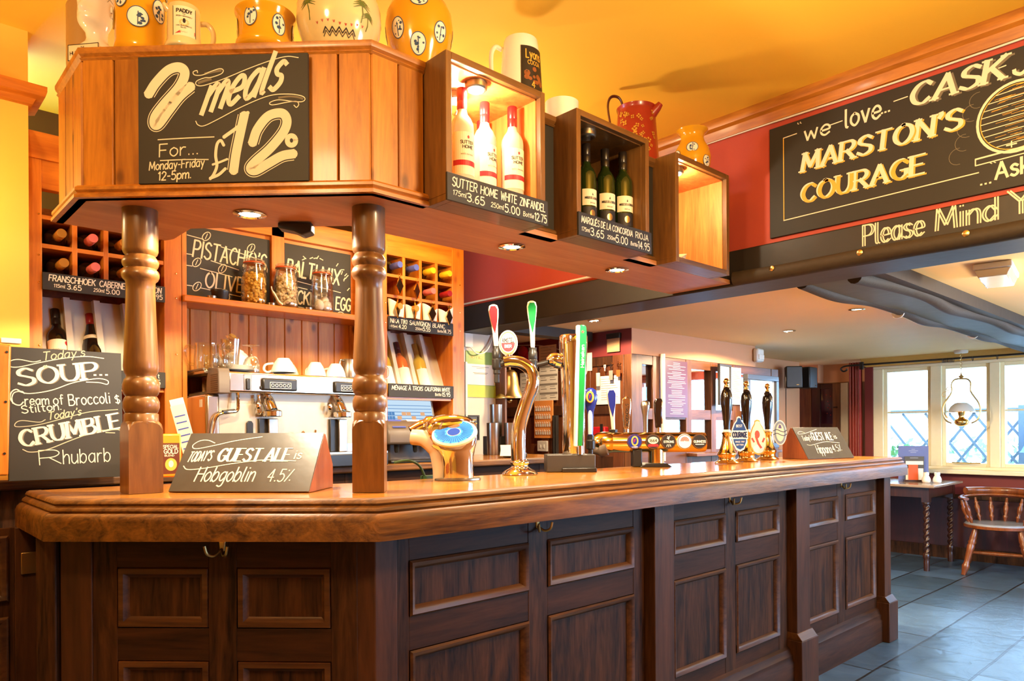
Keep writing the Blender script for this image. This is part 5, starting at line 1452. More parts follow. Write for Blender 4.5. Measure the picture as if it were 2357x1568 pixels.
# napkin pouches and hanging diamond tags
for k, x in enumerate((1.02, 1.122, 1.23, 1.335)):
    pk = T(MB(), 'paper_pouch', paper, f'{nm[k]} white paper pouch standing above the sauvignon price strip', 'pouch', (x, 1.446, 1.884), group='white paper pouches on the wine rack') if False else None
    q = MB(); n = 12; vs = []; fs = []
    for i in range(n + 1):
        a = R(-100 + 200 * i / n); r_ = .043; top_ = .052 + .024 * abs(math.sin(a)) + (.012 if (k % 2 == 0) == (i < n / 2) else -.006)
        vs += [(r_ * math.sin(a), -r_ * .42 * math.cos(a), 0), (r_ * 1.12 * math.sin(a), -r_ * .55 * math.cos(a), top_)]
    for i in range(n): fs.append((2 * i, 2 * i + 2, 2 * i + 3, 2 * i + 1))
    q.add(vs, fs)
    vb = [(v[0] * .96, v[1] * .9 + .002, v[2]) for v in vs]; q.add(vb, [tuple(reversed(f_)) for f_ in fs])
    T(q, 'paper_pouch', paper, f'{nm[k]} white paper pouch above the sauvignon price strip', 'pouch', (x, 1.440, 1.882), group='white paper pouches on the wine rack', angle=60)
for k, (x, z, where) in enumerate(((1.022, 2.085, 'from the upper rail, first'), (1.128, 2.073, 'from the upper rail, second'), (1.225, 1.965, 'in front of the third paper pouch'), (1.337, 1.958, 'in front of the fourth paper pouch'), (1.01, 1.965, 'tilted in the first paper pouch'), (1.115, 1.965, 'edge on in the second paper pouch'))):
    tg = E('diamond_tag', f'dark diamond key tag hanging {where}', 'tag', (x, 1.412, z), rz=(0, 15, -10, 5, 30, 70)[k], group='diamond tags hanging on the wine rack')
    P(MB().extrude_y([(0, -.094), (.023, -.049), (0, -.004), (-.023, -.049)], -.003, .003), 'rim', brass, tg)
    P(MB().extrude_y([(0, -.088), (.020, -.049), (0, -.010), (-.020, -.049)], -.004, .004), 'plate', black_gl, tg)
    P(MB().tube([(.008 * math.sin(i * .6), 0, .006 + .009 * math.cos(i * .6)) for i in range(10)], .0012, 6), 'hook', brass, tg)

# ---- snack jars on the shelf
SH = 1.8662
def jar(x, y, s, label):
    j = E('clip_jar', label, 'jar', (x, y, SH), rz=face_cam(x, y), group='clip top glass jars on the back bar shelf')
    P(MB().lathe([(.0, .001), (.050 * s, .001), (.055 * s, .012), (.056 * s, .03), (.055 * s, .10), (.053 * s, .13), (.045 * s, .165), (.041 * s, .178), (.043 * s, .186), (.040 * s, .186), (.0385 * s, .178), (.05 * s, .13), (.052 * s, .012), (0, .006)], 32), 'glass_body', clear, j, angle=70)
    P(MB().lathe([(.042 * s, .184), (.046 * s, .186), (.046 * s, .190), (.042 * s, .192)], 28), 'seal', orange_pl, j)
    P(MB().lathe([(.043 * s, .192), (.046 * s, .194), (.045 * s, .202), (.036 * s, .206), (0, .207)], 28), 'lid', clear, j)
    q = MB(); q.tube([(.047 * s * math.cos(a), .047 * s * math.sin(a), .181) for a in [i * .3142 for i in range(20)]], .0013, 6, closed=True)
    q.tube(catmull([(.047 * s, 0, .181), (.056 * s, -.008, .168), (.056 * s, -.008, .150), (.052 * s, 0, .160), (.050 * s, .01, .19), (.046 * s, 0, .2)], 4), .0014, 6)
    P(q, 'wire_clip', steel, j)
    return j
rgm = random.Random(21)
def fill(j, n, r0, z0, z1, size, mat, name):
    m = MB()
    for i in range(n):
        z = rgm.uniform(z0, z1); a = rgm.uniform(0, 6.28); r_ = r0 * math.sqrt(rgm.uniform(.35, 1)) * (1 if z < .12 else .9)
        m.M = Matrix.Translation((r_ * math.cos(a), r_ * math.sin(a), z)) @ Euler((rgm.uniform(0, 3), rgm.uniform(0, 3), rgm.uniform(0, 3))).to_matrix().to_4x4()
        sz = size * rgm.uniform(.8, 1.15)
        m.lathe([(0, -sz), (sz * .62, -sz * .55), (sz * .78, .1 * sz), (sz * .45, .8 * sz), (0, sz)], 7)
    m.M = None
    o = P(m, name, mat, j); o['kind'] = 'stuff'; return o
j1 = jar(.308, 1.505, 1.0, 'clip top jar of orange balti mix, first of the three jars'); fill(j1, 520, .047, .012, .142, .0085, plain('balti mix', '#eeb44c', .6, var=.35, vscale=40), 'snack_mix')
j2 = jar(.458, 1.505, 1.0, 'clip top jar of pistachios, second of the three jars'); fill(j2, 330, .045, .014, .155, .0108, plain('pistachio shell', '#efd9b0', .6, var=.2, vscale=30), 'pistachios')
j3 = jar(.640, 1.505, .98, 'clip top jar of pickled eggs in liquid, last of the three jars')
for k, (a, z) in enumerate(((0, .034), (2.1, .034), (4.2, .034), (1.0, .058))):
    P(MB().ball((.024 * math.cos(a), .024 * math.sin(a), z), .023, 16, 1, 1, 1.25), 'egg', ceramic, j3)
P(MB().lathe([(0, .092), (.0515, .092), (.0515, .0925), (0, .0925)], 24), 'liquid_surface', glass('pickling liquid', (.95, .93, .85), .2), j3)
pot('black_ramekin', 'small black ramekin on the shelf in front of the olives lettering', 'ramekin', .152, 1.49, SH, black_pl, [(0, 0), (.030, 0), (.034, .006), (.036, .034), (.040, .042), (.038, .046), (.033, .04), (.03, .008), (0, .008)])
for k, (x, w_) in enumerate(((.108, 'beside the black ramekin'), (.372, 'between the first two snack jars'), (.552, 'in front of the pickled egg jar'))):
    t = E('tealight', f'small tealight candle on the shelf {w_}', 'candle', (x, 1.468, SH), group='tealights on the snack shelf')
    P(MB().lathe([(0, 0), (.018, 0), (.019, .013), (.0175, .013), (.017, .009), (0, .009)], 20), 'cup', steel, t)
    P(MB().cyl((0, 0, .009), (0, 0, .017), .001, seg=6), 'wick', ink, t)
sc_ = T(MB().tube(catmull([(-.022, 0, .088), (-.018, -.002, .070), (-.004, -.004, .045), (.010, -.002, .02), (.026, 0, .008)], 6), [.006] * 8 + [.011] * 9 + [.013] * 8, 10, flat=.5), 'plastic_scoop', white_pl, 'white plastic scoop leaning between the balti mix and pistachio jars', 'scoop', (.392, 1.46, SH), rz=-20)

# ---- espresso machine
mc = E('espresso_machine', 'two group stainless espresso machine under the snack shelf', 'espresso machine', (0, 0, 0))
X0, X1, Y0 = .085, .80, 1.205
P(MB().box(X0 - .03, X1, 1.27, 1.60, WT + .055, 1.47), 'body', machine_steel, mc, .006)
P(MB().box(X0 - .01, X1, Y0, 1.50, 1.458, 1.541), 'front_housing', chrome if False else plain('satin steel', (.70, .62, .52), .2, 1, var=.02), mc, .008)
P(MB().extrude_y([(0, 0), (0, 0)], 0, 0) if False else MB().extrude_x([(1.19, 1.452), (1.19, 1.535), (1.20, 1.552), (1.30, 1.560), (1.32, 1.50), (1.32, 1.452)], X0 - .055, X0 - .008), 'end_cap', grey_pl, mc, .004)
P(MB().box(X0 - .07, X1, 1.30, 1.61, 1.536, 1.548), 'cup_tray', steel, mc, .002)
q = MB(); q.tube([(X0 - .07, 1.30, 1.553), (X0 - .07, 1.61, 1.553), (X1, 1.61, 1.553)], .005, 8); P(q, 'tray_rail', grey_pl, mc)
P(MB().box(X0 - .085, X0 - .03, 1.24, 1.60, 1.17, 1.45), 'side_panel', plain('satin brown steel', (.55, .46, .38), .22, 1, var=.05), mc, .01)
P(B(X0 - .085 - .0005, X0 - .084, 1.28, 1.31, 1.40, 1.43), 'sticker', paper, mc)
m = MB()
for i in range(9): m.box(X0 - .056, X0 - .054, 1.20, 1.27, 1.462 + .008 * i, 1.4645 + .008 * i)
P(m, 'vent', black_pl, mc)
P(B(X0 - .03, X1, 1.18, 1.60, WT, WT + .055), 'base_tray', black_pl, mc, .004)
P(B(X0 - .02, X1, 1.185, 1.28, WT + .055, WT + .064), 'drip_grate', steel, mc)
for i, x in enumerate((.285, .610)):
    kp = P(MB().box(x - .075, x + .075, Y0 - .014, Y0, 1.470, 1.520), 'keypad', black_pl, mc, .006)
    P(MB().rectframe(x - .046, x + .046, 1.478, 1.504, .0015, Y0 - .0156, Y0 - .0142), 'key_border', white_pl, kp)
    m = MB()
    for k in range(5): m.tube([(x - .034 + .017 * k + .006 * math.cos(a), Y0 - .0155, 1.491 + .006 * math.sin(a)) for a in [t * .6283 for t in range(10)]], .0012, 6, closed=True)
    P(m, 'key', white_pl, kp)
    gx = x - .02
    gr = P(MB().lathe([(.037, 0), (.040, .004), (.040, .022), (.034, .028), (.024, .030), (0, .03)], 30, (gx, 1.225, 1.362)), 'group_head', chrome, mc)
    P(MB().tube(catmull([(gx - .012, 1.29, 1.455), (gx - .008, 1.25, 1.43), (gx, 1.228, 1.388)], 5), .024, 14), 'group_neck', chrome, gr)
    P(MB().ball((gx - .055, 1.24, 1.41), .013, 14, 1, 1, 1.6), 'valve_knob', chrome, gr)
    P(MB().box(gx - .045, gx + .01, 1.255, 1.275, WT + .064, 1.355), 'splash_column', black_pl, mc, .003)
    P(MB().box(gx - .012, gx + .030, 1.235, 1.256, WT + .064, 1.355), 'column_front', steel, mc, .003)
# steam pipes, switch, gauge, water tap
P(MB().tube(catmull([(.125, 1.24, 1.46), (.125, 1.235, 1.425), (.118, 1.23, 1.385), (.07, 1.225, 1.378), (.035, 1.225, 1.36), (.02, 1.225, 1.30), (.01, 1.22, 1.24)], 6), .0065, 10), 'steam_wand', chrome, mc)
P(MB().tube([(.11, 1.232, 1.384), (.06, 1.226, 1.378)], .009, 10), 'wand_grip', black_pl, mc)
P(MB().lathe([(.008, 0), (.014, .008), (.010, .05), (.006, .07), (.008, .082), (0, .084)], 16, (.215, 1.245, 1.37)), 'hot_water_tap', chrome, mc)
P(MB().extrude_y([(-.014 + .0, .02), (-.014, -.05), (-.007, -.06), (.007, -.06), (.014, -.05), (.014, .02), (.007, .03), (-.007, .03)], 1.262, 1.268), 'level_gauge', black_pl, mc, .002).location = (.185, 0, 1.315)
sw = P(MB().box(.137, .167, Y0 - .003, Y0, 1.468, 1.530), 'power_switch', steel, mc, .004); P(MB().box(.144, .160, Y0 - .010, Y0 - .003, 1.470, 1.515), 'rocker', black_pl, sw, .003)
P(MB().box(.203, .225, Y0 - .006, Y0, 1.474, 1.486), 'push_button', black_pl, mc, .002)
kb = P(MB().lathe([(.020, 0), (.022, .008), (.018, .018), (0, .019)], 20), 'control_knob', black_pl, mc); kb.matrix_local = Matrix.Translation((.70, 1.268, 1.335)) @ Matrix.Rotation(R(90), 4, 'X')
ga = P(MB().lathe([(.024, 0), (.025, .008), (.021, .010), (0, .009)], 24), 'pressure_gauge', chrome, mc); ga.matrix_local = Matrix.Translation((.70, 1.268, 1.275)) @ Matrix.Rotation(R(90), 4, 'X')
gf = P(MB().lathe([(0, .0095), (.0195, .0105), (.0195, .011), (0, .0105)], 20), 'gauge_face', ink, ga)
P(MB().ball((.688, 1.266, 1.378), .005, 10), 'indicator_light', glow('orange indicator', (1, .35, .05), 2.5), mc)
q = MB(); q.tube(catmull([(.395, 1.22, 1.30), (.408, 1.21, 1.28), (.425, 1.205, 1.265), (.445, 1.21, 1.28), (.455, 1.22, 1.305)], 4), .006, 8); q.cyl((.425, 1.205, 1.27), (.425, 1.205, 1.235), .008)
P(q, 'portafilter_spout', chrome, mc)
P(B(.56, X1, 1.262, 1.2705, 1.17, 1.248), 'lower_cover', steel, mc, .002)

# ---- crockery and glasses on the machine
CT2 = 1.5485
def cup(x, y, z, rz, label, up=True, s=1.0, tilt=0):
    rot = (tilt, 0, rz) if up else (180 + tilt, 0, rz)
    key = 'cup%.2f' % s
    grp = 'white cups stacked on the espresso machine'
    if key in PROTO: return dup(PROTO[key], (x, y, z if up else z + .062 * s), None, label, grp, rot)
    c = E('coffee_cup', label, 'cup', (x, y, z if up else z + .062 * s), group=grp, rot=rot)
    P(MB().lathe([(0, 0), (.022 * s, 0), (.024 * s, .004), (.034 * s, .02), (.043 * s, .045), (.046 * s, .062), (.044 * s, .062), (.040 * s, .045), (.030 * s, .018), (0, .008)], 28), 'bowl', ceramic, c, angle=60)
    P(MB().tube(catmull([(.041 * s, 0, .048 * s), (.058 * s, 0, .054 * s), (.070 * s, 0, .044 * s), (.064 * s, 0, .026 * s), (.036 * s, 0, .020 * s)], 6), .0045 * s, 10), 'handle', ceramic, c)
    PROTO[key] = c; return c
cup(.365, 1.335, CT2, 160, 'white cup upside down in front of the stack, before the tilted cup', False, 1.15)
cup(.435, 1.405, CT2 + .012, 60, 'white cup standing behind the upside down cups with its handle up', True, 1.0, -60)
cup(.515, 1.33, CT2, 100, 'white cup upside down in the middle of the machine top', False)
cup(.618, 1.335, CT2, 120, 'white cup upside down near the turned post', False)
cup(.56, 1.43, CT2, 70, 'white cup upside down in the back row of the machine top', False)
cup(.47, 1.50, CT2, 140, 'white cup at the very back of the machine top', False)
tp_ = E('teapot', 'white teapot behind the upturned wine glass', 'teapot', (.215, 1.47, CT2), rz=0)
P(MB().lathe([(0, 0), (.034, 0), (.05, .012), (.060, .04), (.056, .07), (.04, .092), (.03, .098), (.028, .104), (.012, .112), (.010, .120), (.012, .126), (0, .13)], 30), 'body', ceramic, tp_, angle=60)
P(MB().tube(catmull([(.052, 0, .075), (.082, 0, .08), (.092, 0, .05), (.075, 0, .025), (.054, 0, .028)], 6), .006, 10), 'handle', ceramic, tp_)
P(MB().tube([(-.05, 0, .035), (-.075, 0, .06), (-.088, 0, .088)], [.014, .010, .007], 10), 'spout', ceramic, tp_)
ss = E('saucer_stack', 'stack of white saucers at the near end of the machine top', 'saucers', (.175, 1.37, CT2))
for i in range(4): P(MB().lathe([(0, 0), (.03, 0), (.04, .003), (.068, .011), (.07, .013), (.066, .013), (.036, .005), (0, .004)], 32, (0, 0, .0055 * i)), 'saucer', ceramic, ss)
gj = E('glass_jug', 'clear glass jug with handle above the side panel of the coffee machine', 'jug', (.062, 1.40, CT2), rz=150)
P(MB().lathe([(0, 0), (.045, 0), (.050, .006), (.050, .05), (.046, .10), (.047, .118), (.0455, .118), (.0445, .10), (.048, .05), (.047, .008), (0, .005)], 30), 'body', clear, gj, angle=60)
P(MB().tube(catmull([(.047, 0, .10), (.075, 0, .108), (.085, 0, .08), (.075, 0, .04), (.05, 0, .03)], 6), .006, 10), 'handle', clear, gj)
P(MB().tube([(-.046, 0, .102), (-.058, 0, .113), (-.066, 0, .122)], [.014, .010, .006], 10), 'spout', clear, gj)
for k, (x, y) in enumerate(((.05, 1.325), (.095, 1.335))):
    g_ = E('glass_cup', ['small clear glass cup at the front corner of the machine top', 'small clear glass cup beside the saucers on the machine top'][k], 'glass', (x, y, CT2), rz=[-30, -60][k], group='clear glass cups on the machine')
    P(MB().lathe([(0, 0), (.022, 0), (.030, .02), (.032, .05), (.031, .065), (.0295, .065), (.030, .05), (.028, .02), (0, .006)], 24), 'bowl', clear, g_, angle=60)
    P(MB().tube(catmull([(.03, 0, .05), (.05, 0, .052), (.054, 0, .034), (.046, 0, .018), (.029, 0, .02)], 5), .0045, 8), 'handle', clear, g_)
tm = E('tumbler', 'tall tumbler stuffed with a crumpled clear bag, standing on the saucers', 'glass', (.155, 1.385, CT2 + .031))
P(MB().lathe([(0, 0), (.030, 0), (.032, .004), (.040, .11), (.0385, .11), (.030, .006), (0, .006)], 28), 'bowl', clear, tm, angle=60)
m = MB(); rgm = random.Random(8)
for i in range(26):
    c = Vector((rgm.uniform(-.02, .02), rgm.uniform(-.02, .02), rgm.uniform(.03, .13))); u_ = Vector((rgm.gauss(0, 1), rgm.gauss(0, 1), rgm.gauss(0, 1))).normalized() * .018; v_ = u_.orthogonal().normalized() * .014
    m.add([c - u_, c + v_, c + u_, c - v_], [(0, 1, 2, 3)])
P(m, 'crumpled_bag', glass('crumpled bag', (.9, .9, .88), .35, .15), tm)
wg = E('wine_glass', 'upturned wine glass with its round foot on top', 'glass', (.222, 1.335, CT2))
P(MB().lathe([(.033, 0), (.035, .012), (.034, .035), (.026, .060), (.010, .072), (.0045, .080), (.004, .108), (.006, .112), (.034, .1155), (.035, .1175), (0, .119), (0, .117), (.003, .11), (.003, .08), (.008, .071), (.024, .058), (.0325, .034), (.0335, .012), (.032, 0)], 30), 'bowl', clear, wg, angle=70)
mj = E('milk_jug', 'steel milk jug beside the turned post on the machine top', 'jug', (.70, 1.36, CT2), rz=200)
P(MB().lathe([(0, 0), (.036, 0), (.038, .005), (.036, .05), (.033, .085), (.0345, .09), (.032, .09), (.034, .05), (.035, .006), (0, .005)], 28), 'body', steel, mj, angle=60)
P(MB().tube(catmull([(.034, 0, .08), (.058, 0, .082), (.064, 0, .055), (.056, 0, .025), (.036, 0, .018)], 6), .0045, 10), 'handle', steel, mj)

# ---- till, whisk, corkscrew, tin, papers
tl = E('till_monitor', 'till screen showing blue and orange buttons under the wine rack', 'till', (1.15, 1.47, WT), rot=(-14, 0, 0))
P(MB().box(-.175, .175, 0, .035, .14, .37), 'bezel', plain('grey till plastic', '#8e8a80', .4), tl, .006)
P(B(-.16, .16, -.001, .0, .155, .355), 'screen', screen_on, tl)
m = MB(); rgm = random.Random(12)
for i in range(7): m.box(-.155 , -.155 + .31, -.0018, -.0012, .345 - .012 * i if i < 1 else .315 - .018 * i, .348 - .012 * i if i < 1 else .318 - .018 * i)
for r_ in range(3):
    for c_ in range(4): m.box(-.155 + .018 * c_, -.139 + .018 * c_, -.002, -.0014, .20 + .022 * r_, .218 + .022 * r_)
flat(m, 'screen_blue', screen_dark, tl)
m = MB()
for r_, c_ in ((0, 0), (0, 1), (0, 4), (1, 0), (1, 3), (1, 6), (2, 1), (2, 2), (2, 5)): m.box(-.07 + .03 * c_, -.043 + .03 * c_, -.002, -.0014, .20 + .022 * r_, .219 + .022 * r_)
flat(m, 'screen_orange', screen_org, tl)
P(MB().box(-.06, .06, .01, .12, 0, .15), 'stand', black_pl, tl, .01)
wh = E('whisk_strainer', 'wire bar strainer hanging on the rack post beside the turned post', 'strainer', (.935, 1.44, 1.83))
P(MB().box(-.008, .008, -.004, .004, -.115, -.03), 'handle', white_pl, wh, .003)
q = MB(); q.tube([(-.008, 0, -.03), (-.008, 0, .0), (0, 0, .015), (.008, 0, 0), (.008, 0, -.03)], .0014, 6)
q.tube([(0, 0, -.115), (0, 0, -.20)], .002, 6)
q.tube([(.033 * math.cos(a), -.012, -.235 + .036 * math.sin(a)) for a in [i * .3142 for i in range(20)]], .002, 6, closed=True)
for i in range(7): q.tube([(-.026 + .0085 * i, -.012, -.26), (-.026 + .0085 * i, -.018, -.212)], .001, 5)
P(q, 'wire', steel, wh)
ck = E('corkscrew', 'steel winged corkscrew hanging below the strainer on the rack post', 'corkscrew', (.937, 1.438, 1.41))
q = MB(); q.tube([(.012 * math.cos(a), 0, .058 + .012 * math.sin(a)) for a in [i * .5236 for i in range(12)]], .003, 8, closed=True); q.cyl((0, 0, .045), (0, 0, -.05), .005)
P(q, 'screw_shaft', chrome, ck)
P(MB().lathe([(.012, -.07), (.014, -.062), (.009, -.05), (.008, -.02), (.011, .012), (.009, .02), (0, .02)], 16), 'body', chrome, ck)
for sg in (-1, 1): P(MB().box(sg * .016 - .004, sg * .016 + .004, -.003, .003, -.06, .018), 'wing', chrome, ck, .002)
tn = E('coffee_pack', 'gold and brown coffee pack standing beside the turned post', 'coffee pack', (-.245, .985, WT), rz=-5)
P(MB().box(0, .068, 0, .05, 0, .150), 'pack', plain('gold pack', '#d98f22', .35, .2), tn, .006)
P(B(.006, .062, -.0012, 0, .012, .118), 'label', plain('brown pack print', '#5c2a14', .4), tn)
m = MB(); m.text('SPECIAL', .009, .100, .011, .0018, width=.048, y=-.002); m.text('GOLD', .012, .082, .015, .0026, width=.044, y=-.002); m.text('BLEND', .014, .072, .006, .001, width=.03, y=-.002); flat(m, 'lettering', paper_cream, tn)
m = MB(); m.add([(.034 + .019 * math.cos(t), -.0019, .044 + .022 * math.sin(t)) for t in [i * .3307 for i in range(19)]], [tuple(range(19))]); flat(m, 'cup_picture', chalk_gold, tn)
m = MB(); m.add([(.034 + .008 * math.cos(t), -.0023, .046 + .012 * math.sin(t)) for t in [i * .3307 for i in range(19)]], [tuple(range(19))]); flat(m, 'bean_picture', paper_cream, tn)
lfp = E('leaflet', 'folded pale leaflet leaning between the rack post and the coffee machine', 'leaflet', (-.075, 1.21, WT), rot=(0, -14, -30))
P(B(0, .05, 0, .002, 0, .285), 'page', paper, lfp); P(B(0, .05, -.012, -.010, 0, .26), 'page', paper_cream, lfp)
m = MB()
for i in range(8): m.box(.006, .044, -.0128, -.0122, .04 + .025 * i, .045 + .025 * i)
flat(m, 'print', foil_blue, lfp)

# ---- soup chalkboard, its bracket post
sp = E('soup_chalkboard', 'chalkboard of soup and crumble of the day leaning behind the turned post', 'chalkboard', (-.652, 1.150, WT), rot=(-3, 0, 0))
P(B(0, .335, 0, .012, 0, .437), 'board', board_black, sp, .001)
m = MB(); g = MB(); g2 = MB(); m2 = MB(); fl_ = MB(); m3 = MB(); dm = MB(); dm2 = MB()
bx = lambda X: (X - 62) / (995 - 62) * .333
def bz(X, Y): 
    t = (X - 62) / 933; zt = 122 + 62 * t; zb = 1222 - 20 * t; return .437 * (1 - (Y - zt) / (zb - zt))
bp_ = lambda L: [(bx(X), bz(X, Y)) for X, Y in L]
def bt(t_, s_, X, Y, X2, Y2, h, w_, **kw):
    a = (bx(X), bz(X, Y)); b2 = (bx(X2), bz(X2, Y2)); rt = math.degrees(math.atan2(b2[1] - a[1], b2[0] - a[0]))
    t_.text(s_, a[0], a[1], h * .0004, w_ * .0004, width=math.hypot(b2[0] - a[0], b2[1] - a[1]), rot=rt, y=kw.pop('y', -.0008), **kw)
bt(dm, "Today's", 335, 240, 680, 205, 68, 8, slant=.3); bt(dm2, "Today's", 370, 728, 640, 690, 62, 8, slant=.3)
for t_, t2_, dx, yy in ((g, g2, 11, -.0005), (m, m2, 0, -.0008)):
    bt(t_, 'SOUP', 150 + dx, 448 + dx * .4, 790 + dx, 385, 138, 31, serif=True, slant=.05, y=yy); bt(t2_, 'CRUMBLE', 165 + dx, 945 + dx * .4, 978 + dx, 800, 130, 28, serif=True, slant=.05, y=yy)
bt(m, '...', 760, 365, 875, 365, 60, 22)
bt(m, 'C', 95, 612, 185, 600, 130, 9); bt(m, 'ream', 195, 602, 380, 600, 70, 8); bt(m, 'of', 420, 605, 498, 600, 80, 8); bt(m, 'Broccoli', 545, 612, 895, 595, 92, 9); bt(m, '$', 945, 605, 985, 600, 80, 8)
bt(m, 'Stilton.', 170, 672, 480, 645, 62, 8); bt(m3, 'R', 300, 1095, 470, 1085, 120, 7); bt(m3, 'hubarb', 490, 1090, 885, 1075, 118, 8)
for pts, t_, w_ in (([(320, 240), (260, 250), (150, 230), (85, 245), (80, 285), (150, 292), (320, 255), (520, 220), (700, 208), (845, 225)], fl_, .0028), ([(190, 510), (170, 492), (115, 500), (95, 540), (100, 590)], fl_, .003), ([(140, 490), (230, 510), (400, 485), (560, 430), (680, 405), (800, 392), (875, 410), (870, 440), (800, 425), (690, 420)], fl_, .003),
                    ([(350, 725), (300, 745), (170, 730), (120, 750), (130, 780), (300, 765), (520, 710), (720, 665), (960, 650)], dm2, .0024), ([(170, 965), (230, 988), (360, 970), (560, 895), (760, 830), (930, 815), (980, 820)], dm2, .003), ([(850, 838), (930, 842)], dm2, .003)):
    t_.ribbon([(v.x, v.y) for v in catmull([(a, b2, 0) for a, b2 in bp_(pts)], 6)], w_, -.0008)
flat(g, 'letter_shadow', chalk_grey, sp); flat(m, 'lettering', chalk, sp); flat(dm, 'thin_lettering', chalk_dim, sp); flat(fl_, 'flourish', chalk, sp); flat(m3, 'lettering', chalk, sp); flat(dm2, 'thin_lettering', chalk_dim, sp); flat(g2, 'letter_shadow', chalk_grey, sp); flat(m2, 'lettering', chalk, sp)
pb = E('screwed_post', 'orange pine upright with dark screws at the edge of the soup chalkboard', 'post', (-.655, 1.13, WT + .02), rot=(-2, 1.6, 0))
P(MB().box(-.16, .0, 0, .025, 0, .42), 'board', rack_pine, pb, .006)
for z in (.395, .235, .07): 
    P(MB().lathe([(0, 0), (.004, 0), (.004, .003), (0, .003)], 10), 'screw', black_pl, pb).matrix_local = Matrix.Translation((-.012, -.0, z)) @ Matrix.Rotation(R(90), 4, 'X')
T(MB().box(0, .06, 0, .006, 0, .018), 'wall_plate', white_pl, 'small cream plate with two screws on the yellow wall above the soup chalkboard', 'plate', (-.64, 1.39, 1.615), bevel=.002)

# ================================================================== ON THE BAR TOP
BT = 1.1205
def wedge_sign(name, label, loc, rz, w, lx, dep, h, flat_w, mat, fn, blue=False):
    """triangular sign block: sloping chalkboard face, flat crest; local x along the face, -y to the viewer. lx = how much the top leans right"""
    s = E(name, label, 'sign', loc, rz=rz, group='slanted ale signs on the bar')
    prof = [(0, 0), (dep * .62, h), (dep * .62 + flat_w, h), (dep, h * .43), (dep, .0)]
    q = MB(); vs = [(0, y, z) for y, z in prof] + [(w, y, z) for y, z in prof]; n = 5
    q.add(vs, [tuple(range(n)), tuple(reversed(range(n, 2 * n)))] + [(i, n + i, n + (i + 1) % n, (i + 1) % n) for i in range(n)])
    P(q, 'block', sign_wood, s, .0015)
    fc = P(B(0, w, -.004, .0, 0, math.hypot(dep * .62, h)), 'chalk_face', mat, s, .0008)
    fc.rotation_euler = (-math.atan2(dep * .62, h), 0, 0); fc.location = (0, -.0008, .0015)
    m = MB(); fn(m, w, math.hypot(dep * .62, h)); flat(m, 'lettering', chalk, fc)
    return s
def f(m, w, L):
    k = w
    m.ribbon([(v.x, v.y) for v in catmull([(.21 * k, L * .82, 0), (.15 * k, L * .87, 0), (.09 * k, L * .86, 0), (.05 * k, L * .78, 0), (.08 * k, L * .72, 0), (.2 * k, L * .77, 0), (.36 * k, L * .86, 0), (.55 * k, L * .93, 0)], 6)], .0028, -.0046)
    m.text("TODAY'S", .05 * k, L * .49, L * .17, .0038, width=.17 * k, slant=.2, rot=4, y=-.0046)
    m.text('GUEST ALE', .27 * k, L * .50, L * .22, .009, width=.52 * k, slant=.1, y=-.0046, serif=True); m.text('is', .83 * k, L * .54, L * .14, .004, width=.05 * k, slant=.1, y=-.0046)
    m.ribbon([(v.x, v.y) for v in catmull([(.04 * k, L * .42, 0), (.08 * k, L * .36, 0), (.2 * k, L * .38, 0), (.4 * k, L * .46, 0), (.62 * k, L * .52, 0), (.85 * k, L * .5, 0)], 6)], .003, -.0046)
    m.text('Hobgoblin', .16 * k, L * .16, L * .24, .0042, width=.42 * k, slant=.1, y=-.0046); m.text('4.5%', .68 * k, L * .16, L * .20, .0036, width=.17 * k, slant=.1, y=-.0046)
wedge_sign('ale_sign', 'slanted chalkboard guest ale sign between the two posts, glaring with lamp light', (-.329, .622, BT), -47, .428, 0, .215, .172, .012, board_blue, f)
def f(m, w, L):
    m.ribbon([(v.x, v.y) for v in catmull([(.2 * w, L * .82, 0), (.14 * w, L * .86, 0), (.07 * w, L * .84, 0), (.06 * w, L * .78, 0), (.2 * w, L * .80, 0), (.5 * w, L * .93, 0)], 6)], .0022, -.0046)
    m.text("Today's", .08 * w, L * .56, L * .15, .0026, width=.2 * w, slant=.2, rot=4, y=-.0046); m.text('GUEST ALE', .30 * w, L * .58, L * .24, .0055, width=.45 * w, slant=.1, y=-.0046); m.text('is', .79 * w, L * .62, L * .14, .0026, width=.06 * w, y=-.0046)
    m.ribbon([(v.x, v.y) for v in catmull([(.12 * w, L * .44, 0), (.2 * w, L * .42, 0), (.45 * w, L * .5, 0), (.6 * w, L * .52, 0), (.85 * w, L * .48, 0)], 6)], .0022, -.0046)
    m.text('Hippana', .26 * w, L * .16, L * .26, .0034, width=.32 * w, slant=.15, y=-.0046); m.text('4.5%', .62 * w, L * .20, L * .20, .003, width=.2 * w, slant=.15, rot=5, y=-.0046)
wedge_sign('ale_sign', 'slanted chalkboard guest ale sign at the far window end of the bar', (3.102, .276, BT), -19, .37, 0, .2, .185, .012, board_blue, f)

# ---- chrome eye shaped font
ef = E('lager_font', 'chrome curved beer font with a big blue eye shaped badge', 'beer font', (.598, .445, BT), rz=-42)
m = MB(); NS = 24; st = []
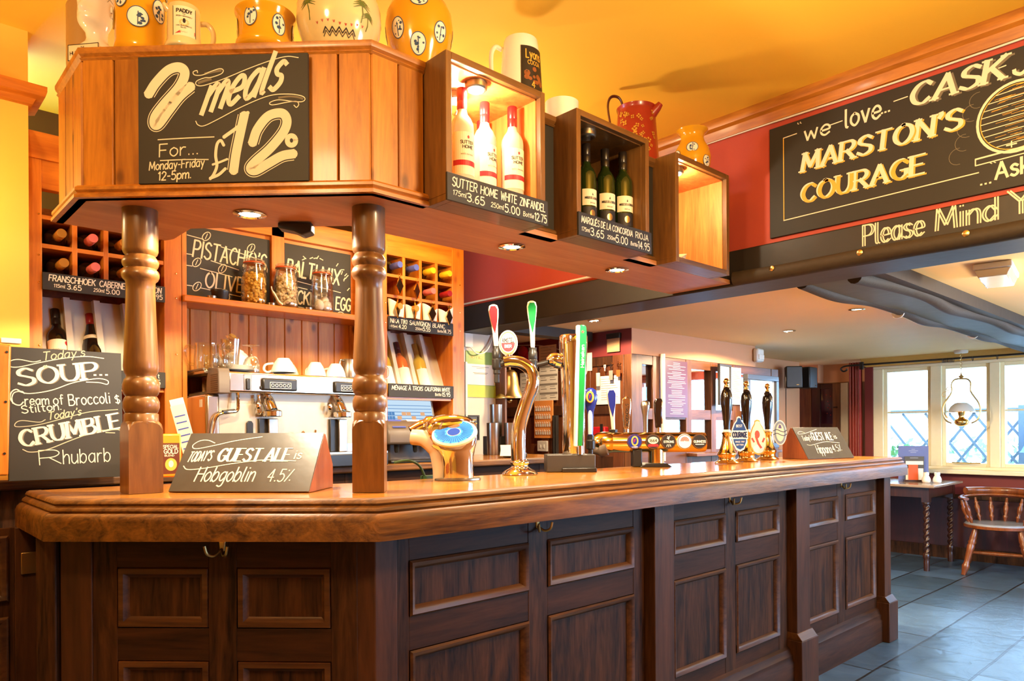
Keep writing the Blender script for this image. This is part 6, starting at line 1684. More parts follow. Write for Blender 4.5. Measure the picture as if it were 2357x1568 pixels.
# cross sections swept from the foot up and forward: (y, z, half width, half height, tilt)
path = [(.02, .0, .072, .038), (.022, .03, .070, .036), (.020, .07, .072, .036), (.012, .11, .082, .042), (-.006, .145, .094, .05)]
import itertools
def sec(cx, cy, cz, hw, hh, tilt):
    out = []
    for i in range(NS):
        a = 2 * math.pi * i / NS; x = hw * math.copysign(abs(math.cos(a)) ** .8, math.cos(a)); v = hh * math.copysign(abs(math.sin(a)) ** .8, math.sin(a))
        out.append((cx + x, cy + v * math.cos(tilt), cz + v * math.sin(tilt)))
    return out
secs = [sec(.02, .0, .0, .060, .045, 0), sec(.02, .0, .05, .058, .045, 0), sec(.018, .005, .09, .062, .050, .12), sec(.01, .01, .125, .078, .060, .35), sec(0, .004, .16, .094, .070, .75), sec(-.005, -.01, .185, .096, .062, 1.1), sec(-.005, -.03, .196, .08, .04, 1.3), sec(-.005, -.045, .199, .045, .02, 1.4)]
vs = [v for s_ in secs for v in s_]; fs = []
for i in range(len(secs) - 1):
    for k in range(NS): fs.append((i * NS + k, i * NS + (k + 1) % NS, (i + 1) * NS + (k + 1) % NS, (i + 1) * NS + k))
fs.append(tuple(reversed(range(NS)))); fs.append(tuple(range((len(secs) - 1) * NS, len(secs) * NS)))
m.add(vs, fs)
body = P(m, 'body', chrome, ef, angle=80)
# side arm to the left: curved hood with beige inner face
m = MB(); pts = catmull([(.0, .03, .155), (-.05, .035, .185), (-.10, .03, .188), (-.145, .02, .165)], 6)
m.tube(pts, [.05] * 6 + [.045] * 6 + [.036] * 7, 18)
P(m, 'hood_arm', chrome, ef, angle=80)
m = MB(); pts = catmull([(-.145, .0, .158), (-.10, -.008, .150), (-.060, -.004, .110), (-.045, .0, .05), (-.042, .0, .0)], 6)
m.tube(pts, [.030] * 12 + [.028] * 13, 14); P(m, 'inner_arm', plain('beige plastic', '#b5a283', .35), ef, angle=80)
# badge: tilted ellipse facing up and outwards
bd = P(MB().lathe([(0, .006), (.070, .005), (.078, .0), (.080, -.008), (.0, -.008)], 40), 'badge', white_gloss, ef)
bd.matrix_local = Matrix.Translation((.012, -.058, .172)) @ Matrix.Rotation(R(52), 4, 'X') @ Matrix.Rotation(R(-8), 4, 'Y') @ Matrix.Diagonal((1.05, .74, 1, 1))
def disc(r0, r1, z, n=40, a0=0, a1=360):
    q = MB(); vs = []; 
    for i in range(n + 1):
        a = R(a0 + (a1 - a0) * i / n); vs += [(r0 * math.cos(a), r0 * math.sin(a), z), (r1 * math.cos(a), r1 * math.sin(a), z)]
    return q.add(vs, [(2 * i, 2 * i + 1, 2 * i + 3, 2 * i + 2) for i in range(n)])
q = MB(); rgm = random.Random(6)
for i in range(44):
    a = i * 2 * math.pi / 44; r0 = rgm.uniform(.026, .034); r1 = rgm.uniform(.058, .070); w_ = .0028
    c, s_ = math.cos(a), math.sin(a)
    q.add([(r0 * c - w_ * s_ * .4, r0 * s_ + w_ * c * .4, .0066), (r1 * c - w_ * s_, r1 * s_ + w_ * c, .0062), (r1 * c + w_ * s_, r1 * s_ - w_ * c, .0062), (r0 * c + w_ * s_ * .4, r0 * s_ - w_ * c * .4, .0066)], [(0, 1, 2, 3)])
flat(disc(.024, .069, .0058), 'iris', plain('pale blue print', '#3d8fd6', .3), bd); flat(q, 'iris_rays', plain('bright blue print', '#1b5fb4', .3), bd)
flat(disc(0, .022, .0068), 'pupil', plain('deep blue print', '#1c3f9a', .3), bd)
q = disc(0, .014, .0069); q.v = [(x * 1.5, y * .7 + .036, z) for x, y, z in q.v]; flat(q, 'red_mark', plain('red orange print', '#c9543a', .3), bd)
P(MB().lathe([(.072, 0), (.086, 0), (.085, .006), (.074, .008)], 36, (.02, 0, 0), 1.0, .85), 'drip_ring', steel, ef)

# ---- gooseneck chrome tap with red handle and round badge
gn = E('gooseneck_tap', 'chrome swan neck beer tap with a red handle and round lager badge', 'beer tap', (.98, .487, BT), rz=-44)
gc = P(MB().lathe([(.072, 0), (.074, .003), (.070, .008), (.062, .016), (.046, .024), (.036, .030), (.034, .040), (.040, .046), (.040, .052), (.034, .056), (.030, .062), (0, .062)], 36), 'base', chrome, gn, angle=60)
np_ = catmull([(-.005, 0, .06), (-.006, 0, .14), (.0, 0, .20), (.024, 0, .28), (.048, 0, .345), (.055, 0, .39), (.040, 0, .430), (.005, 0, .455), (-.035, 0, .462), (-.062, 0, .458)], 8)
P(MB().tube(np_, [.031 - .008 * i / len(np_) for i in range(len(np_))], 22), 'neck', chrome, gn, angle=80)
def tap_valve(root, x, y, z, s=1.0):
    v = P(MB().lathe([(.008, -.075), (.011, -.072), (.011, -.04), (.014, -.036), (.014, -.022), (.018, -.018), (.020, -.01), (.020, .02), (.017, .024), (.019, .030), (.019, .055), (.016, .060), (.017, .075), (0, .076)], 18, (x, y, z)), 'valve', black_pl, root)
    return v
tv = tap_valve(gn, -.092, 0, .448)
P(MB().cyl((-.09, 0, .445), (-.055, 0, .458), .013), 'valve_stem', black_pl, gn)
def paddle(root, x, y, z, h, wmax, col, name='handle', lean=0):
    hd_ = P(MB().lathe([(.0085, 0), (.010, .02), (.0105, h * .25), (wmax * .62, h * .5), (wmax * .92, h * .74), (wmax, h * .88), (wmax * .8, h * .97), (wmax * .35, h), (0, h)], 24, (0, 0, 0), 1, .62), name, plain('cream handle', '#e0d8c4', .2, coat=.5), root, angle=70)
    hd_.location = (x, y, z); hd_.rotation_euler = (0, R(lean), 0)
    fr = P(MB().add([(-wmax * .80, -.66 * wmax, h * .86), (-wmax * .45, -.66 * wmax, h * .95), (wmax * .45, -.66 * wmax, h * .95), (wmax * .80, -.66 * wmax, h * .86), (wmax * .62, -.60 * wmax, h * .6), (0, -.42 * wmax, h * .30), (-wmax * .62, -.60 * wmax, h * .6)], [(0, 1, 2, 3, 4, 5, 6)]), 'colour_panel', col, hd_)
    return hd_
h1 = paddle(gn, -.094, 0, .522, .172, .021, red_pl, lean=-4)
flat(MB().add([(.010 * math.cos(a), -.0132, .148 + .008 * math.sin(a)) for a in [i * .3307 for i in range(19)]], [tuple(range(19))]), 'round_emblem', plain('pale red emblem', '#d98a80', .3), h1)
bg = P(MB().lathe([(0, .005), (.036, .005), (.042, .0), (.042, -.006), (0, -.006)], 36), 'round_badge', white_gloss, gn)
bg.matrix_local = Matrix.Translation((-.045, -.012, .535)) @ Matrix.Rotation(R(90), 4, 'X') @ Matrix.Diagonal((.92, 1.22, 1, 1))
flat(disc(.033, .037, .0056), 'gold_ring', chalk_gold, bg)
q = MB(); q.add([(.030 * math.cos(R(180 + 180 * i / 16)), .030 * math.sin(R(180 + 180 * i / 16)) - .0, .0055) for i in range(17)], [tuple(range(17))]); flat(q, 'red_half', red_ink, bg)
q = MB(); q.text('AMSTEL', -.026, 0, .013, .0026, width=.052); q.v = [(x, z + .002, .0062) for x, y, z in q.v]; flat(q, 'lettering', ink, bg)
q = MB(); q.text('BIER', -.015, 0, .009, .002, width=.03); q.v = [(x, z - .016, .0062) for x, y, z in q.v]; flat(q, 'red_lettering', ceramic, bg)
P(MB().tube([(-.045, -.008, .455), (-.045, -.008, .49)], .007, 10), 'badge_stem', chrome, gn)
P(MB().lathe([(.006, 0), (.010, .004), (.006, .010)], 14, (.085, -.03, 0)), 'base_bolt', steel, gn) if False else None

# ---- chrome column with green blade handle
cf = E('column_font', 'tall polished chrome column font on a black plinth with a long green blade handle', 'beer font', (1.295, .478, BT), rz=-40)
P(MB().box(-.125, .085, -.065, .065, 0, .075), 'plinth', dark_grey, cf, .004)
P(MB().box(-.06, .088, -.082, -.060, 0, .018), 'drip_lip', black_pl, cf, .003)
P(MB().lathe([(.048, .075), (.049, .08), (.049, .25), (.054, .40), (.062, .545), (.063, .585), (.060, .592), (0, .594)], 40, (0, 0, 0)), 'column', chrome, cf, angle=50)
P(MB().tube(catmull([(-.055, 0, .475), (-.085, -.005, .485), (-.112, -.01, .480)], 5), [.030, .032, .033, .034, .034, .033, .031, .030, .026, .022, .018], 18), 'spout_knob', chrome, cf)
P(MB().cyl((-.112, -.01, .475), (-.165, -.012, .462), .011), 'valve_stem', black_pl, cf)
tap_valve(cf, -.178, -.012, .462)
paddle(cf, -.178, -.012, .536, .205, .022, green_pl, lean=-1)
bl = P(MB().extrude_y([(-.010, 0), (.010, 0), (.016, .25), (.019, .49), (.016, .515), (.008, .522), (-.008, .522), (-.016, .515), (-.019, .49), (-.014, .25)], -.010, .010), 'blade_handle', green_pl, cf, .004)
bl.location = (.018, -.058, .108); bl.rotation_euler = (0, R(1.5), R(10))
P(B(-.026, -.012, -.012, .012, .0, .52), 'blade_side', ceramic, bl, .004)
q = MB(); q.text('Heineken', 0, 0, .014, .0025, width=.095); q.v = [(-z + .008, -.0106, .34 + x) for x, y, z in q.v]; flat(q, 'lettering', ceramic, bl)
q = MB(); pts = [(.008 * (1 if i % 2 == 0 else .42) * math.sin(i * math.pi / 5), -.0108, .492 + .008 * (1 if i % 2 == 0 else .42) * math.cos(i * math.pi / 5)) for i in range(10)]; q.add(pts, [tuple(range(10))]); flat(q, 'star', red_ink, bl)
P(MB().lathe([(.014, .075), (.014, .112), (0, .112)], 16, (.018, -.058, 0)), 'blade_socket', chrome, cf)

# ---- brass bridge font with five taps
bf = E('bridge_font', 'long horizontal brass font with five round badges and beer tap handles', 'beer font', (1.84, .475, BT), rz=-43.5)
ZC = .118; RB = .049
P(MB().tube([(-.20, 0, ZC), (.255, 0, ZC)], RB, 36), 'tube', brass, bf, angle=60)
P(MB().lathe([(RB, 0), (RB * 1.06, .01), (RB * 1.08, .04), (RB * .98, .07), (RB * .72, .09), (0, .098)], 30), 'near_end', brass, bf).matrix_local = Matrix.Translation((-.185, 0, ZC)) @ Matrix.Rotation(R(-90), 4, 'Y')
P(MB().lathe([(RB, 0), (RB * .95, .012), (0, .018)], 30), 'far_end', brass, bf).matrix_local = Matrix.Translation((.255, 0, ZC)) @ Matrix.Rotation(R(90), 4, 'Y')
P(MB().tube(catmull([(-.275, -.02, ZC - .032), (-.245, -.035, ZC - .038), (-.215, -.047, ZC - .03)], 4), [.014] * 4 + [.020] * 5, 12, flat=1.5), 'end_guard', grey_pl, bf)
P(MB().cyl((.03, 0, .005), (.03, 0, ZC - .02), .038, seg=28), 'column', brass, bf)
P(MB().extrude_y([(-.06, 0), (.10, 0), (.07, .018), (-.03, .018)], -.06, .06), 'foot', black_pl, bf, .003)
P(MB().box(-.09, -.045, -.045, .03, 0, .085), 'drip_bracket', black_pl, bf, .005)
def round_badge(root, x, fn, backm):
    b_ = P(MB().lathe([(0, .006), (.033, .005), (.037, 0), (.036, -.004), (0, -.004)], 32), 'round_badge', backm, root)
    b_.matrix_local = Matrix.Translation((x, -RB - .001, ZC + .004)) @ Matrix.Rotation(R(90), 4, 'X')
    fn(b_); flat(disc(.032, .0348, .0058), 'badge_rim', chrome, b_); return b_
def tx(b_, s_, y, h, w_, width, mat, name='lettering', slant=0):
    q = MB(); q.text(s_, -width / 2, 0, h, w_, width=width, slant=slant); q.v = [(x, z + y, .0068) for x, _, z in q.v]; flat(q, name, mat, b_)
def ell(b_, cx, cy, rx, ry, mat, name, z=.0064, n=28): 
    q = MB(); q.add([(cx + rx * math.cos(2 * math.pi * i / n), cy + ry * math.sin(2 * math.pi * i / n), z) for i in range(n)], [tuple(range(n))]); flat(q, name, mat, b_)
def bd1(b_): ell(b_, 0, .004, .017, .024, chalk_gold, 'gold_oval'); ell(b_, 0, .004, .0105, .017, blue_pl, 'blue_oval', .0066); tx(b_, 'F', -.003, .014, .003, .008, red_ink); tx(b_, "LAGER", -.028, .006, .0012, .026, ceramic, 'small_lettering')
def bd2(b_): ell(b_, 0, .006, .025, .017, paper_cream, 'cream_oval'); tx(b_, '1664', -.002, .015, .0028, .036, ink); q = MB(); q.add([(-.022, -.012, .0064), (.022, -.012, .0064), (.026, -.024, .0064), (-.026, -.024, .0064)], [(0, 1, 2, 3)]); flat(q, 'red_ribbon', red_ink, b_)
def bd3(b_): tx(b_, 'STRONG', -.006, .010, .0022, .048, ceramic); q = MB(); q.ribbon([(-.004, .024), (.0, .010)], .004); q.ribbon([(.006, .026), (.0, .014)], .003); q.ribbon([(-.008, .016), (.002, .012)], .003); q.ribbon([(-.006, -.014), (-.010, -.024)], .003); q.ribbon([(.0, -.014), (.0, -.026)], .003); q.ribbon([(.006, -.014), (.010, -.024)], .003); q.v = [(x, z, .0066) for x, _, z in q.v]; flat(q, 'white_mark', ceramic, b_)
def bd4(b_):
    q = MB()
    for r_ in (.006, .012, .018): q.ribbon([(r_ * math.cos(a), .002 + r_ * math.sin(a)) for a in [i * math.pi / 12 for i in range(13)]], .0036)
    q.v = [(x, z, .0066) for x, _, z in q.v]; flat(q, 'arch_mark', red_ink, b_)
def bd5(b_): tx(b_, 'GUINNESS', -.006, .011, .0024, .056, ceramic); q = MB(); q.ribbon([(-.02, -.014), (.02, -.014)], .004); q.v = [(x, z, .0066) for x, _, z in q.v]; flat(q, 'underline', ceramic, b_)
for x, fn, bm_ in ((-.082, bd1, blue_pl), (.006, bd2, ink), (.080, bd3, ink), (.157, bd4, ceramic), (.228, bd5, ink)): round_badge(bf, x, fn, bm_)
# handles on the bridge: lozenge, ribbed chrome, grip, dark
P(MB().lathe([(.020, 0), (.020, .02), (0, .021)], 18, (-.175, .02, ZC + RB - .006)), 'handle_socket', black_pl, bf)
paddle(bf, -.175, .02, ZC + RB + .012, .205, .024, blue_pl, lean=-3)
h_ = P(MB().extrude_y([(-.012, 0), (.012, 0), (.024, .115), (.022, .150), (.004, .165), (-.020, .150), (-.022, .115)], -.012, .012), 'handle', chrome, bf, .005)
h_.location = (-.112, .02, ZC + RB + .014)
q = MB(); q.text('STRONGBOW', 0, 0, .014, .0026, width=.11); q.v = [(z - .004, -.0126, .125 - x) for x, y, z in q.v]; flat(q, 'lettering', black_pl, h_)
P(MB().cyl((-.112, .02, ZC + RB - .005), (-.112, .02, ZC + RB + .016), .013), 'handle_socket', chrome, bf)
h_ = P(MB().lathe([(.012, 0), (.012, .03), (.013, .08), (.018, .105), (.023, .13), (.020, .150), (.008, .158), (0, .158)], 20, (0, 0, 0), 1, .6), 'handle', steel, bf, angle=70); h_.location = (-.018, .02, ZC + RB - .002)
h_ = P(MB().extrude_y([(-.013, 0), (.013, 0), (.018, .08), (.021, .130), (.016, .145), (-.012, .145), (-.021, .125), (-.020, .08)], -.012, .012), 'handle', black_gl, bf, .005); h_.location = (.045, .02, ZC + RB + .020)
P(B(.014, .019, -.0125, .0125, .02, .13), 'handle_edge', chrome, h_, .002)
P(MB().cyl((.045, .02, ZC + RB - .005), (.045, .02, ZC + RB + .024), .012), 'handle_socket', chrome, bf)
# separate tap with blue and yellow badge behind the column
tb = E('beer_tap', 'blue beer tap handle with a yellow oval badge just behind the chrome column', 'beer tap', (1.468, .532, BT), rz=-42)
P(MB().lathe([(.016, 0), (.016, .05), (.012, .055), (.012, .09), (.022, .094), (.022, .13), (.017, .135), (.017, .155), (0, .155)], 20), 'valve', black_pl, tb)
h_ = P(MB().lathe([(.012, .15), (.013, .20), (.015, .26), (.022, .285), (.032, .315), (.033, .34), (.026, .362), (.012, .372), (0, .373)], 26, (0, 0, 0), 1, .62), 'handle', blue_pl, tb, angle=70)
P(MB().lathe([(.009, .16), (.010, .25), (.006, .275), (0, .28)], 16, (-.002, -.006, 0), 1, .7), 'white_stripe', ceramic, h_)
ob = P(MB().lathe([(0, .004), (.021, .0035), (.024, 0), (0, 0)], 28), 'oval_badge', chalk_gold, h_); ob.matrix_local = Matrix.Translation((-.004, -.0195, .330)) @ Matrix.Rotation(R(90), 4, 'X') @ Matrix.Diagonal((.8, 1.15, 1, 1))
ell(ob, 0, 0, .012, .016, blue_pl, 'blue_oval', .0046); tx(ob, 'F', -.006, .013, .003, .008, red_ink)

# ---- ale hand pumps
def pump(x, y, label, clip, sc=1.0):
    p = E('hand_pump', label, 'hand pump', (x, y, BT), rz=-45, group='ale hand pumps on the bar')
    P(MB().lathe([(.062, 0), (.064, .004), (.058, .010), (.046, .016), (.043, .022), (.043, .036), (.047, .042), (.049, .050), (.047, .056), (.042, .062), (.035, .080), (.028, .105), (.024, .130), (.022, .150), (.026, .156), (.026, .163), (.016, .166), (0, .166)], 32), 'brass_base', brass, p, angle=55)
    P(MB().lathe([(.016, .160), (.021, .166), (.021, .172), (.016, .178)], 24), 'collar', ceramic, p)
    P(MB().lathe([(.016, .172), (.0175, .20), (.0215, .25), (.0285, .300), (.031, .335), (.028, .365), (.020, .390), (.013, .402), (0, .402)], 28), 'handle', black_gl, p, angle=70)
    P(MB().lathe([(.012, .400), (.014, .406), (.009, .412), (.009, .416), (.014, .422), (.0165, .432), (.013, .444), (.005, .449), (0, .449)], 22), 'finial', brass, p, angle=60)
    if clip: clip(p)
    return p
def pump_clip(p, outline, mat, rim, x, y, z, rz):
    c = P(MB().extrude_y(outline, -.003, .003), 'pump_clip', rim, p, .001); c.location = (x, y, z); c.rotation_euler = (R(-6), 0, R(rz))
    cx = sum(a for a, b2 in outline) / len(outline); cz = sum(b2 for a, b2 in outline) / len(outline)
    flat(MB().add([(cx + (a - cx) * .88, -.0036, cz + (b2 - cz) * .9) for a, b2 in outline], [tuple(range(len(outline)))]), 'clip_print', mat, c); return c
oval = lambda rx, rz_, n=28: [(rx * math.sin(2 * math.pi * i / n), rz_ * math.cos(2 * math.pi * i / n)) for i in range(n)]
def c1(p):
    o_ = [(0, .098), (.010, .092), (.012, .078), (.026, .060), (.038, .030), (.041, -.005), (.036, -.045), (.020, -.078), (0, -.088), (-.020, -.078), (-.036, -.045), (-.041, -.005), (-.038, .030), (-.026, .060), (-.012, .078), (-.010, .092)]
    c = pump_clip(p, o_, plain('blue clip print', '#274a80', .3), ceramic, .052, -.052, .150, 2)
    P(B(-.043, .043, -.0046, -.0036, -.022, .022), 'name_band', ceramic, c)
    q = MB(); q.text('COURAGE', -.037, -.013, .026, .0062, width=.074, y=-.0052); flat(q, 'lettering', plain('navy print', '#1b2a4e', .4), c)
    q = MB(); q.text('BEST', -.016, .040, .012, .002, width=.032, y=-.0044); q.text('SINCE 1787', -.024, -.040, .007, .0012, width=.048, y=-.0044); q.text('BITTER', -.018, -.056, .007, .0012, width=.036, y=-.0044); flat(q, 'small_lettering', ceramic, c)
def c2(p):
    o_ = [(0, .105), (.014, .100), (.018, .082), (.030, .062), (.044, .025), (.048, -.01), (.044, -.05), (.026, -.082), (0, -.094), (-.026, -.082), (-.044, -.05), (-.048, -.01), (-.044, .025), (-.030, .062), (-.018, .082), (-.014, .100)]
    c = pump_clip(p, o_, paper_cream, chalk_gold, .045, -.06, .128, 4)
    q = MB(); q.add([(-.004 + .014 * math.cos(t), -.0042, .022 + .022 * math.sin(t)) for t in [i * .45 for i in range(14)]], [tuple(range(14))]); q.ribbon([(-.012, .01), (0, -.03), (.014, -.052)], .012, -.0043); q.ribbon([(-.034, .0), (-.024, -.02)], .01, -.0043); q.ribbon([(.034, .0), (.024, -.02)], .01, -.0043)
    flat(q, 'red_picture', plain('pale red print', '#b8503c', .4), c)
    q = MB(); q.text('PIG WHISTLE', -.03, .052, .009, .0018, width=.06, y=-.0044); flat(q, 'lettering', plain('dull red print', '#9a3a3a', .4), c) if False else None
    q = MB(); q.add([(.030 * math.cos(t), -.0041, -.058 + .024 * math.sin(t)) for t in [i * .35 for i in range(18)]], [tuple(range(18))]); flat(q, 'white_patch', ceramic, c)
def c3(p):
    c = pump_clip(p, oval(.038, .074), plain('grey blue clip print', '#8796a0', .35), ceramic, .058, -.040, .158, -4)
    flat(MB().add([(a, -.0042, b2) for a, b2 in oval(.023, .052)], [tuple(range(28))]), 'cream_oval', paper_cream, c)
    q = MB()
    for z in (.010, -.012): q.ribbon([(v.x, v.y) for v in catmull([(-.038, z, 0), (-.018, z + .008, 0), (.004, z - .002, 0), (.022, z - .006, 0), (.038, z + .004, 0)], 6)], .0045, -.0048)
    flat(q, 'wave_band', plain('dark slate print', '#3a4650', .4), c)
    flat(MB().add([(-.010, -.0046, .026), (.010, -.0046, .024), (.006, -.0046, .044), (-.004, -.0046, .048)], [(0, 1, 2, 3)]), 'sail_picture', plain('violet print', '#6a5a86', .4), c)
pump(2.375, .375, 'brass and black ale hand pump with the blue pointed oval clip', c1)
pump(2.668, .425, 'brass and black ale hand pump with the cream and red clip', c2)
pump(2.958, .451, 'brass and black ale hand pump with the grey oval wave clip', c3)

# ---- grey soft drink font on the back bar
gf_ = E('soft_drink_font', 'grey three tap soft drink font standing behind the eye badge font', 'drink font', (.985, 1.30, WT), rz=-8)
P(MB().extrude_x([(-.06, .09), (-.062, .15), (-.04, .185), (.0, .205), (.06, .208), (.11, .19), (.12, .15), (.12, .09)], -.13, .20), 'head', grey_pl, gf_, .012)
for i in range(3):
    p_ = P(MB().add([(-.10 + .10 * i, -.055, .172), (-.03 + .10 * i, -.055, .172), (-.03 + .10 * i, .01, .2115), (-.10 + .10 * i, .01, .2115)], [(0, 1, 2, 3)]), 'flavour_panel', [foil_blue, ceramic, lime][i], gf_)
    P(MB().lathe([(.008, 0), (.012, .01), (.014, .04), (.016, .045), (0, .046)], 14, (-.065 + .10 * i, -.02, .05)), 'nozzle', black_pl, gf_)
P(MB().box(-.08, .16, .04, .12, 0, .10), 'stand', grey_pl, gf_, .01); P(MB().box(-.12, .19, -.07, .04, 0, .015), 'drip_tray', black_pl, gf_, .004)
T(MB().box(-.03, .03, -.02, .02, 0, .13).tube(catmull([(-.02, 0, .12), (-.05, 0, .17), (-.10, 0, .19), (-.16, 0, .185)], 5), .005, 8), 'drinks_gun', plain('dark green bag', '#2c4a2a', .5), 'green holder with a pale hose standing behind the counter beside the eye badge font', 'holder', (.60, .585, 1.0))

# ================================================================== STAFF SIDE, BELL, NOTICES
ps = E('notice_poster', 'green and white notice poster on the off white wall beside the wine rack', 'poster', (2.006, 2.096, 1.526))
P(B(0, .262, 0, .003, 0, .312), 'sheet', lime2, ps)
P(B(.006, .256, -.001, 0, .085, .225), 'white_panel', paper, ps); P(B(.0, .262, -.001, 0, .0, .080), 'yellow_panel', lime, ps)
m = MB(); 
for z, a, b2 in ((.205, .05, .20), (.195, .09, .16), (.165, .06, .19), (.158, .07, .18)): m.box(a, b2, -.0018, -.0012, z, z + .004)
flat(m, 'print', ink_grey, ps)
m = MB(); m.text('NOTICE', .03, .262, .018, .003, width=.13, y=-.001); flat(m, 'lettering', chalk_gold, ps)
bl_ = E('brass_bell', 'old brass bell hanging behind the swan neck tap', 'bell', (2.36, 2.05, 1.52))
P(MB().lathe([(.105, 0), (.108, .006), (.100, .02), (.078, .05), (.064, .10), (.058, .15), (.050, .182), (.030, .20), (.012, .205), (0, .205)], 32), 'bell', brass_old, bl_, angle=60)
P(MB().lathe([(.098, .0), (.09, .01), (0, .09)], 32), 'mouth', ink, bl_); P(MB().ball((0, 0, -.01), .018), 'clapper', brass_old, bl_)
P(MB().tube([(0, 0, .20), (0, 0, .26), (.02, .06, .30)], .008, 8), 'hanger', brass_old, bl_)
T(MB().box(2.275, 2.36, 2.02, 2.1, 1.78, 1.83).box(2.27, 2.285, 2.0, 2.12, 1.2, 2.05), 'bell_bracket', staff_wood, 'dark wooden bracket rail carrying the brass bell', 'bracket')
tc_ = []
TG = 'steel shaker tins on the back bar'
def tin(x, y, z, h, label):
    if 'tin' in PROTO: 
        o = dup(PROTO['tin'], (x, y, z), 0, label, TG); return o
    t = E('shaker_tin', label, 'tin', (x, y, z), group=TG)
    P(MB().lathe([(0, 0), (.036, 0), (.038, .004), (.042, .20), (.0425, .204), (.040, .20), (.036, .006), (0, .006)], 26), 'body', steel, t, angle=60); PROTO['tin'] = t
tin(1.985, 1.80, WT, .2, 'steel shaker tin half hidden behind the tin in front')
tin(2.075, 1.735, WT, .2, 'steel shaker tin standing in front of the other tins behind the taps')
tin(2.135, 1.78, WT, .2, 'steel shaker tin beside the swan neck tap, its side catching light')
tin(2.055, 1.85, WT + .12, .2, 'steel shaker tin standing highest, on top of a box behind the taps')
T(MB().box(-.06, .06, -.05, .05, 0, .1195), 'small_box', dark_grey, 'small dark box carrying the highest steel tin', 'box', (2.06, 1.87, WT), bevel=.004)
cm = E('card_machine', 'dark card machine with a curl of paper on the back bar edge', 'card machine', (1.80, 1.40, WT), rz=-25)
P(MB().extrude_x([(-.08, 0), (-.08, .025), (.04, .055), (.08, .05), (.08, 0)], -.05, .05), 'body', black_pl, cm, .006)
P(MB().add([(-.12, -.10, .012), (-.03, -.11, .012), (-.01, -.06, .05), (.0, -.02, .072), (-.09, -.01, .072), (-.10, -.05, .045)], [(0, 1, 2, 3, 4, 5)]), 'paper_slip', paper, cm)
fn_ = E('framed_notice', 'small dark framed notice beside the rack end on the off white wall', 'notice', (1.99, 2.094, 1.235))
P(MB().rectframe(0, .12, 0, .17, .010, -.012, 0), 'frame', ink, fn_); P(B(.008, .112, -.006, 0, .008, .162), 'print', dark_grey, fn_)
m = MB()
for i, w_ in enumerate((.07, .085, .05, .08, .06)): m.box(.06 - w_ / 2, .06 + w_ / 2, -.0068, -.0062, .135 - .024 * i, .141 - .024 * i)
flat(m, 'lettering', chalk_gold, fn_)
T(MB().box(1.985, 2.05, 2.075, 2.1, 1.86, 1.95).tube(catmull([(2.02, 2.08, 1.87), (2.08, 2.07, 1.82), (2.16, 2.07, 1.84), (2.22, 2.08, 1.92), (2.26, 2.08, 2.03)], 5), .004, 6), 'junction_box', white_pl, 'white junction box with loose cable high on the off white wall', 'box')
T(MB().box(1.99, 2.005, 2.08, 2.1, 1.28, 1.76), 'trunking', white_pl, 'white cable trunking between the rack end and the green poster', 'trunking')
# passage hatch: red shelf with bottles and orange jug, bright opening
hs = E('red_shelf', 'red painted shelf unit in the passage behind the bell', 'shelf', (2.98, 3.0, 0))
P(B(-.10, .20, .0, .28, 1.06, 1.085), 'shelf', red_enamel, hs); P(B(-.10, .20, .0, .28, 1.405, 1.43), 'shelf', red_enamel, hs); P(B(-.10, .20, .02, .03, .0, 1.41), 'front_board', red_enamel, hs); P(B(-.12, -.10, 0, .28, 0, 1.75), 'upright', red_enamel, hs)
for k, (x, c, fm) in enumerate(((2.965, 'dark red', foil_red), (3.02, 'black', foil_blk), (3.06, 'pale', white_pl))):
    b_ = E('shelf_bottle', f'{c} bottle on the red passage shelf behind the bell', 'bottle', (x, 3.08, 1.43), group='bottles on the passage shelf')
    P(MB().lathe([(0, 0), (.024, 0), (.025, .08), (.010, .11), (.010, .14), (0, .14)], 16), 'glass_body', fm, b_); P(MB().lathe([(.0105, .12), (.0112, .12), (.0112, .143), (0, .143)], 14), 'cap', foil_gold, b_)
oj = E('orange_jar', 'round orange jar on the red passage shelf behind the bell', 'jar', (3.135, 3.09, 1.43)); P(MB().lathe([(0, 0), (.03, 0), (.055, .04), (.058, .07), (.05, .11), (.03, .13), (0, .13)], 22), 'body', orange_pl, oj); P(MB().lathe([(.028, .128), (.032, .13), (.03, .15), (0, .155)], 20), 'lid', orange_pl, oj)
T(MB().box(-.085, .085, 0, .1, 0, .20), 'cash_box', plain('pale grey metal box', '#a9a9a4', .4, .3), 'pale grey metal box with a dial behind the steel tins', 'box', (2.42, 2.16, WT - .145 + .145), bevel=.01)
# staff side wall x = 3.2 (local x = -y direction, faces the camera side)
sw_ = E('staff_panelling', 'dark brown panelled wall behind the taps with keys and papers pinned to it', 'panelling', (3.2, 3.3, 0), rz=-90)
for a, b2 in ((0, .26), (.72, .80), (1.18, 1.26), (1.48, 1.586)): P(B(a, b2, 0, .05, 0, 1.862), 'stile', staff_wood, sw_, .003)
for z0, z1 in ((0, .1), (1.0, 1.10), (1.42, 1.50), (1.79, 1.862)): P(B(.0, 1.586, .006, .05, z0, z1), 'rail', oak_post, sw_, .003)
P(B(0, 1.586, .02, .045, 0, 1.862), 'panel_board', staff_wood, sw_)
sx = lambda y: 3.3 - y
def pinned(y0, y1, z0, z1, name, label, cat, mat, fn=None, tilt=0, group=None, off=.004):
    o = E(name, label, cat, (3.2 - off, y0, z0), rot=(0, tilt, -90), group=group)
    o.rotation_euler = Euler((0, 0, R(-90))); w_ = y0 - y1; h_ = z1 - z0
    q = MB()
    vs = []; n = 6
    P(B(0, w_, 0, .002, 0, h_), 'sheet', mat, o)
    if fn: q = MB(); fn(q, w_, h_); flat(q, 'print', ink_grey, o)
    return o
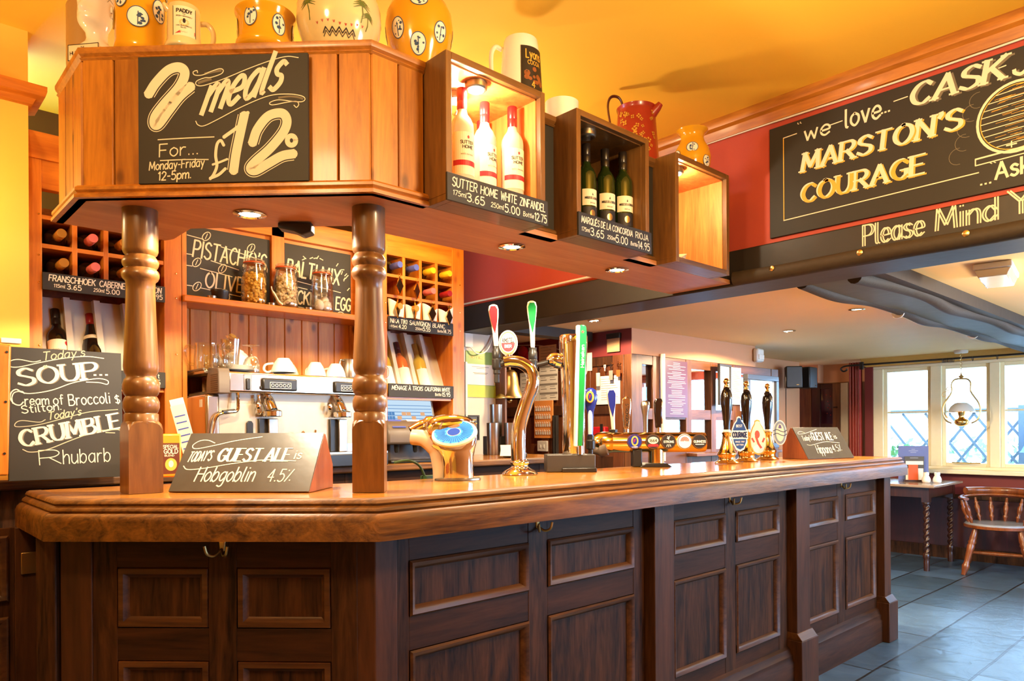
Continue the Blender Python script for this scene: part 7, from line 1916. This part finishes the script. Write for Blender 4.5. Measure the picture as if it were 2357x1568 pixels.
def lines(n, m0=.1):
    def g(q, w_, h_):
        for i in range(n):
            z = h_ * (.88 - .8 * i / n); q.box(w_ * m0, w_ * (.9 - .25 * ((i * 7) % 4) / 4), -.0009, -.0003, z, z + h_ * .018)
    return g
def grid(q, w_, h_):
    for i in range(4):
        z = h_ * (.78 - .25 * i); q.box(w_ * .02, w_ * .98, -.0009, -.0003, z + h_ * .14, z + h_ * .20)
        for k in range(2): q.box(w_ * (.08 + .5 * k), w_ * (.4 + .5 * k), -.0009, -.0003, z + .01, z + .016); q.box(w_ * (.08 + .5 * k), w_ * (.34 + .5 * k), -.0009, -.0003, z + .03, z + .034)
PG = 'papers pinned on the staff panelling'
pinned(2.83, 2.60, 1.545, 1.79, 'pinned_paper', 'plain pale paper pinned beside the price grid behind the swan neck tap', 'paper', paper, lines(6), group=PG)
pinned(2.595, 2.385, 1.545, 1.84, 'pinned_paper', 'price grid sheet with dark bands pinned beside the chrome column', 'paper', paper, grid, group=PG)
pinned(2.60, 2.40, 1.85, 2.0, 'pinned_paper', 'cream paper pinned high above the price grid', 'paper', paper_cream, lines(5), group=PG)
pinned(1.975, 1.745, 1.495, 1.71, 'pinned_paper', 'typed notice pinned under the hanging keys', 'paper', paper, lines(10, .2), group=PG)
pinned(2.14, 2.02, 1.76, 1.90, 'pinned_paper', 'blank paper pinned between the green blade handle and the hanging keys', 'paper', paper, None, group=PG)
pinned(1.855, 1.735, 1.885, 1.99, 'pinned_paper', 'tan typed card with a black top on the maroon wall above the keys', 'paper', plain('tan card', '#b98f5f', .6), lines(7), group=PG, off=.02)
T(MB().box(0, .13, 0, .03, 0, .04), 'black_clip', black_pl, 'black clip box on top of the tan card on the maroon wall', 'clip', (3.175, 1.862, 1.985), rz=-90, bevel=.004)
KG = 'keys hanging on the staff panelling'
def key(y, z, label, tag_mat, long_, body):
    k = E('hanging_key', label, 'key', (3.165, y, z), rz=-90, group=KG)
    P(MB().tube([(0, .03, 0), (0, 0, .0), (0, -.004, .008)], .003, 6), 'hook', brass, k)
    P(MB().rectframe(-.009, .009, -.03, -.008, .004, -.002, .002).box(-.003, .003, -.002, .002, -.055, -.03), 'key', body, k)
    if tag_mat: P(MB().extrude_y([(-.016, -.055 - long_), (.016, -.055 - long_), (.018, -.055), (-.018, -.055)], -.004, .0), 'fob', tag_mat, k)
    return k
key(1.93, 1.79, 'key with a long pale fob, first in the row of hanging keys', paper_cream, .10, steel)
key(1.865, 1.80, 'short steel key without a fob, second in the row of hanging keys', None, 0, ceramic)
key(1.805, 1.80, 'key with a grey rectangular fob, third in the row of hanging keys', plain('grey fob', '#8d8477', .5), .07, steel)
key(1.735, 1.80, 'brass key with an orange fob, last in the row of hanging keys', orange_pl, .05, brass)
kb_ = E('key_board', 'orange board with four rows of small brass hooks beside the swan neck tap', 'key board', (3.19, 2.655, 1.235), rz=-90)
P(B(0, .215, 0, .012, 0, .31), 'board', plain('orange board', '#e8944a', .5), kb_, .002)
for r_ in range(4):
    q = MB()
    for c_ in range(7): q.tube([(.03 + .026 * c_, 0, .26 - .065 * r_), (.03 + .026 * c_, -.012, .255 - .065 * r_), (.03 + .026 * c_, -.014, .268 - .065 * r_)], .0022, 5); q.box(.022 + .026 * c_, .038 + .026 * c_, -.006, -.003, .225 - .065 * r_, .252 - .065 * r_)
    P(q, 'hook_row', white_pl, kb_)
sk = E('light_switch', 'white double switch plate under the orange key board', 'switch', (3.19, 2.615, 1.125), rz=-90)
P(B(0, .115, -.006, .01, 0, .088), 'plate', white_pl, sk, .004); P(B(.03, .045, -.010, -.006, .03, .058), 'rocker', ceramic, sk); P(B(.07, .085, -.010, -.006, .03, .058), 'rocker', ceramic, sk)
tw = T(MB().add([(.06 * math.sin(i * .8) * .2 + .012 * i, -.02 - .012 * math.sin(i * 1.9), z) for i in range(7) for z in (1.08, 1.42)], [(2 * i, 2 * i + 2, 2 * i + 3, 2 * i + 1) for i in range(6)]), 'bar_towel', plain('black gold towel', '#1d1611', .8, var=.9, vscale=30), 'black and gold bar towel hanging behind the chrome column', 'towel', (3.185, 2.42, 0), rz=-90)
rb = E('red_alarm', 'red round fire bell high on the staff wall behind the swan neck tap', 'alarm', (3.17, 2.755, 1.965), rz=-90)
P(MB().lathe([(.05, 0), (.05, .02), (.03, .03), (0, .032)], 24), 'bell', red_pl, rb).rotation_euler = (R(90), 0, 0); P(B(-.012, .04, 0, .03, -.13, -.02), 'back_box', red_pl, rb)
rx_ = E('red_box', 'small red box with a black strap on the lower staff panelling', 'box', (3.19, 1.965, 1.235), rz=-90)
P(B(0, .115, -.05, .0, 0, .09), 'case', red_pl, rx_, .006); P(B(.075, .10, -.056, -.05, -.01, .11), 'strap', black_pl, rx_)
cbx = T(MB().tube(catmull([(3.15, 2.9, 2.03), (3.16, 2.5, 1.99), (3.16, 2.1, 1.86), (3.17, 2.05, 1.75), (3.17, 2.12, 1.7)], 6), .003, 6), 'loose_cable', white_pl, 'loose thin cable drooping on the staff wall behind the chrome column', 'cable')

# ================================================================== GLAZED SCREEN (y = 1.64)
scn = E('glazed_screen', 'weathered wooden screen with small panes behind the brass taps', 'screen', (0, 1.64, 0))
for a, b2 in ((3.2, 3.327), (3.462, 3.60), (3.90, 3.98), (4.27, 4.345), (4.62, 4.74), (5.30, 5.43)): P(B(a, b2, 0, .07, 0, 1.862), 'stile', screen_wood, scn, .003)
for z0, z1 in ((0, .12), (.98, 1.135), (1.378, 1.462), (1.79, 1.862)): P(B(3.327, 5.30, .004, .066, z0, z1), 'rail', screen_wood_x, scn, .003)
P(B(3.60, 3.90, .02, .05, 1.462, 1.79), 'solid_panel', screen_wood, scn); P(B(3.3, 5.4, .02, .05, .12, .98), 'solid_panel', screen_wood, scn)
for a, b2, z0, z1 in ((3.327, 3.462, 1.462, 1.79), (3.98, 4.27, 1.462, 1.79), (4.345, 4.62, 1.462, 1.79), (3.327, 3.462, 1.135, 1.378), (3.60, 3.90, 1.135, 1.378), (3.98, 4.27, 1.135, 1.378), (4.345, 4.62, 1.135, 1.378), (4.74, 5.30, 1.135, 1.378), (4.74, 5.30, 1.462, 1.79)):
    P(B(a, b2, .030, .035, z0, z1), 'pane', pane_gl, scn)
P(B(3.9, 5.3, -.10, 0, 1.085, 1.11), 'ledge', screen_wood_x, scn, .003)
pl_ = T(MB().cyl((0, 0, 0), (0, 0, .82), .017), 'white_pole', white_pl, 'thin white pole beside the purple menu board', 'pole', (3.555, 1.615, 1.06))
mn = E('menu_board', 'tall purple printed menu board on the glazed screen', 'menu', (3.603, 1.633, 1.395))
P(B(0, .298, -.006, .004, 0, .445), 'board', purple_pr, mn)
m = MB(); rgm = random.Random(15); z = .425
for i in range(34):
    if i % 6 == 5: z -= .008; continue
    w_ = rgm.uniform(.10, .25) if i > 1 else .09; m.box(.149 - w_ / 2, .149 + w_ / 2, -.0075, -.0068, z, z + .004); z -= .0128
flat(m, 'printed_lines', plain('pale print', '#b9a3a8', .5), mn)
fr_ = E('framed_list', 'dark framed list hung on the screen beside the loose paper', 'frame', (4.262, 1.575, 1.50), rz=8)
P(MB().rectframe(0, .24, 0, .345, .016, -.02, .0), 'frame', dark_grey, fr_); P(B(.012, .228, -.008, 0, .012, .333), 'list_sheet', paper, fr_)
q = MB(); lines(16, .12)(q, .24, .345); q.v = [(a, b2 - .008, c) for a, b2, c in q.v]; flat(q, 'print', ink_grey, fr_)
lp = E('loose_paper', 'loose printed sheet pinned on the screen between the framed list and the framed mirror', 'paper', (4.515, 1.625, 1.515)); P(B(0, .205, -.003, 0, 0, .32), 'sheet', paper, lp)
q = MB(); lines(18, .1)(q, .205, .32); q.v = [(a, b2 - .003, c) for a, b2, c in q.v]; flat(q, 'print', ink_grey, lp)
fm_ = E('framed_mirror', 'framed mirror with a pale drawing, above the hand pumps', 'mirror', (4.735, 1.595, 1.128), rz=0)
P(MB().rectframe(0, .56, 0, .655, .045, -.03, .02), 'frame', plain('dark blue grey frame', '#3b3a40', .35, coat=.2), fm_, .003)
P(B(.04, .52, -.006, .0, .04, .615), 'mirror_glass', plain('milky mirror', '#dfe3e6', .12, .35, var=.04), fm_)
q = MB(); q.ribbon([(v.x, v.y) for v in catmull([(.12, .54, 0), (.2, .58, 0), (.26, .52, 0), (.33, .50, 0), (.38, .40, 0), (.40, .30, 0)], 6)], .006, -.0066); q.ribbon([(v.x, v.y) for v in catmull([(.16, .44, 0), (.22, .47, 0), (.27, .42, 0)], 6)], .005, -.0066); q.ribbon([(.18, .38), (.26, .40)], .004, -.0066)
flat(q, 'drawing', plain('grey blue drawing', '#9aa6b4', .5), fm_)

# ================================================================== SPEAKERS, PORCH, CURTAIN, LAMP
def speaker(loc, rz, label):
    s = E('wall_speaker', label, 'speaker', loc, rz=rz, group='black wall speakers')
    P(MB().prism([(-.085, -.06), (.085, -.06), (.07, .07), (-.07, .07)], -.115, .115), 'cabinet', black_pl, s, .012)
    P(MB().box(-.078, .078, -.066, -.058, -.108, .108), 'grille', dark_grey, s, .004); P(B(.02, .045, -.0675, -.066, -.085, -.078), 'badge', brass, s)
    P(MB().tube([(0, .06, 0), (0, .13, .02)], .012, 8), 'bracket', black_pl, s); return s
speaker((6.30, 1.92, 1.845), -50, 'black wall speaker facing the bar, showing its square front')
speaker((6.52, 1.86, 1.845), -2, 'black wall speaker turned toward the window, showing its narrow side')
T(MB().tube([(6.5, 2.096, 1.75), (6.5, 2.096, 1.0)], .004, 6), 'speaker_cable', black_pl, 'thin dark cable running down the peach column below the speakers', 'cable')
dr = E('porch_door', 'wooden porch door with a dark purple pane beyond the speakers', 'door', (7.42, 2.235, 0), rz=-90)
for a, b2 in ((0, .103), (.248, .337)): P(B(a, b2, 0, .045, 0, 1.83), 'stile', [wain_red, screen_wood][a > .1], dr, .003)
for z0, z1 in ((0, .2), (1.22, 1.36), (1.77, 1.83)): P(B(.103, .248, .004, .04, z0, z1), 'rail', wain_red, dr, .003)
P(B(.103, .248, .018, .026, 1.36, 1.77), 'dark_pane', plain('dark purple glass', '#3a1c2a', .1, coat=.5), dr); P(B(.103, .248, .018, .026, .2, 1.22), 'pale_pane', plain('pale frosted pane', '#c9b79c', .3), dr)
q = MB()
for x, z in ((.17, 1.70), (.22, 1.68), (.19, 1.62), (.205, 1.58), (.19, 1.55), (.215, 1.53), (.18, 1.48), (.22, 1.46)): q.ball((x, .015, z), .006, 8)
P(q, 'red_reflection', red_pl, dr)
P(MB().tube([(.30, 0, 1.55), (.30, -.03, 1.55), (.27, -.03, 1.55)], .006, 8), 'handle', black_pl, dr)
op = tag(P(B(7.42, 7.46, 1.81, 1.893, 0, 1.83), 'side_light', plain('pale side light', '#cfc4b0', .3), None), 'pale narrow side light beside the handle edge of the porch door', 'side light')
T(MB().box(7.42, 7.46, 1.51, 1.808, 0, 1.83), 'porch_boarding', screen_wood, 'weathered boards between the porch side light and the striped curtain', 'boarding')
T(MB().box(7.42, 7.46, 2.24, 2.58, 0, 1.83), 'porch_boarding', screen_wood, 'weathered boards on the hinge side of the porch door', 'boarding')
rl = E('table_lamp', 'small lit table lamp in the red snug beyond the screen', 'lamp', (6.95, 2.42, 0))
P(MB().lathe([(.05, 1.52), (.02, 1.54), (.015, 1.66), (0, 1.66)], 18), 'base', brass, rl); P(MB().lathe([(.085, 1.66), (.05, 1.82), (.048, 1.82), (.083, 1.66)], 22), 'shade', lit_shade, rl)
T(MB().box(6.86, 7.08, 2.22, 2.6, 0, 1.52), 'snug_sideboard', wain_red, 'dark sideboard carrying the lit lamp in the red snug', 'sideboard')
ct = E('striped_curtain', 'narrow red striped curtain at the edge of the window', 'curtain', (7.03, 1.50, 0))
q = MB(); n = 16
vs = []
for i in range(n + 1):
    y = .13 * i / n; x = .018 * math.sin(i * 1.5); vs += [(x, y, .86), (x, y, 2.02)]
q.add(vs, [(2 * i, 2 * i + 1, 2 * i + 3, 2 * i + 2) for i in range(n)]); q.add([(v[0] + .006, v[1], v[2]) for v in vs], [(2 * i, 2 * i + 2, 2 * i + 3, 2 * i + 1) for i in range(n)])
P(q, 'cloth', curtain_red, ct, angle=80)
q = MB()
for y in (.03, .055, .085, .11): q.box(-.024, -.021, y, y + .004, .86, 2.02)
P(q, 'stripe', plain('pale stripe', '#b06a58', .8), ct)
pr_ = E('curtain_pole', 'black iron curtain pole with curled end across the top of the window', 'curtain pole', (6.97, 0, 1.985))
q = MB(); q.cyl((0, 1.62, 0), (0, -1.7, 0), .010, seg=12); q.tube(catmull([(0, 1.55, 0), (0, 1.66, -.004), (0, 1.70, -.03), (0, 1.675, -.058), (0, 1.64, -.05), (0, 1.635, -.03)], 6), .009, 10)
P(q, 'pole', black_pl, pr_)
P(MB().box(-.012, .012, 1.46, 1.50, -.05, .03).cyl((0, 1.48, -.02), (.13, 1.48, -.02), .007), 'bracket', black_pl, pr_, .003)
for k, y in enumerate([.70 - .012 * i for i in range(9)] + [.44, .24]):
    rg_ = E('curtain_ring', 'thin iron curtain ring bunched on the pole behind the hanging lamp' if k < 9 else ['single iron curtain ring on the pole just beside the bunch', 'single iron curtain ring on the pole farther from the bunch'][k - 9], 'curtain ring', (6.97, y, 1.977), group='iron curtain rings')
    P(MB().tube([(.021 * math.cos(a), .003 * math.sin(k), .021 * math.sin(a) - .006) for a in [i * .3491 for i in range(18)]], .0028, 6, closed=True), 'ring', black_pl, rg_)
# hanging oil lamp
hl = E('hanging_lamp', 'brass hanging oil lamp with a white glass shade in front of the window', 'hanging lamp', (6.86, .51, 0), rz=-70)
P(MB().lathe([(.055, 2.022), (.06, 2.03), (.06, 2.0495), (0, 2.0495)], 24), 'ceiling_rose', white_pl, hl)
q = MB()
for i in range(12): q.tube([(.008 * math.cos(a) * (i % 2), .008 * math.cos(a) * ((i + 1) % 2), 2.012 - .0185 * i + .013 * math.sin(a)) for a in [k * .6283 for k in range(10)]], .0022, 5, closed=True)
P(q, 'chain', brass_old, hl)
q = MB()
fr = [(0, 1.775), (.03, 1.775), (.058, 1.765), (.076, 1.735), (.079, 1.70), (.076, 1.67), (.082, 1.64), (.105, 1.60), (.135, 1.55), (.152, 1.50), (.155, 1.46), (.145, 1.41), (.122, 1.37), (.08, 1.345)]
for sg in (-1, 1): q.tube(catmull([(sg * x, 0, z) for x, z in fr], 5), .008, 8)
P(q, 'loop_frame', brass_old, hl)
q = MB()
for sg in (-1, 1):
    q.tube(catmull([(sg * .079, 0, 1.69), (sg * .10, 0, 1.70), (sg * .12, 0, 1.69), (sg * .122, 0, 1.67), (sg * .108, 0, 1.665), (sg * .105, 0, 1.68)], 5), .003, 6); q.tube(catmull([(sg * .085, 0, 1.635), (sg * .12, 0, 1.655), (sg * .155, 0, 1.64), (sg * .155, 0, 1.61), (sg * .13, 0, 1.605), (sg * .128, 0, 1.625)], 5), .003, 6)
P(q, 'scrollwork', brass_old, hl)
P(MB().lathe([(.006, 1.775), (.02, 1.79), (.025, 1.80), (.008, 1.81), (.006, 1.83), (0, 1.83)], 18), 'crown', brass_old, hl)
P(MB().lathe([(.115, 1.455), (.112, 1.47), (.09, 1.51), (.055, 1.54), (.035, 1.545), (.034, 1.54), (.088, 1.505), (.11, 1.465)], 32), 'glass_shade', plain('white glass shade', '#e9e6df', .2, trans=.4), hl, angle=70)
P(MB().lathe([(.10, 1.450), (.118, 1.452), (.118, 1.457), (.10, 1.458)], 32), 'shade_ring', brass, hl)
P(MB().lathe([(.0, 1.315), (.03, 1.318), (.055, 1.335), (.064, 1.355), (.058, 1.378), (.03, 1.392), (.022, 1.41), (.03, 1.43), (.034, 1.452), (0, 1.453)], 28), 'oil_font', brass, hl, angle=60)

# ================================================================== TABLE AND CHAIR BY THE WINDOW
TZ = .785
tb_ = E('pub_table', 'dark table with twisted legs and pale top beneath the window', 'table', (6.52, .98, 0))
P(MB().box(-.42, .42, -.46, .50, TZ - .025, TZ), 'tabletop', table_top_w, tb_, .006)
P(MB().rectframe(-.36, .36, TZ - .13, TZ - .025, .0, -.40, -.38) if False else MB().box(-.37, .37, -.40, -.38, TZ - .12, TZ - .025).box(-.37, .37, .42, .44, TZ - .12, TZ - .025).box(-.37, -.35, -.40, .44, TZ - .12, TZ - .025).box(.35, .37, -.40, .44, TZ - .12, TZ - .025), 'apron', table_wood, tb_, .003)
P(MB().ball((-.378, .20, TZ - .075), .010), 'drawer_knob', brass, tb_)
def twist_leg(x, y):
    q = MB()
    q.box(x - .032, x + .032, y - .032, y + .032, TZ - .16, TZ - .026)
    q.lathe([(.030, TZ - .18), (.033, TZ - .17), (.03, TZ - .16)], 16, (x, y, 0))
    n = 60; vs = []; fs = []; sg = 14
    for i in range(n + 1):
        z = .16 + (TZ - .18 - .16) * i / n; ph = i * .42
        for k in range(sg):
            a = 2 * math.pi * k / sg; r_ = .021 + .0075 * math.cos(2 * a - ph * 2); vs.append((x + r_ * math.cos(a), y + r_ * math.sin(a), z))
    for i in range(n):
        for k in range(sg): fs.append((i * sg + k, i * sg + (k + 1) % sg, (i + 1) * sg + (k + 1) % sg, (i + 1) * sg + k))
    q.add(vs, fs)
    q.lathe([(.024, 0), (.026, .09), (.022, .10), (.032, .12), (.030, .15), (.022, .165)], 16, (x, y, 0))
    P(q, 'leg', table_wood, tb_, angle=50)
for x in (-.34, .34):
    for y in (-.37, .41): twist_leg(x, y)
mh = E('menu_holder', 'slate blue menus and an orange card standing on the window table', 'menus', (6.47, .80, TZ), rz=-60)
P(MB().box(-.13, .13, .05, .056, .0, .345), 'blue_menu', slate_blue, mh); P(B(-.08, .085, .02, .026, .0, .245), 'grey_menu', plain('dark green grey card', '#4c4a40', .4), mh); P(B(-.072, .078, .0175, .0198, .02, .20), 'pale_band', paper, mh); P(B(-.08, .085, .0165, .0174, .13, .165), 'dark_band', plain('dark band', '#45433a', .4), mh)
P(B(-.052, .03, .004, .010, 0, .165), 'orange_card', orange_pl, mh); P(MB().box(-.09, .09, .0, .06, 0, .02), 'holder_base', table_wood, mh)
q = MB()
for z, w_ in ((.31, .03), (.295, .08), (.28, .05)): q.box(-w_ / 2, w_ / 2, .0492, .0498, z, z + .004)
for z, w_ in ((.228, .07), (.195, .04)): q.box(-w_ / 2, w_ / 2, .0192, .0198, z, z + .004)
flat(q, 'print', plain('pale menu print', '#a9b0c4', .5), mh)
for k, (x, y, nme) in enumerate(((6.44, .69, 'left'), (6.50, .615, 'right'))):
    s = E('cruet', ['white shaker on the window table touching the menus', 'white shaker on the window table beside the other shaker, farther from the menus'][k], 'shaker', (x, y, TZ), group='white shakers on the window table')
    P(MB().lathe([(0, 0), (.03, 0), (.037, .012), (.038, .035), (.028, .058), (.022, .066), (.026, .085), (.022, .098), (0, .10)], 22), 'body', ceramic, s, angle=70); P(MB().ball((0, 0, .098), .008, 10), 'cap', steel, s)
chr_ = E('captains_chair', 'low wooden captains chair with spindles standing on the slate floor by the window', 'chair', (6.50, .13, 0), rz=12)
SZ = .45
q = MB().lathe([(0, .0), (.22, .0), (.245, .012), (.25, .028), (.24, .04), (.15, .036), (0, .034)], 36, (0, 0, SZ - .04), 1, 1.02); P(q, 'seat', plain('pale blue grey seat', '#8f97a8', .3, coat=.3), chr_, angle=60)
P(MB().lathe([(.243, 0), (.258, .006), (.258, .026), (.243, .034)], 36, (0, 0, SZ - .044), 1, 1.02), 'seat_rim', chair_wood, chr_)
def spin(a, b2, prof, name):
    a = Vector(a); b2 = Vector(b2); n = len(prof); pts = [a + (b2 - a) * t for t, r_ in prof]; P(MB().tube(pts, [r_ for t, r_ in prof], 14), name, chair_wood, chr_, angle=60)
LEGP = [(0, .018), (.08, .022), (.16, .030), (.20, .032), (.24, .024), (.30, .022), (.5, .027), (.62, .033), (.66, .026), (.70, .034), (.74, .026), (.78, .030), (.9, .024), (1, .018)]
for sx_, sy_ in ((-1, -1), (-1, 1), (1, -1), (1, 1)): spin((sx_ * .25, sy_ * .25, 0), (sx_ * .155, sy_ * .16, SZ - .04), LEGP, 'leg')
SP = [(0, .012), (.3, .018), (.5, .02), (.7, .018), (1, .012)]
for sy_ in (-1, 1): spin((-.22, sy_ * .225, .17), (.22, sy_ * .225, .17), SP, 'stretcher')
spin((0, -.225, .17), (0, .225, .17), SP, 'stretcher')
arc = [(.27 * math.cos(R(a)), .28 * math.sin(R(a)), 0.665 + .02 * max(0, math.cos(R(a)))) for a in range(-125, 126, 10)]
P(MB().tube(arc, .024, 12, flat=.6), 'arm_rail', chair_wood, chr_, angle=70)
P(MB().tube([(.28 * math.cos(R(a)), .29 * math.sin(R(a)), .72) for a in range(-60, 61, 8)], .026, 12, flat=1.2), 'crest_rail', chair_wood, chr_, angle=70)
SPN = [(0, .010), (.12, .014), (.2, .021), (.28, .012), (.42, .020), (.6, .023), (.72, .013), (.78, .018), (.84, .012), (1, .010)]
for a in (-120, -95, -68, -40, -13, 13, 40, 68, 95, 120): spin((.215 * math.cos(R(a)), .22 * math.sin(R(a)), SZ - .004), (.27 * math.cos(R(a)), .28 * math.sin(R(a)), .655), SPN, 'spindle')
